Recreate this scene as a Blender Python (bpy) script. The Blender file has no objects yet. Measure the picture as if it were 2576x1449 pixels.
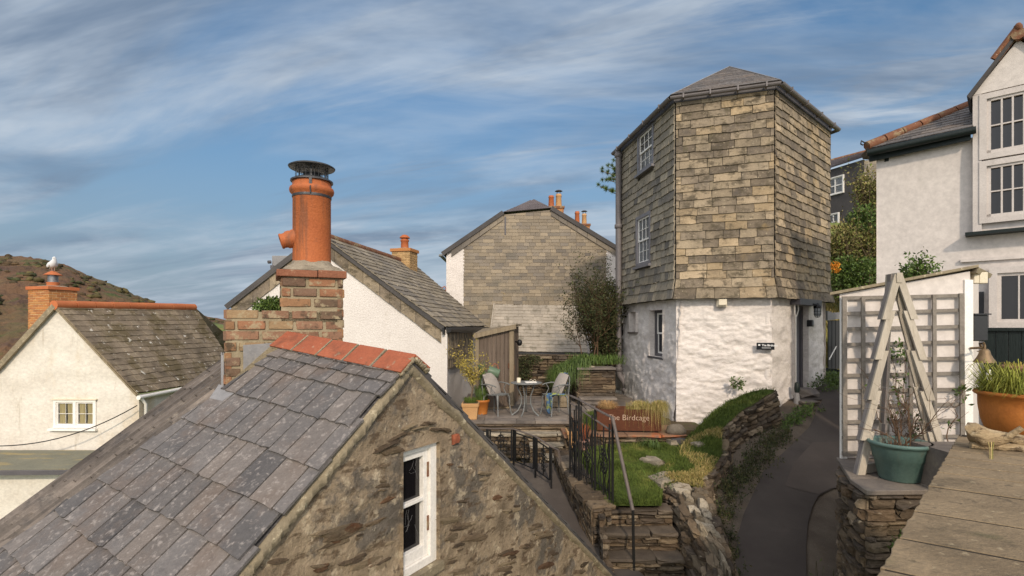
import bpy, bmesh, math, random
from mathutils import Vector as V, Matrix, noise as MN
R = math.radians
rnd = random.Random(7)
F_PX, CU, HZ = 1300.0, 1288.0, 820.0        # focal length, centre and horizon of the photograph in its 2576-wide measure
scene = bpy.context.scene
C = scene.collection

# ---------------------------------------------------------------- camera
cam = bpy.data.cameras.new('camera'); camo = bpy.data.objects.new('camera', cam); C.objects.link(camo)
camo.location = (0, 0, 0); camo.rotation_euler = (R(90), 0, 0)
cam.sensor_width = 36; cam.lens = F_PX / 2576 * 36
cam.shift_y = (HZ - 724.5) / 2576
cam.clip_start = 0.05; cam.clip_end = 3000
scene.camera = camo

# ---------------------------------------------------------------- light
SUN_EL, SUN_AZ = 31.0, 173.0                 # azimuth clockwise from +Y: behind the camera, to the right
world = bpy.data.worlds.new('World'); scene.world = world; world.use_nodes = True
wn = world.node_tree; wn.nodes.clear()
def N(t, typ, **kw):
    n = t.nodes.new(typ)
    for k, v in kw.items(): setattr(n, k, v)
    return n
wo = N(wn, 'ShaderNodeOutputWorld'); bg = N(wn, 'ShaderNodeBackground')
sky = N(wn, 'ShaderNodeTexSky', sky_type='NISHITA', sun_disc=False)
sky.sun_elevation = R(SUN_EL); sky.sun_rotation = R(SUN_AZ); sky.air_density = 1.3; sky.dust_density = 1.0; sky.ozone_density = 1.6
tc = N(wn, 'ShaderNodeTexCoord'); sep = N(wn, 'ShaderNodeSeparateXYZ'); wn.links.new(tc.outputs['Generated'], sep.inputs[0])
def wmath(op, a, b=None):
    m = N(wn, 'ShaderNodeMath', operation=op)
    for i, x in enumerate((a, b)):
        if x is None: continue
        if isinstance(x, (int, float)): m.inputs[i].default_value = x
        else: wn.links.new(x, m.inputs[i])
    return m.outputs[0]
den = wmath('ADD', wmath('MAXIMUM', sep.outputs[2], 0.0), 0.16)
cx = wmath('DIVIDE', sep.outputs[0], den); cy = wmath('DIVIDE', sep.outputs[1], den)
cmb = N(wn, 'ShaderNodeCombineXYZ'); wn.links.new(cx, cmb.inputs[0]); wn.links.new(cy, cmb.inputs[1])
def cloud(rot, sc, nscale, detail, lo, hi, dist, seed):
    m0 = N(wn, 'ShaderNodeMapping'); m0.inputs['Rotation'].default_value = (0, 0, R(rot)); wn.links.new(cmb.outputs[0], m0.inputs[0])
    mp = N(wn, 'ShaderNodeMapping'); mp.inputs['Scale'].default_value = sc
    mp.inputs['Location'].default_value = (seed, seed * .37, seed * .71)
    wn.links.new(m0.outputs[0], mp.inputs[0])
    n = N(wn, 'ShaderNodeTexNoise'); n.inputs['Scale'].default_value = nscale; n.inputs['Detail'].default_value = detail
    n.inputs['Distortion'].default_value = dist; n.inputs['Roughness'].default_value = .58
    wn.links.new(mp.outputs[0], n.inputs[0])
    r = N(wn, 'ShaderNodeMapRange', interpolation_type='SMOOTHSTEP'); r.inputs[1].default_value = lo; r.inputs[2].default_value = hi
    wn.links.new(n.outputs[0], r.inputs[0]); return r.outputs[0]
veil = cloud(14, (.5, 1.0, 1), .95, 12, .37, .66, .8, 4.3)      # broad soft bank
streak = cloud(19, (.3, 1.8, 1), 1.6, 15, .46, .66, 1.1, 8.4)      # long cirrus streaks
amt = wmath('MINIMUM', wmath('ADD', wmath('MULTIPLY', veil, .78), wmath('MULTIPLY', streak, wmath('ADD', wmath('MULTIPLY', wmath('MAXIMUM', sep.outputs[0], 0.0), 1.1), .3))), .9)
grey = cloud(10, (.4, 1.1, 1), 1.6, 6, .4, .64, .4, 15.0)
ccol = N(wn, 'ShaderNodeMix', data_type='RGBA'); wn.links.new(grey, ccol.inputs[0])
ccol.inputs[6].default_value = (3.7, 4.2, 4.8, 1); ccol.inputs[7].default_value = (1.35, 1.8, 2.5, 1)
tint = N(wn, 'ShaderNodeMix', data_type='RGBA', blend_type='MULTIPLY'); tint.inputs[0].default_value = 1; wn.links.new(sky.outputs[0], tint.inputs[6]); tint.inputs[7].default_value = (.38, .62, .78, 1)
hzf = N(wn, 'ShaderNodeMapRange', interpolation_type='SMOOTHSTEP'); hzf.inputs[1].default_value = .5; hzf.inputs[2].default_value = -.02; hzf.inputs[4].default_value = .95; wn.links.new(sep.outputs[2], hzf.inputs[0])
hz_ = N(wn, 'ShaderNodeMix', data_type='RGBA'); wn.links.new(hzf.outputs[0], hz_.inputs[0]); wn.links.new(tint.outputs[2], hz_.inputs[6]); hz_.inputs[7].default_value = (1.9, 2.35, 3.0, 1)
mix = N(wn, 'ShaderNodeMix', data_type='RGBA'); wn.links.new(amt, mix.inputs[0]); wn.links.new(hz_.outputs[2], mix.inputs[6]); wn.links.new(ccol.outputs[2], mix.inputs[7])
# warm glow added to the sky behind the camera, as soft frontal fill
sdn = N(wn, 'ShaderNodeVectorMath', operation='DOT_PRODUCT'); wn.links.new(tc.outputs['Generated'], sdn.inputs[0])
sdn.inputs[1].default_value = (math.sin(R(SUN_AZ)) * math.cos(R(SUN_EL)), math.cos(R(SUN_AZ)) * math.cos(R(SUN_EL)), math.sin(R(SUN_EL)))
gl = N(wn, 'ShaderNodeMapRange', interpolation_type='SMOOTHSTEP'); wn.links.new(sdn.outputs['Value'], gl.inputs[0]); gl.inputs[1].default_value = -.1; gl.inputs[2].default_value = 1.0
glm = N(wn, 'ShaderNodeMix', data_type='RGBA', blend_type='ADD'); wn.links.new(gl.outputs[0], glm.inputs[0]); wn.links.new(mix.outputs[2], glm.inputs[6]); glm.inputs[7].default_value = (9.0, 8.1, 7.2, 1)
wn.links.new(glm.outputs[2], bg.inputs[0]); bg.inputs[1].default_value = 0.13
wn.links.new(bg.outputs[0], wo.inputs[0])

sl = bpy.data.lights.new('sun', 'SUN'); so = bpy.data.objects.new('sun', sl); C.objects.link(so)
sl.energy = 2.3; sl.angle = R(3); sl.color = (1.0, .84, .66)
sd = V((math.sin(R(SUN_AZ)) * math.cos(R(SUN_EL)), math.cos(R(SUN_AZ)) * math.cos(R(SUN_EL)), math.sin(R(SUN_EL))))
so.rotation_euler = sd.to_track_quat('Z', 'Y').to_euler(); so.location = sd * 50
scene.view_settings.view_transform = 'Standard'; scene.view_settings.look = 'None'
scene.view_settings.gamma = 1; scene.view_settings.exposure = 0.16; scene.view_settings.use_curve_mapping = False

# ---------------------------------------------------------------- measuring
def P(u, v, d): return V(((u - CU) / F_PX * d, d, (HZ - v) / F_PX * d))
def PZ(u, v, z):                              # where the sight line through u, v meets the level z
    d = z * F_PX / (HZ - v); return P(u, v, d)
def hit(u, v, O, n):
    r = V(((u - CU) / F_PX, 1, (HZ - v) / F_PX)); return r * (O.dot(n) / r.dot(n))
def PL(u, v, a, b):                           # meets the sloping ground z = a + b*y
    return P(u, v, a / ((HZ - v) / F_PX - b))
def lerp(a, b, t): return a + (b - a) * t
def U(a, b): return rnd.uniform(a, b)

# ---------------------------------------------------------------- mesh builder
class MB:
    def __init__(s): s.v = []; s.f = []; s.sm = []
    def under(s, a, b, c, d, off=.05, n=12):      # warped sheet just below a slate covering
        a, b, c, d = V(a), V(b), V(c), V(d); nn = (b - a).cross(d - a).normalized(); nn = nn if nn.z > 0 else -nn
        return s.grid(lambda x, y: lerp(lerp(a, b, x), lerp(d, c, x), y) - nn * off, n, n, smooth=False)
    def add(s, vs, fs, smooth=False):
        o = len(s.v); s.v += [V(p) for p in vs]
        for f in fs: s.f.append([i + o for i in f]); s.sm.append(smooth)
        return s
    def quad(s, a, b, c, d): return s.add([a, b, c, d], [(0, 1, 2, 3)])
    def hexa(s, b, t):                        # four bottom and four top points
        return s.add(list(b) + list(t), [(3, 2, 1, 0), (4, 5, 6, 7), (0, 1, 5, 4), (1, 2, 6, 5), (2, 3, 7, 6), (3, 0, 4, 7)])
    def box(s, O, X, Y, Z):                   # corner and three edge vectors
        O = V(O); X = V(X); Y = V(Y); Z = V(Z)
        b = [O, O + X, O + X + Y, O + Y]; return s.hexa(b, [p + Z for p in b])
    def cbox(s, c, x, y, z, ax=None):         # centre, half sizes, axes
        ax = ax or (V((1, 0, 0)), V((0, 1, 0)), V((0, 0, 1)))
        return s.box(V(c) - ax[0] * x - ax[1] * y - ax[2] * z, ax[0] * 2 * x, ax[1] * 2 * y, ax[2] * 2 * z)
    def bar(s, a, b, w, h, up=V((0, 0, 1))):   # rectangular bar from a to b
        a = V(a); b = V(b); d = (b - a).normalized(); x = d.cross(up)
        x = x.normalized() if x.length > 1e-4 else V((1, 0, 0)); y = x.cross(d)
        return s.box(a - x * w / 2 - y * h / 2, x * w, y * h, b - a)
    def prism(s, pts, ext):                   # polygon extruded by a vector
        n = len(pts); pts = [V(p) for p in pts]; e = V(ext)
        return s.add(pts + [p + e for p in pts], [tuple(range(n))[::-1], tuple(range(n, 2 * n))] + [(i, (i + 1) % n, n + (i + 1) % n, n + i) for i in range(n)])
    def tube(s, pts, r, n=8, cap=True, smooth=True):
        pts = [V(p) for p in pts]; k = len(pts); rr = r if isinstance(r, (list, tuple)) else [r] * k
        vs = []; fs = []; px = None
        for i, p in enumerate(pts):
            t = (pts[min(i + 1, k - 1)] - pts[max(i - 1, 0)]).normalized()
            if px is None: px = t.cross(V((0, 0, 1))) if abs(t.z) < .9 else t.cross(V((1, 0, 0)))
            px = (px - t * px.dot(t)); px = px.normalized() if px.length > 1e-6 else t.orthogonal().normalized()
            py = t.cross(px)
            for j in range(n):
                a = 2 * math.pi * j / n; vs.append(p + (px * math.cos(a) + py * math.sin(a)) * rr[i])
        for i in range(k - 1):
            for j in range(n):
                fs.append((i * n + j, i * n + (j + 1) % n, (i + 1) * n + (j + 1) % n, (i + 1) * n + j))
        s.add(vs, fs, smooth)
        if cap: s.add(vs[:n], [tuple(range(n))[::-1]]); s.add(vs[-n:], [tuple(range(n))])
        return s
    def lathe(s, c, prof, n=24, ax=None, smooth=True):   # profile of (radius, height)
        c = V(c); X, Y, Z = ax or (V((1, 0, 0)), V((0, 1, 0)), V((0, 0, 1)))
        vs = []; fs = []
        for r, h in prof:
            for j in range(n):
                a = 2 * math.pi * j / n; vs.append(c + (X * math.cos(a) + Y * math.sin(a)) * r + Z * h)
        for i in range(len(prof) - 1):
            for j in range(n): fs.append((i * n + j, i * n + (j + 1) % n, (i + 1) * n + (j + 1) % n, (i + 1) * n + j))
        s.add(vs, fs, smooth)
        for i, fl in ((0, True), (len(prof) - 1, False)):
            if prof[i][0] > 1e-4:
                ids = tuple(range(n)); s.add(vs[i * n:(i + 1) * n], [ids[::-1] if fl else ids])
        return s
    def grid(s, fn, nu, nv, smooth=True, skip=None):
        vs = [fn(i / nu, j / nv) for j in range(nv + 1) for i in range(nu + 1)]
        fs = [(j * (nu + 1) + i, j * (nu + 1) + i + 1, (j + 1) * (nu + 1) + i + 1, (j + 1) * (nu + 1) + i) for j in range(nv) for i in range(nu) if not (skip and skip((i + .5) / nu, (j + .5) / nv))]
        return s.add(vs, fs, smooth)
    def blob(s, c, rx, ry, rz, n=10, rough=.15, sc=2.0, ax=None, flat=None):
        c = V(c); X, Y, Z = ax or (V((1, 0, 0)), V((0, 1, 0)), V((0, 0, 1))); vs = []; fs = []; sd_ = U(0, 90)
        m = max(5, n // 2 + 1)
        for i in range(m + 1):
            th = math.pi * i / m
            for j in range(n):
                a = 2 * math.pi * j / n; q = V((math.sin(th) * math.cos(a), math.sin(th) * math.sin(a), -math.cos(th)))
                k = 1 + rough * 2 * (MN.noise(q * sc + V((sd_, 0, 0)))); z = q.z * k
                if flat is not None: z = max(z, -flat)
                vs.append(c + X * q.x * rx * k + Y * q.y * ry * k + Z * z * rz)
        for i in range(m):
            for j in range(n): fs.append((i * n + j, i * n + (j + 1) % n, (i + 1) * n + (j + 1) % n, (i + 1) * n + j))
        return s.add(vs, fs, True)
    def stone(s, O, X, Y, Z, jit=.15, ch=.12):    # rough block: box with pulled-in corners, front face (+Y) bulging
        O = V(O); X = V(X); Y = V(Y); Z = V(Z); vs = []
        for y, inset in ((0, 0), (.7, 0), (1, ch)):
            for (x, z) in ((inset, inset), (.5, inset * .6), (1 - inset, inset), (1 - inset * .6, .5), (1 - inset, 1 - inset), (.5, 1 - inset * .6), (inset, 1 - inset), (inset * .6, .5)):
                j = jit if y else 0
                vs.append(O + X * (x + U(-j, j) * .35) + Z * (z + U(-j, j) * .6) + Y * (y + (U(-j, j) if y == 1 else 0)))
        vs.append(O + X * U(.35, .65) + Z * U(.35, .65) + Y * (1 + U(0, jit * 1.5)))
        fs = []
        for l in (0, 1):
            for j in range(8): fs.append((l * 8 + j, l * 8 + (j + 1) % 8, (l + 1) * 8 + (j + 1) % 8, (l + 1) * 8 + j))
        for j in range(8): fs.append((16 + j, 16 + (j + 1) % 8, 24))
        return s.add(vs, fs)

WL = {}
def obj(name, mb, m, parent=None, bevel=0):
    me = bpy.data.meshes.new(name); o = bpy.data.objects.new(name, me); C.objects.link(o)
    base = WL.get(parent, V((0, 0, 0))) if parent else (sum(mb.v, V((0, 0, 0))) / max(1, len(mb.v)))
    if not parent:
        base = V((base.x, base.y, min(p.z for p in mb.v)))
    me.from_pydata([tuple(p - base) for p in mb.v], [], mb.f)
    me.polygons.foreach_set('use_smooth', mb.sm)
    me.materials.append(m); me.validate()
    bm = bmesh.new(); bm.from_mesh(me); bmesh.ops.recalc_face_normals(bm, faces=bm.faces)
    bm.to_mesh(me); bm.free()
    if parent: o.parent = parent; WL[o] = base
    else: o.location = base; WL[o] = base
    if bevel:
        b = o.modifiers.new('bevel', 'BEVEL'); b.width = bevel; b.segments = 2; b.limit_method = 'ANGLE'; b.angle_limit = R(40)
    return o
def tag(o, label=None, cat=None, group=None, kind=None):
    for k, x in (('label', label), ('category', cat), ('group', group), ('kind', kind)):
        if x: o[k] = x
    return o
def thing(name, label, cat, loc, group=None):
    o = bpy.data.objects.new(name, None); o.empty_display_size = .1; C.objects.link(o); o.location = V(loc); WL[o] = V(loc)
    return tag(o, label, cat, group)
def struct(name, mb, m): return tag(obj(name, mb, m), kind='structure')
def text(s_, size, O, X, Z, m, parent, name='lettering', depth=.003, sx=1.0, bold=0.0):
    cu = bpy.data.curves.new('t', 'FONT'); cu.body = s_; cu.size = size; cu.extrude = depth; cu.offset = bold; cu.resolution_u = 3
    t = bpy.data.objects.new('t', cu); C.objects.link(t); bpy.context.view_layer.update()
    me = bpy.data.meshes.new_from_object(t.evaluated_get(bpy.context.evaluated_depsgraph_get()))
    bpy.data.objects.remove(t); X = V(X).normalized(); Z = V(Z).normalized(); Y = X.cross(Z) * -1
    mb = MB(); mb.add([V(O) + X * p.co.x * sx + Z * p.co.y - Y * p.co.z * -1 for p in me.vertices], [tuple(q.vertices) for q in me.polygons])
    return obj(name, mb, m, parent)

# ---------------------------------------------------------------- clipping and slates
def clip(poly, cp):
    """Sutherland-Hodgman: poly against the convex counter-clockwise cp."""
    out = poly
    for i in range(len(cp)):
        a, b = cp[i], cp[(i + 1) % len(cp)]; inp = out; out = []
        def side(p): return (b[0] - a[0]) * (p[1] - a[1]) - (b[1] - a[1]) * (p[0] - a[0])
        for j in range(len(inp)):
            p, q = inp[j], inp[(j + 1) % len(inp)]; sp, sq = side(p), side(q)
            if sp >= 0: out.append(p)
            if (sp >= 0) != (sq >= 0):
                t = sp / (sp - sq); out.append((p[0] + (q[0] - p[0]) * t, p[1] + (q[1] - p[1]) * t))
        if not out: return out
    return out
def slates(mb, bl, br, tr, tl, hs, wr, thick=.012, tilt=.014, clipto=None, gap=.004, jit=.006, holes=(), lap=.25, curl=.004, off=0.0, rag=1.0):
    """Courses of separate slates over the (possibly warped) quad; hs = course height or list, wr = (min, max) width."""
    bl, br, tr, tl = V(bl), V(br), V(tr), V(tl)
    n = (br - bl).cross(tl - bl).normalized(); W = ((br - bl).length + (tr - tl).length) / 2; H = ((tl - bl).length + (tr - br).length) / 2
    def S(x, y, o=0):
        s, t = x / W, y / H; return lerp(lerp(bl, br, s), lerp(tl, tr, s), t) + n * (o + off)
    y = 0; k = 0
    while y < H:
        h = hs[min(k, len(hs) - 1)] if isinstance(hs, (list, tuple)) else hs * U(.92, 1.08)
        y1 = min(y + h * (1 + lap), H + .001); x = -U(0, wr[1])
        while x < W:
            w = U(*wr); a, b = x + gap / 2, x + w - gap / 2; x += w
            segs = [(a, b)]
            for (h0, h1, v0, v1) in holes:
                if y1 > v0 and y < v1:
                    ns = []
                    for (p, q) in segs:
                        if q <= h0 or p >= h1: ns.append((p, q)); continue
                        if p < h0: ns.append((p, h0))
                        if q > h1: ns.append((h1, q))
                    segs = ns
            dy = U(-jit, jit); o0 = U(0, curl); o1 = U(0, curl)
            for (p, q) in segs:
                if q - p < .02: continue
                ww = q - p; j = jit * rag
                poly = [(p, y + dy + U(-j, j)), (p + ww * .3, y + dy + U(-j, j) * .6), (p + ww * .7, y + dy + U(-j, j) * .6), (q, y + dy + U(-j, j)), (q + U(-j, j) * .5, y1), (p + U(-j, j) * .5, y1)]
                poly = clip(poly, clipto or [(0, -jit * 2), (W, -jit * 2), (W, H), (0, H)])
                if len(poly) < 3: continue
                hh = max(y1 - y, .01)
                top = [S(px, py, thick + (tilt + lerp(o0, o1, (px - p) / ww)) * (1 - (py - y) / hh)) for px, py in poly]
                bot = [S(px, py, (tilt) * (1 - (py - y) / hh) - .002) for px, py in poly]
                m = len(poly)
                mb.add(top + bot, [tuple(range(m))] + [(i, m + i, m + (i + 1) % m, (i + 1) % m) for i in range(m)])
        y += h; k += 1
    return mb
def rubble(mb, bl, br, tr, tl, hc=(.06, .14), wr=(.12, .4), depth=.05, jit=.18, backing=True, gap=.01, prot=(.0, .05), clipto=None):
    bl, br, tr, tl = V(bl), V(br), V(tr), V(tl)
    n = (br - bl).cross(tl - bl).normalized(); W = ((br - bl).length + (tr - tl).length) / 2; H = ((tl - bl).length + (tr - br).length) / 2
    def S(x, y): return lerp(lerp(bl, br, x / W), lerp(tl, tr, x / W), y / H)
    if backing: mb.quad(bl - n * .01, br - n * .01, tr - n * .01, tl - n * .01)
    y = 0
    while y < H - .02:
        h = min(U(*hc), H - y); x = -U(0, wr[1] * .5)
        while x < W:
            w = U(*wr) * (1 + (h - hc[0])); a, b = max(x, 0), min(x + w, W); x += w
            if b - a < .04: continue
            parts = [(y, h)] if h < .1 or rnd.random() < .6 else [(y, h * .5), (y + h * .5, h * .5)]
            for (yy, hh) in parts:
                q = S(a, yy); mb.stone(q - n * .03 + (S(b, yy) - q) * .02, (S(b, yy) - q) * (1 - gap / (b - a)), n * (.03 + depth * .4 + U(*prot)), (S(a, min(yy + hh, H)) - q) * (1 - gap / hh), jit)
        y += h
    return mb

# ---------------------------------------------------------------- materials
def lin(c): return tuple(((x / 255) / 12.92 if x / 255 <= .04045 else ((x / 255 + .055) / 1.055) ** 2.4) for x in c) + (1,)
MATS = {}
def mat(name, cols, scale=3, rough=.85, bump=.3, bscale=None, bdist=.02, isl=0, islcols=None, stretch=(1, 1, 1), spots=(), metal=0, detail=8, spec=.3, rotz=0, gloss=None, dirv=None):
    if name in MATS: return MATS[name]
    m = bpy.data.materials.new(name); m.use_nodes = True; t = m.node_tree; L = t.links
    b = t.nodes['Principled BSDF']; b.inputs['Roughness'].default_value = rough; b.inputs['Metallic'].default_value = metal
    b.inputs['Specular IOR Level'].default_value = spec
    tcn = N(t, 'ShaderNodeTexCoord'); src = tcn.outputs['Object']
    def mapped(st, rz=0):
        mp = N(t, 'ShaderNodeMapping'); mp.inputs['Scale'].default_value = st; mp.inputs['Rotation'].default_value = (0, 0, R(rz)); L.new(src, mp.inputs[0]); return mp.outputs[0]
    vec = mapped(stretch, rotz)
    def nz(sc, v=vec, det=detail, ro=.6, dist=0):
        n = N(t, 'ShaderNodeTexNoise'); n.inputs['Scale'].default_value = sc; n.inputs['Detail'].default_value = det; n.inputs['Roughness'].default_value = ro; n.inputs['Distortion'].default_value = dist
        L.new(v, n.inputs[0]); return n.outputs[0]
    def ramp(fac, cs, lo=.3, hi=.7, const=False):
        r = N(t, 'ShaderNodeValToRGB'); L.new(fac, r.inputs[0]); e = r.color_ramp.elements
        if const: r.color_ramp.interpolation = 'CONSTANT'
        while len(e) < len(cs): e.new(.5)
        for i, c in enumerate(cs):
            e[i].position = (i / len(cs)) if const else lo + (hi - lo) * i / max(1, len(cs) - 1); e[i].color = c
        return r.outputs[0]
    def mx(f, a, bb, bt='MIX'):
        x = N(t, 'ShaderNodeMix', data_type='RGBA', blend_type=bt)
        for i, q in ((0, f), (6, a), (7, bb)):
            if isinstance(q, (float, int)): x.inputs[i].default_value = q
            elif isinstance(q, tuple): x.inputs[i].default_value = q
            else: L.new(q, x.inputs[i])
        return x.outputs[2]
    cols = [lin(c) for c in cols]
    col = ramp(nz(scale), cols) if len(cols) > 1 else cols[0]
    if isl or islcols:
        g = N(t, 'ShaderNodeNewGeometry'); ri = g.outputs['Random Per Island']
        if islcols: col = mx(.62, col, ramp(ri, [lin(c) for c in islcols], const=True))
        if isl:
            mr = N(t, 'ShaderNodeMapRange'); L.new(ri, mr.inputs[0]); 
            fr = N(t, 'ShaderNodeMath', operation='FRACT'); ml = N(t, 'ShaderNodeMath', operation='MULTIPLY'); ml.inputs[1].default_value = 17.3
            L.new(ri, ml.inputs[0]); L.new(ml.outputs[0], fr.inputs[0]); L.new(fr.outputs[0], mr.inputs[0])
            mr.inputs[3].default_value = 1 - isl; mr.inputs[4].default_value = 1 + isl
            hs = N(t, 'ShaderNodeHueSaturation'); L.new(mr.outputs[0], hs.inputs['Value'])
            if isinstance(col, tuple): hs.inputs['Color'].default_value = col
            else: L.new(col, hs.inputs['Color'])
            col = hs.outputs[0]
    for sp in spots:
        c, sc, lo, hi = sp[:4]; v = mapped(sp[4]) if len(sp) > 4 else vec; am = sp[5] if len(sp) > 5 else 1.0
        r = N(t, 'ShaderNodeMapRange', interpolation_type='SMOOTHSTEP'); L.new(nz(sc, v, 10, .65), r.inputs[0]); r.inputs[1].default_value = lo; r.inputs[2].default_value = hi; r.inputs[4].default_value = am
        col = mx(r.outputs[0], col, lin(c))
    fine = nz((bscale or scale * 6) * 2.2, vec, 6, .7)
    r2 = N(t, 'ShaderNodeMapRange'); L.new(fine, r2.inputs[0]); r2.inputs[1].default_value = .3; r2.inputs[2].default_value = .7; r2.inputs[3].default_value = .86; r2.inputs[4].default_value = 1.14
    hv = N(t, 'ShaderNodeHueSaturation'); L.new(r2.outputs[0], hv.inputs['Value'])
    if isinstance(col, tuple): hv.inputs['Color'].default_value = col
    else: L.new(col, hv.inputs['Color'])
    L.new(hv.outputs[0], b.inputs['Base Color'])
    if bump:
        bp = N(t, 'ShaderNodeBump'); bp.inputs['Strength'].default_value = bump; bp.inputs['Distance'].default_value = bdist
        L.new(nz(bscale or scale * 6, vec, 8, .65), bp.inputs['Height']); L.new(bp.outputs[0], b.inputs['Normal'])
    MATS[name] = m; return m
def glass(name, tint=(20, 24, 30), rough=.08):
    if name in MATS: return MATS[name]
    m = bpy.data.materials.new(name); m.use_nodes = True; b = m.node_tree.nodes['Principled BSDF']
    b.inputs['Base Color'].default_value = lin(tint); b.inputs['Roughness'].default_value = rough; b.inputs['Specular IOR Level'].default_value = .6
    MATS[name] = m; return m

M_tower = mat('weathered_hung_slate', [(102, 90, 74), (152, 134, 108), (184, 164, 134)], 3.2, bump=.7, bscale=16, isl=.18,
    islcols=[(154, 136, 110), (132, 121, 104), (80, 76, 74), (148, 134, 114), (112, 104, 93), (168, 151, 126), (64, 62, 62), (138, 127, 110), (74, 71, 69), (100, 94, 87), (152, 133, 104), (126, 116, 100)],
    spots=[((78, 70, 56), 5, .48, .64, (1, 1, 1.6), .85), ((190, 176, 150), 20, .58, .7, (1, 1, 1), .6), ((160, 132, 74), 1.1, .6, .75, (1, 1, 1), .45), ((84, 78, 54), 4, .56, .7, (3, 3, .6), .6)])
M_tower_l = mat('greenish_hung_slate', [(118, 110, 99), (146, 136, 121), (166, 155, 137)], 2.5, bump=.5, bscale=14, isl=.2,
    islcols=[(136, 127, 111), (118, 112, 101), (148, 138, 119), (92, 90, 88), (154, 144, 125), (124, 116, 101)],
    spots=[((78, 76, 62), 6, .5, .7, (2, 2, .7), .7), ((150, 146, 130), 20, .6, .72)])
M_roof = mat('grey_roof_slate', [(80, 77, 76), (102, 98, 96), (124, 118, 114)], 7, bump=.45, bscale=30, isl=.13, spec=.3, rough=.68,
    islcols=[(100, 96, 94), (110, 103, 98), (90, 88, 88), (118, 108, 100), (98, 94, 92), (70, 69, 70), (106, 102, 100)],
    spots=[((106, 92, 82), 3.2, .48, .7, (1, 1, 1), .6), ((166, 158, 152), 30, .52, .68, (1, 1, 1), .5), ((72, 69, 69), 9, .56, .74, (1, 1, 1), .5)])
M_roof_old = mat('mossy_old_roof_slate', [(98, 87, 73), (126, 112, 94), (146, 131, 110)], 2, bump=.8, bscale=12, isl=.16,
    spots=[((88, 76, 44), 1.3, .47, .6, (1, 1, 1), .65), ((168, 156, 132), 8, .56, .7, (1, 1, 1), .7), ((215, 210, 198), 4.5, .62, .66, (1, 1, 1), .9), ((60, 56, 50), 4, .58, .72, (1, 1, 1), .6)])
M_roof_mid = mat('brown_grey_roof_slate', [(110, 102, 90), (132, 122, 106), (146, 136, 120)], 2.4, bump=.4, bscale=12, isl=.2,
    islcols=[(138, 128, 110), (120, 112, 100), (146, 136, 120), (104, 99, 94), (128, 118, 102)], spots=[((90, 82, 70), 4, .55, .7, (1, 1, 1), .7)])
M_dsteel = mat('dark_sooted_steel', [(62, 62, 64), (86, 86, 88)], 14, bump=.3, rough=.5, metal=.6, spots=[((130, 128, 126), 18, .6, .7, (1, 1, 1), .7)])
M_wash = mat('rough_whitewash', [(198, 190, 184), (212, 204, 197), (218, 210, 203)], 1.6, bump=.55, bscale=8, bdist=.04, stretch=(1, 1, 1.8), rough=.9,
    spots=[((186, 178, 166), 1.7, .6, .78, (1, 1, .8), .6), ((150, 142, 128), 14, .7, .78, (1, 1, 2), .5)])
M_roughcast = mat('white_roughcast', [(204, 197, 191), (216, 210, 204)], 1.2, bump=.9, bscale=26, bdist=.02, rough=.95, detail=4, spots=[((182, 172, 160), 1.4, .54, .74, (1.5, 1.5, .3), .6), ((150, 146, 136), 3, .64, .78, (1, 1, .6), .5)])
M_render = mat('cream_white_render', [(198, 190, 178), (210, 204, 193), (216, 210, 200)], .8, bump=.4, bscale=5, rough=.9, stretch=(1, 1, 1.5),
    spots=[((190, 172, 144), .9, .5, .72, (1, 1, .4), .75), ((160, 146, 124), 3, .58, .74, (2, 2, .25), .5), ((140, 130, 112), 16, .66, .76, (1, 1, 1), .5)])
M_house_w = mat('smooth_white_render', [(198, 190, 184), (208, 200, 193)], .6, bump=.25, bscale=5, rough=.9, spots=[((190, 182, 172), 1.3, .58, .8, (1, 1, .4), .5)])
M_terra = mat('terracotta', [(158, 86, 50), (178, 102, 58)], 3, bump=.3, bscale=40, rough=.65, spec=.3, spots=[((104, 74, 58), 5, .5, .7, (2.4, 2.4, .25), .7), ((96, 70, 56), 26, .6, .72, (1, 1, 1), .5), ((206, 180, 160), 9, .7, .78, (1, 1, .6), .5)])
M_ridge = mat('red_ridge_tile', [(148, 82, 58), (166, 96, 68)], 3, bump=.3, bscale=30, isl=.1, rough=.75, spots=[((104, 66, 50), 5, .5, .7, (1, 1, 1), .7), ((182, 162, 138), 18, .6, .7, (1, 1, 1), .5), ((86, 74, 52), 9, .6, .72, (1, 1, 1), .6)])
M_ridge_l = mat('orange_ridge_tile', [(178, 100, 62), (190, 116, 74)], 2, bump=.3, bscale=14, isl=.08)
M_ridge_old = mat('lichened_ridge_tile', [(110, 72, 54), (134, 92, 68)], 4, bump=.5, bscale=20, isl=.12, spots=[((140, 124, 96), 5, .5, .66), ((196, 186, 170), 12, .64, .72)])
M_brick = mat('weathered_brick', [(112, 90, 72), (136, 104, 80)], 8, bump=.6, bscale=40, bdist=.01, isl=.2,
    islcols=[(128, 94, 74), (142, 96, 68), (110, 88, 74), (150, 112, 78), (96, 82, 68), (134, 100, 80), (146, 124, 92)],
    spots=[((66, 58, 46), 9, .52, .66, (1, 1, 1), .85), ((158, 144, 116), 12, .52, .62, (1, 1, 1), .8), ((176, 142, 60), 12, .68, .74, (1, 1, 1), .8)])
M_cap = mat('weathered_cap_brick', [(124, 80, 60), (144, 96, 72)], 8, bump=.5, bscale=40, spots=[((84, 70, 56), 9, .54, .7, (1, 1, 1), .7), ((176, 156, 130), 16, .6, .72, (1, 1, 1), .6)])
M_mortar = mat('lime_mortar', [(136, 124, 100), (160, 147, 122)], 8, bump=.6, bscale=50, bdist=.01, spots=[((96, 88, 68), 6, .55, .72, (1, 1, 1), .7)])
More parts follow.
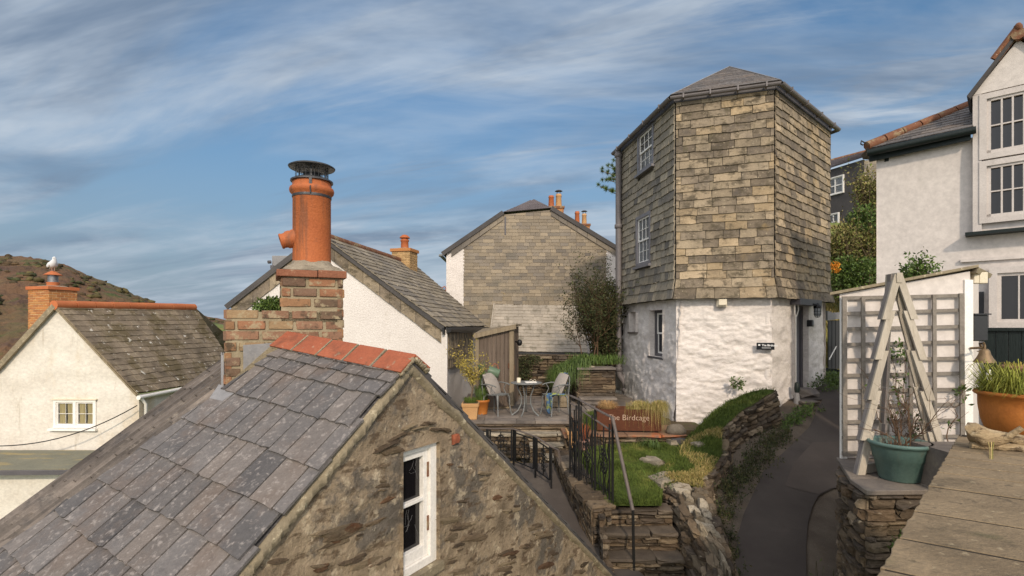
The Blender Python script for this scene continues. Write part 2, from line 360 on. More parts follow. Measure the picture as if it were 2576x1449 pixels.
M_brick_o = mat('orange_brick', [(160, 108, 68), (178, 124, 78)], 3, isl=.12, bump=.3, bscale=20, islcols=[(168, 108, 66), (180, 122, 70), (158, 104, 68), (184, 132, 80)])
M_mortar_l = mat('pale_mortar', [(196, 166, 120), (206, 180, 138)], 6, bump=.3)
M_rub = mat('old_render_over_rubble', [(112, 98, 80), (150, 133, 110), (184, 165, 138)], 3.4, bump=1.0, bscale=34, bdist=.02,
    spots=[((88, 83, 77), 1.7, .49, .57, (1, 1, 1), .85), ((192, 176, 150), 9, .55, .66, (1, 1, 1), .7), ((84, 67, 50), 6, .53, .62, (1, 1, 2.4), .75), ((70, 62, 52), 24, .6, .68, (1, 1, 1), .7), ((206, 198, 174), 30, .66, .72, (1, 1, 1), .7)])
M_verge = mat('lichened_cement', [(118, 108, 90), (154, 141, 116)], 5, bump=.7, bscale=30, spots=[((196, 184, 156), 16, .55, .7), ((84, 80, 70), 5, .58, .72, (1, 1, 1), .8)])
M_rstone = mat('brown_shillet_stone', [(66, 56, 45), (92, 78, 62), (116, 100, 80)], 6, bump=.8, bscale=26, bdist=.02, isl=.3, stretch=(1, 1, 2.5),
    islcols=[(82, 70, 56), (102, 88, 70), (66, 58, 50), (122, 106, 84), (88, 72, 55), (76, 70, 64), (136, 122, 102)],
    spots=[((42, 36, 30), 8, .52, .68, (1, 1, 3), .8), ((166, 156, 136), 14, .6, .72, (1, 1, 2), .7), ((86, 88, 46), 2.4, .62, .74, (1, 1, 1), .5)])
M_pale_st = mat('pale_lichened_stone', [(124, 114, 98), (166, 155, 136)], 7, bump=.8, bscale=26, isl=.12, stretch=(1, 1, 2), spots=[((100, 90, 76), 8, .55, .7, (1, 1, 3), .7)])
M_paving = mat('slate_paving', [(92, 86, 82), (120, 111, 103), (138, 127, 115)], 3, bump=.4, bscale=18, isl=.2, rough=.7, spots=[((140, 130, 112), 5, .58, .74, (1, 1, 1), .6), ((70, 72, 50), 2.4, .62, .74, (1, 1, 1), .5)])
M_coping = mat('buff_coping_stone', [(112, 97, 76), (142, 124, 98)], 3.4, bump=.9, bscale=36, bdist=.01, isl=.06, spots=[((84, 74, 58), 4, .5, .68, (1, 1, 1), .7), ((176, 160, 130), 22, .6, .7, (1, 1, 1), .6), ((74, 66, 54), 14, .6, .7, (1, 1, 1), .7), ((80, 82, 52), 2.2, .6, .72, (1, 1, 1), .5)])
M_asph = mat('asphalt', [(66, 59, 55), (78, 71, 65)], 1.5, bump=.6, bscale=90, bdist=.006, rough=.9, detail=4, spots=[((96, 88, 80), .9, .52, .72, (1, 1, 1), .6), ((120, 112, 102), 110, .66, .72, (1, 1, 1), .5)])
M_asph2 = mat('old_asphalt_patch', [(74, 66, 60), (86, 77, 70)], 1.5, bump=.6, bscale=90, bdist=.006, rough=.9, spots=[((132, 124, 112), 110, .64, .72, (1, 1, 1), .5)])
M_gravel = mat('gritty_path_edge', [(84, 74, 64), (106, 95, 82)], 3, bump=.9, bscale=70, bdist=.012, spots=[((84, 70, 54), 1.6, .52, .7, (1, 1, 1), .7), ((170, 160, 142), 60, .62, .7, (1, 1, 1), .7)])
M_soil = mat('soil', [(70, 58, 42), (92, 78, 56)], 5, bump=.9, bscale=40, spots=[((74, 84, 40), 2, .5, .66, (1, 1, 1), .7)])
M_turf = mat('turf', [(58, 74, 26), (84, 96, 38)], 5, bump=.8, bscale=60, spots=[((120, 106, 60), 2, .55, .7, (1, 1, 1), .7)])
M_grass = mat('grass_blades', [(66, 84, 32), (98, 110, 46)], 2.2, isl=.35, bump=0, spots=[((152, 140, 78), 1.1, .58, .74, (1, 1, 1), .8)])
M_dry = mat('dry_grass', [(150, 132, 80), (178, 158, 104)], 3, isl=.25, bump=0, islcols=[(168, 146, 92), (140, 136, 70), (186, 166, 112), (120, 126, 58)])
M_leaf = mat('green_leaves', [(62, 84, 34), (86, 108, 46)], 3, isl=.35, bump=0, spec=.4, rough=.6, islcols=[(70, 92, 38), (88, 110, 44), (58, 76, 36), (100, 116, 54)])
M_leaf_d = mat('dark_leaves', [(48, 56, 34), (66, 72, 40)], 3, isl=.35, bump=0, islcols=[(52, 62, 34), (70, 66, 42), (86, 74, 50), (46, 54, 32), (78, 82, 44)])
M_leaf_b = mat('bronze_leaves', [(104, 102, 56), (136, 126, 76)], 3, isl=.35, bump=0, islcols=[(120, 116, 62), (142, 130, 82), (90, 102, 48), (160, 148, 104), (96, 84, 56), (106, 124, 54)])
M_leaf_y = mat('yellow_leaves', [(150, 134, 60), (168, 150, 78)], 3, isl=.3, bump=0)
M_bark = mat('bark', [(84, 72, 56), (112, 96, 76)], 12, bump=.8, bscale=30, stretch=(1, 1, .3))
M_twig = mat('bare_twigs', [(86, 66, 50), (112, 88, 68)], 8, isl=.25, bump=0)
M_wood = mat('grey_weathered_wood', [(122, 108, 88), (146, 132, 110)], 5, bump=.5, bscale=26, stretch=(3, 3, .35), isl=.14, spots=[((92, 80, 64), 7, .55, .72, (6, 6, .35), .7)])
M_shed = mat('shed_boards', [(92, 80, 70), (112, 98, 86)], 4, bump=.6, bscale=20, stretch=(5, 5, .35), isl=.12, spots=[((80, 70, 58), 5, .54, .72, (6, 6, .25), .7)])
M_lath = mat('trellis_laths', [(118, 111, 102), (146, 138, 128)], 6, bump=.5, bscale=26, isl=.14, spots=[((150, 140, 124), 8, .6, .74, (1, 1, 1), .6)])
M_obel = mat('pale_softwood', [(162, 152, 136), (186, 177, 162)], 4, bump=.4, bscale=24, stretch=(3, 3, .4), isl=.1, spots=[((120, 106, 82), 6, .58, .76, (5, 5, .4), .6)])
M_obel_g = mat('grey_softwood', [(112, 106, 104), (138, 130, 124)], 4, bump=.4, bscale=24, stretch=(3, 3, .4), isl=.1)
M_drift = mat('driftwood', [(142, 120, 90), (182, 162, 128)], 8, bump=.9, bscale=30, stretch=(.6, 2, 2), spots=[((74, 58, 42), 9, .5, .62, (.6, 2, 2), .9), ((206, 190, 160), 22, .58, .7, (1, 1, 1), .6)])
M_white = mat('white_paint', [(226, 222, 214), (234, 230, 224)], 4, bump=.1, rough=.5, spots=[((190, 180, 160), 5, .64, .8, (1, 1, 1), .5)])
M_frame = mat('dulled_white_frame', [(186, 178, 172), (200, 192, 186)], 4, bump=.15, rough=.55, spots=[((156, 148, 138), 5, .6, .76, (1, 1, .4), .6)])
M_joint = mat('dark_mossy_joint', [(44, 38, 30), (62, 54, 42)], 9, bump=.6)
M_greyp = mat('grey_paint', [(112, 110, 114), (124, 121, 124)], 3, bump=.1, rough=.5)
M_greyd = mat('dark_grey_paint', [(80, 78, 82), (92, 89, 92)], 3, bump=.1, rough=.5)
M_pipe = mat('grey_gutter', [(102, 98, 98), (116, 110, 110)], 3, bump=.1, rough=.5, spots=[((136, 128, 118), 4, .6, .75, (1, 1, .3), .5)])
M_black = mat('black_ironwork', [(15, 15, 16), (22, 21, 22)], 8, bump=.2, rough=.5, spec=.4)
M_blackp = mat('black_plastic', [(30, 31, 33), (38, 39, 40)], 4, bump=.1, rough=.4, spec=.5)
M_handr = mat('worn_handrail', [(88, 80, 76), (108, 97, 90)], 8, bump=.2, rough=.5, spots=[((70, 66, 66), 6, .5, .7, (1, 1, 1), .7)])
M_green = mat('dark_green_boards', [(18, 28, 27), (24, 34, 32)], 5, bump=.3, bscale=14, stretch=(3, 3, .4), rough=.5)
M_steel = mat('galvanised_steel', [(120, 120, 122), (146, 146, 148)], 12, bump=.15, rough=.42, metal=.7, spots=[((84, 84, 86), 8, .5, .7, (1, 1, 1), .6)])
M_lead = mat('lead_flashing', [(116, 116, 118), (140, 138, 138)], 3, bump=.3, rough=.55, spots=[((160, 152, 140), 4, .55, .75, (2, 2, .5), .6)])
M_castgrey = mat('grey_cast_metal', [(98, 100, 100), (120, 121, 118)], 12, bump=.3, rough=.5, spec=.5)
M_cush = mat('grey_tweed', [(142, 134, 126), (168, 160, 152)], 60, bump=.4, bscale=90, rough=.95)
M_blank = mat('woven_blanket', [(62, 90, 124), (84, 112, 140)], 14, bump=.4, bscale=60, rough=.95, spots=[((150, 156, 66), 5, .5, .56, (1, 1, 1), .9), ((44, 66, 78), 9, .56, .62, (1, 1, 1), .8)])
M_corten = mat('rusted_steel', [(78, 46, 31), (98, 58, 38)], 4, bump=.3, bscale=24, rough=.85, spots=[((72, 42, 30), 3, .52, .7, (1, 1, 1), .6), ((140, 80, 44), 10, .64, .76, (1, 1, 1), .5)])
M_letter = mat('pale_cut_lettering', [(206, 180, 160)], bump=0)
M_potbuff = mat('buff_terracotta', [(176, 134, 90), (190, 150, 104)], 4, bump=.2, bscale=30, rough=.8)
M_potor = mat('orange_terracotta', [(168, 100, 44), (188, 120, 56)], 3, bump=.25, bscale=20, rough=.6, spots=[((196, 136, 76), 2, .55, .72, (1, 1, 1), .5), ((214, 190, 150), 30, .7, .76)])
M_potold = mat('brown_urn', [(128, 96, 70), (150, 116, 86)], 5, bump=.3)
M_teal = mat('teal_plastic', [(82, 106, 100), (98, 122, 114)], 3, bump=.12, rough=.5, spots=[((104, 98, 82), 5, .56, .7, (1, 1, .5), .55), ((52, 84, 80), 3, .5, .7, (1, 1, .6), .7), ((120, 150, 138), 8, .66, .8, (1, 1, 1), .4)])
M_pink = mat('pink_pot', [(170, 132, 120), (182, 146, 132)], 4, bump=.2)
M_rock = mat('speckled_boulder', [(96, 88, 78), (124, 114, 100)], 8, bump=.6, bscale=30, spots=[((70, 62, 54), 20, .6, .7)])
M_heath = mat('heath_hillside', [(84, 66, 50), (112, 84, 60), (98, 88, 58)], .03, bump=.9, bscale=.35, bdist=2.0, detail=12, spots=[((70, 86, 40), .05, .52, .62, (1, 1, 1), .8), ((84, 62, 56), .09, .52, .66, (1, 1, 1), .7), ((62, 56, 44), .3, .54, .68, (1, 1, 1), .7)])
M_hillg = mat('green_slope', [(84, 98, 50), (108, 116, 62)], .4, bump=.8, bscale=4, spots=[((124, 106, 62), .6, .5, .64, (1, 1, 1), .8), ((60, 70, 36), 1.3, .54, .68, (1, 1, 1), .8)])
M_pane = glass('window_glass', (34, 38, 44))
M_pane_d = glass('dark_window_glass', (20, 19, 22), .12)
M_curt = mat('cream_curtain', [(132, 122, 90), (158, 147, 110)], 6, bump=.3, bscale=20, stretch=(4, 4, .3))
M_net = mat('pale_blind', [(150, 154, 158), (168, 170, 172)], 3, bump=0)
M_bird = mat('white_feathers', [(222, 222, 222), (206, 208, 212)], 12, bump=.1)
M_flat = mat('grey_green_felt_roof', [(104, 104, 92), (124, 122, 106)], 1.2, bump=.4, bscale=12, spots=[((146, 132, 94), 1.0, .52, .62, (.6, 3, 1), .8)])
M_cream = mat('cream_plastic', [(208, 196, 172), (216, 206, 184)], 4, bump=.05, rough=.5)
M_bronze = mat('aged_bronze', [(110, 92, 70), (136, 114, 86)], 10, bump=.3, rough=.45, metal=.4)
M_signb = mat('black_sign_board', [(18, 20, 24), (22, 24, 28)], 4, bump=0, rough=.35)
M_signw = mat('white_sign_paint', [(228, 228, 228)], bump=0)
M_wcan = mat('sage_green_enamel', [(84, 104, 84), (98, 118, 96)], 4, bump=.1, rough=.4)
M_slatehouse = mat('pale_hung_slate', [(118, 109, 98), (142, 131, 116), (160, 148, 130)], 1.0, bump=.5, bscale=9, isl=.15,
    islcols=[(134, 122, 104), (120, 111, 98), (142, 129, 109), (126, 115, 98), (96, 92, 88), (138, 125, 104), (122, 113, 100), (108, 101, 93)],
    spots=[((104, 100, 90), 1.0, .52, .68, (1, 1, 1.6), .55), ((176, 150, 96), 1.6, .66, .76, (1, 1, 1), .5)])
M_leanto = mat('bleached_roof_slate', [(144, 136, 124), (170, 160, 146)], 1.4, bump=.4, bscale=9, isl=.1, spots=[((116, 110, 96), 2.2, .52, .64, (2, 1, .8), .75)])
M_darkslate = mat('dark_hung_slate', [(70, 68, 68), (88, 84, 82)], 1.5, bump=.3, bscale=8, isl=.14)
M_purple = mat('purple_grey_roof_slate', [(88, 82, 84), (106, 98, 98)], 1.5, bump=.3, bscale=8, isl=.1)

# ---------------------------------------------------------------- plants
def leaves(mb, c, rad, n, size, shell=.35, droop=0, elong=1.8):
    c = V(c)
    for _ in range(n):
        d = V((rnd.gauss(0, 1), rnd.gauss(0, 1), rnd.gauss(0, 1))).normalized(); k = (shell + (1 - shell) * rnd.random()) ** .7
        k *= 1 + .25 * MN.noise(d * 2.2 + c)
        p = c + V((d.x * rad[0], d.y * rad[1], d.z * rad[2])) * k
        t = (d + V((U(-1, 1), U(-1, 1), U(-1, 1) - droop)) * .9).normalized(); s = t.orthogonal().normalized(); s.rotate(Matrix.Rotation(U(0, 6.3), 3, t))
        L = size * U(.6, 1.3); w = L / elong / 2; nn = t.cross(s) * L * .12
        mb.add([p, p + t * L * .5 + s * w + nn, p + t * L, p + t * L * .5 - s * w + nn], [(0, 1, 2), (0, 2, 3)])
    return mb
def blade(mb, p, h, lean, w, az, arch=.5):
    p = V(p); d = V((math.cos(az), math.sin(az), 0)); s = V((-d.y, d.x, 0)) * w / 2
    pts = [p, p + V((0, 0, h * .55)) + d * lean * .25, p + V((0, 0, h * (1 - arch * .15))) + d * lean * .65, p + V((0, 0, h * (1 - arch))) + d * lean]
    vs = []
    for q, k in zip(pts, (1, .9, .6, .1)): vs += [q - s * k, q + s * k]
    mb.add(vs, [(0, 1, 3, 2), (2, 3, 5, 4), (4, 5, 7, 6)])
def tuft(mb, c, r, n, h, lean, w=.006, arch=.5, az=None, spread=6.3):
    for _ in range(n):
        a = U(0, 6.283); k = r * math.sqrt(rnd.random()); q = V(c) + V((math.cos(a) * k, math.sin(a) * k, 0))
        az_ = a + U(-.6, .6) if az is None else az + U(-spread, spread)
        blade(mb, q, h * U(.6, 1.2), lean * U(.4, 1.2), w, az_, arch)
def twig(mb, p, d, L, r, depth, bend=.35, n=4, leafmb=None, ls=.05, upb=.15):
    pts = [V(p)]; rr = [r]; d = V(d).normalized()
    for i in range(n):
        d = (d + V((U(-1, 1), U(-1, 1), U(-1, 1) + upb)) * bend).normalized(); pts.append(pts[-1] + d * L / n); rr.append(r * (1 - .6 * (i + 1) / n))
        if depth > 0 and i > 0:
            for _ in range(rnd.choice((1, 2))):
                twig(mb, pts[-1], (d + V((U(-1, 1), U(-1, 1), U(-.6, 1))) * .9), L * U(.45, .7), rr[-1] * .7, depth - 1, bend, n, leafmb, ls, upb)
        if leafmb is not None and depth <= 1: leaves(leafmb, pts[-1], (L * .12,) * 3, 3, ls, 0)
    mb.tube(pts, rr, 5 if r > .01 else 4, cap=False)
# ================================================================ walls as planes
class Wall:
    """Vertical plane from a to b (plan), seen from its outer side: U runs left to right, n points out."""
    def __init__(s, a, b, z0=0):
        s.O = V((a[0], a[1], 0)); s.U = (V((b[0], b[1], 0)) - s.O); s.L = s.U.length; s.U.normalize()
        s.n = V((s.U.y, -s.U.x, 0)); s.Z = V((0, 0, 1)); s.ax = (s.U, s.n, s.Z)
    def at(s, x, z, o=0): return s.O + s.U * x + s.n * o + V((0, 0, z))
    def px(s, u, v, o=0):
        h = hit(u, v, s.O + s.n * o, s.n); return ((h - s.O).dot(s.U), h.z)
    def box(s, mb, x0, x1, z0, z1, o0, o1): return mb.box(s.at(x0, z0, o0), s.U * (x1 - x0), s.n * (o1 - o0), V((0, 0, z1 - z0)))
def rough_wall(mb, w, x0, x1, z0, z1, holes=(), amp=.03, res=.06, sc=(3, 7), ins=None, edge0=True, z0f=None, prof=None, seed=0, stones=True):
    """Displaced grid wall with rectangular openings; ins(x, z) gives extra outward offset."""
    def lines(a, b, cuts):
        xs = [a]; cuts = sorted(c for c in cuts if a < c < b) + [b]
        for c in cuts:
            k = max(1, round((c - xs[-1]) / res)); p = xs[-1]
            xs += [p + (c - p) * (i + 1) / k for i in range(k)]
        return xs
    X = lines(x0, x1, [h[0] for h in holes] + [h[1] for h in holes]); Z = lines(z0, z1, [h[2] for h in holes] + [h[3] for h in holes])
    def fn(x, z):
        q = V(((w.O.x + w.U.x * x) * sc[0], (w.O.y + w.U.y * x) * sc[0], z * sc[1] + seed))
        vd = MN.voronoi(q + V((MN.noise(q * 1.3), 0, MN.noise(q * 1.1 + V((3, 3, 3))))) * .5)[0]; lump = min(1, (vd[1] - vd[0]) * 2.2) if stones else 0
        d = MN.noise(q) * amp * (.6 if stones else 1.3) + abs(MN.noise(q * 2.3 + V((9, 9, 9)))) * amp * .6 + MN.noise(q * .4) * amp + lump * amp * .75
        o = (ins(x, z) if ins else 0) + d
        return w.at(x, z, o)
    vs = [fn(x, z) for z in Z for x in X]; nx = len(X); fs = []
    for j in range(len(Z) - 1):
        for i in range(nx - 1):
            cxm, czm = (X[i] + X[i + 1]) / 2, (Z[j] + Z[j + 1]) / 2
            if any(h[0] < cxm < h[1] and h[2] < czm < h[3] for h in holes): continue
            fs.append((j * nx + i, j * nx + i + 1, (j + 1) * nx + i + 1, (j + 1) * nx + i))
    return mb.add(vs, fs, True)
def sash(par, w, x0, x1, z0, z1, o, nx, nz, mframe, mbar, fw=.05, name='window', pane=None, recess=.0, mid=True, bw=.014, sill=None, box=None):
    """Box frame with glazing bars, panes as a sub-part."""
    m = MB()
    bx = box if box is not None else fw
    if bx:
        for (a, b, c, d) in ((x0, x0 + bx, z0, z1), (x1 - bx, x1, z0, z1), (x0 + bx, x1 - bx, z1 - bx, z1), (x0 + bx, x1 - bx, z0, z0 + bx)): w.box(m, a, b, c, d, o - .05, o + .02)
    win = obj(name, m, mframe, par)
    X0, X1, Z0, Z1 = x0 + bx, x1 - bx, z0 + bx, z1 - bx; f = MB(); t = fw * .8
    zm = (Z0 + Z1) / 2
    secs = ((Z0, zm + t / 2, -.022), (zm - t / 2, Z1, .0)) if mid else ((Z0, Z1, 0),)
    for (a, b, dz) in secs:
        oo = o - .02 + dz
        for (p, q, r, s_) in ((X0, X0 + t, a, b), (X1 - t, X1, a, b), (X0 + t, X1 - t, b - t, b), (X0 + t, X1 - t, a, a + t)): w.box(f, p, q, r, s_, oo - .02, oo + .004)
        for i in range(1, nx): c = lerp(X0 + t, X1 - t, i / nx); w.box(f, c - bw / 2, c + bw / 2, a + t, b - t, oo - .015, oo + .002)
        k = nz
        for i in range(1, k): c = lerp(a + t, b - t, i / k); w.box(f, X0 + t, X1 - t, c - bw / 2, c + bw / 2, oo - .014, oo + .001)
    obj('sash', f, mbar, win)
    g = MB(); w.box(g, X0 + .005, X1 - .005, Z0 + .005, Z1 - .005, o - .06, o - .05)
    obj('pane', g, pane or M_pane, win)
    if sill:
        s_ = MB(); w.box(s_, x0 - sill[0], x1 + sill[0], z0 - sill[1], z0 - .002, o - .05, o + sill[2]); obj('sill', s_, sill[3] if len(sill) > 3 else mframe, win)
    return win

# ================================================================ THE TOWER HOUSE
EZ, SZ = 5.14, .63
tA, tB, tC, tD, tE = [(p.x, p.y) for p in (P(1562, 0, 15.1), P(1701, 0, 11.63), P(1946, 0, 11.0), P(2083, 0, 13.4))] + [(6.5, 17.6)]
tw = thing('slate_hung_tower_house', 'five-sided slate-hung house with whitewashed base and pointed slate roof beside the lane', 'house', (5.5, 13.8, -2.2))
tfaces = [Wall(tA, tB), Wall(tB, tC), Wall(tC, tD), Wall(tD, tE), Wall(tE, tA)]
W_l, W_f, W_r = tfaces[:3]
def rng(w, u0, u1, v0, v1, o=0):
    um, vm = (u0 + u1) / 2, (v0 + v1) / 2
    return w.px(u0, vm, o)[0], w.px(u1, vm, o)[0], w.px(um, v1, o)[1], w.px(um, v0, o)[1]
win1 = rng(W_l, 1609, 1650, 322, 428); win2 = rng(W_l, 1605, 1642, 538, 668)
# slate cladding, one mesh per face
def hang(w, m, mt, wr, holes=(), h=.19, a=0, b=0):
    L = w.L
    bl, br, tr, tl = w.at(-a, SZ - .03, .02), w.at(L + b, SZ - .03, .02), w.at(L + b, EZ + .02, .02), w.at(-a, EZ + .02, .02)
    # bell-cast foot: three courses kicking outwards, then the straight wall
    hc = [h * 1.15] * 2; zz = SZ - .03; k1 = w.at(-a - .06, zz, .1); k2 = w.at(L + b + .06, zz, .1); zt = zz + h * 2.6
    slates(m, k1, k2, w.at(L + b, zt, .02), w.at(-a, zt, .02), h * 1.3, wr, .02, .026, jit=.01, rag=1.2, gap=.009)
    hh = [(x0 + a, x1 + a, z0 - zt, z1 - zt) for (x0, x1, z0, z1) in holes]
    slates(m, w.at(-a, zt - .02, .024), w.at(L + b, zt - .02, .024), tr, tl, h, wr, .018, .024, holes=hh, jit=.011, gap=.010, rag=1.3, curl=.010)
    return obj('slate_cladding', m, mt, tw)
hang(W_l, MB(), M_tower_l, (.16, .42), holes=(win1, win2), h=.185)
hang(W_f, MB(), M_tower, (.3, .62), h=.18)
hang(W_r, MB(), M_tower, (.28, .6), h=.185)
hang(tfaces[3], MB(), M_tower_l, (.3, .6), h=.24); hang(tfaces[4], MB(), M_tower_l, (.3, .6), h=.24)
core = MB(); core.prism([V((p[0], p[1], SZ - .02)) for p in (tA, tB, tC, tD, tE)], (0, 0, EZ - SZ + .02)); obj('core', core, M_tower_l, tw)
# whitewashed base
niche = rng(W_l, 1580, 1597, 785, 835); w3 = rng(W_l, 1630, 1662, 780, 897)
w3 = (w3[0], w3[1] + .05, w3[2], w3[3])
base = MB()
ins_l = lambda x, z: -.1 + (max(0, .4 - z) * .055)
rough_wall(base, W_l, .04, W_l.L + .02, -2.55, SZ + .02, holes=(niche, w3), amp=.035, res=.045, sc=(4.5, 8), ins=ins_l)
rough_wall(base, W_f, -.0, W_f.L - .02, -2.6, SZ + .02, amp=.034, res=.03, sc=(3.6, 8.5), ins=lambda x, z: -.1 + (max(0, .4 - z) * .055) * max(0, 1 - x / 1.6))
door_a, door_b = W_r.px(2002, 880)[0], W_r.px(2034, 880)[0]
hole_d = (door_a, door_b + .08, -1.72, W_r.px(2015, 768)[1])
rough_wall(base, W_r, .06, W_r.L - .06, -2.6, SZ + .02, holes=(hole_d,), amp=.035, res=.06, ins=lambda x, z: -.09)
rough_wall(base, tfaces[3], 0, tfaces[3].L, -2.2, SZ, amp=.03, res=.2, ins=lambda x, z: -.1); rough_wall(base, tfaces[4], 0, tfaces[4].L, -2.6, SZ, amp=.03, res=.2, ins=lambda x, z: -.1)
for (w, hrec, dep) in ((W_l, niche, .16), (W_l, w3, .24), (W_r, hole_d, .22)):      # reveals
    x0, x1, z0, z1 = hrec
    base.quad(w.at(x0, z0, -.02), w.at(x0, z0, -dep - .12), w.at(x0, z1, -dep - .12), w.at(x0, z1, -.02))
    base.quad(w.at(x1, z0, -.02), w.at(x1, z0, -dep - .12), w.at(x1, z1, -dep - .12), w.at(x1, z1, -.02))
    base.quad(w.at(x0, z1, -.02), w.at(x1, z1, -.02), w.at(x1, z1, -dep - .12), w.at(x0, z1, -dep - .12))
    base.quad(w.at(x0, z0, -.02), w.at(x1, z0, -.02), w.at(x1, z0, -dep - .12), w.at(x0, z0, -dep - .12))
    if w is W_l and hrec is niche: base.quad(w.at(x0, z0, -dep - .1), w.at(x1, z0, -dep - .1), w.at(x1, z1, -dep - .1), w.at(x0, z1, -dep - .1))
for (w, x, w2) in ((W_l, W_l.L, W_f), (W_f, W_f.L, W_r)):                            # rounded rough corners
    c0 = w.at(x, 0, 0); pts = []; rr = []
    for i in range(24):
        z = lerp(-2.6, SZ, i / 23); k = (max(0, .4 - z) * .05) if w is W_l else 0
        dirn = (w.n + w2.n).normalized(); pts.append(V((c0.x, c0.y, z)) + dirn * (k - .205 + MN.noise(V((x, z * 3, 0))) * .025)); rr.append(.09)
    base.tube(pts, rr, 10)
wb = obj('whitewashed_wall', base, M_wash, tw)
s_ = MB(); x0, x1, z0, z1 = niche; W_l.box(s_, x0 - .05, x1 + .05, z0 - .05, z0 - .0, -.2, .0); obj('niche_sill', s_, M_paving, wb)
# windows
for wr_ in (win1, win2):
    x0, x1, z0, z1 = wr_
    sw = sash(tw, W_l, x0, x1, z0, z1, .05, 3, 2, M_greyp, M_white, fw=.05, box=.09, pane=M_net, sill=(.05, .06, .09))
sw = sash(tw, W_l, w3[0], w3[1], w3[2], w3[3], -.2, 2, 1, M_greyd, M_white, fw=.05, box=.07, pane=M_pane, sill=(.04, .05, .2))
# door in its recess
x0, x1, z0, z1 = hole_d
m = MB(); o = -.2
for (a, b, c, d) in ((x0, x0 + .1, z0, z1), (x1 - .1, x1, z0, z1), (x0 + .1, x1 - .1, z1 - .1, z1)): W_r.box(m, a, b, c, d, o - .04, o + .05)
df = obj('door_frame', m, M_greyd, tw)
m = MB(); W_r.box(m, x0 + .1, x1 - .1, z0 + .01, z1 - .1, o - .04, o)
for i in range(1, 4): c = lerp(x0 + .1, x1 - .1, i / 4); W_r.box(m, c - .02, c + .02, z0 + .1, z1 - .2, o, o + .012)
dr = obj('door', m, M_greyp, tw)
m = MB(); W_r.box(m, x0 + .15, x0 + .19, z0 + .95, z0 + 1.2, o, o + .02); m.tube([W_r.at(x0 + .17, z0 + 1.08, o + .02), W_r.at(x0 + .17, z0 + 1.08, o + .06), W_r.at(x0 + .29, z0 + 1.08, o + .06)], .012, 6); obj('door_handle', m, M_black, dr)
m = MB(); W_r.box(m, x0 - .18, x1 + .35, z1 - .0, z1 + .14, -.06, .16); obj('lintel', m, M_greyd, tw)
m = MB(); W_r.box(m, x0 + .02, x1 - .02, z0 - .08, z0, -.2, .0); obj('threshold', m, M_paving, tw)
# roof
ap = V((5.72, 13.6, 6.8)); ov = .16
def off_corner(wa, wb_, c):      # eaves corner pushed out along both normals
    d = (wa.n + wb_.n); d = d / (1 + wa.n.dot(wb_.n)); return V((c[0], c[1], EZ)) + d * ov
ec = [off_corner(tfaces[4], W_l, tA), off_corner(W_l, W_f, tB), off_corner(W_f, W_r, tC), off_corner(W_r, tfaces[3], tD), off_corner(tfaces[3], tfaces[4], tE)]
m = MB()
for i in range(5):
    a, b = ec[i], ec[(i + 1) % 5]; L = (b - a).length; mid = (a + b) / 2; u = (b - a).normalized(); up = ap - mid; up = up - u * up.dot(u); H = up.length
    top0 = a + up; xa = (ap - a).dot(u)
    slates(m, a, b, b + up, a + up, .17, (.22, .42), .01, .012, clipto=[(0, -.01), (L, -.01), (xa, H)])
m.add(ec + [ap - V((0, 0, .03))], [(0, 1, 5), (1, 2, 5), (2, 3, 5), (3, 4, 5), (4, 0, 5), (4, 3, 2, 1, 0)])
rf = obj('roof', m, M_roof, tw)
m = MB()
for i in range(5):
    e = ec[i]; m.tube([e + V((0, 0, .02)), lerp(e, ap, .5) + V((0, 0, .03)), ap + V((0, 0, .03))], [.012] * 3, 6)
obj('hip_lead', m, M_lead, rf)
m = MB(); sof = []
for i in range(5):
    a, b = ec[i], ec[(i + 1) % 5]; c0 = V((ap.x, ap.y, EZ)); g = lambda p: p + (p - c0).normalized() * .05 - V((0, 0, .06))
    a2, b2 = g(a), g(b)
    n = 7; d = (b2 - a2); X = V((d.y, -d.x, 0)).normalized()
    prof = [(-.062 * math.cos(t), -.062 * math.sin(t)) for t in [math.pi * k / n for k in range(n + 1)]] + [(.055 * math.cos(t), -.055 * math.sin(t)) for t in [math.pi * k / n for k in range(n + 1)]]
    m.prism([a2 + X * p[0] + V((0, 0, p[1])) for p in prof], d)
    k = 4
    for j in range(k):
        q = lerp(a2, b2, (j + .5) / k); m.bar(q - X * .075 + V((0, 0, -.02)), q + X * .075 + V((0, 0, -.02)), .03, .1)
gut = obj('gutter', m, M_pipe, tw)
m = MB()
for i in range(5):
    w = tfaces[i]; w.box(m, -.05, w.L + .05, EZ - .14, EZ + .02, .03, .07)
obj('fascia', m, M_greyd, tw)
# downpipe at the far left corner
m = MB(); q = P(1556, 0, 14.85); q.z = 0
pp = [V((q.x - .02, q.y, EZ - .08)), V((q.x, q.y, EZ - .25)), V((q.x, q.y, -1.3)), V((q.x + .03, q.y - .02, -1.42)), V((q.x + .16, q.y - .05, -1.62)), V((q.x + .2, q.y - .06, -1.75)), V((q.x + .2, q.y - .06, -2.4))]
m.tube(pp, .085, 14)
for z, dx in ((2.85, 0), (-1.25, 0), (-1.85, .2), (EZ - .25, 0)): m.lathe((q.x + dx, q.y - .3 * dx, z - .05), [(.095, 0), (.115, .01), (.115, .1), (.1, .12), (.085, .13)], 14)
obj('downpipe', m, M_pipe, tw)

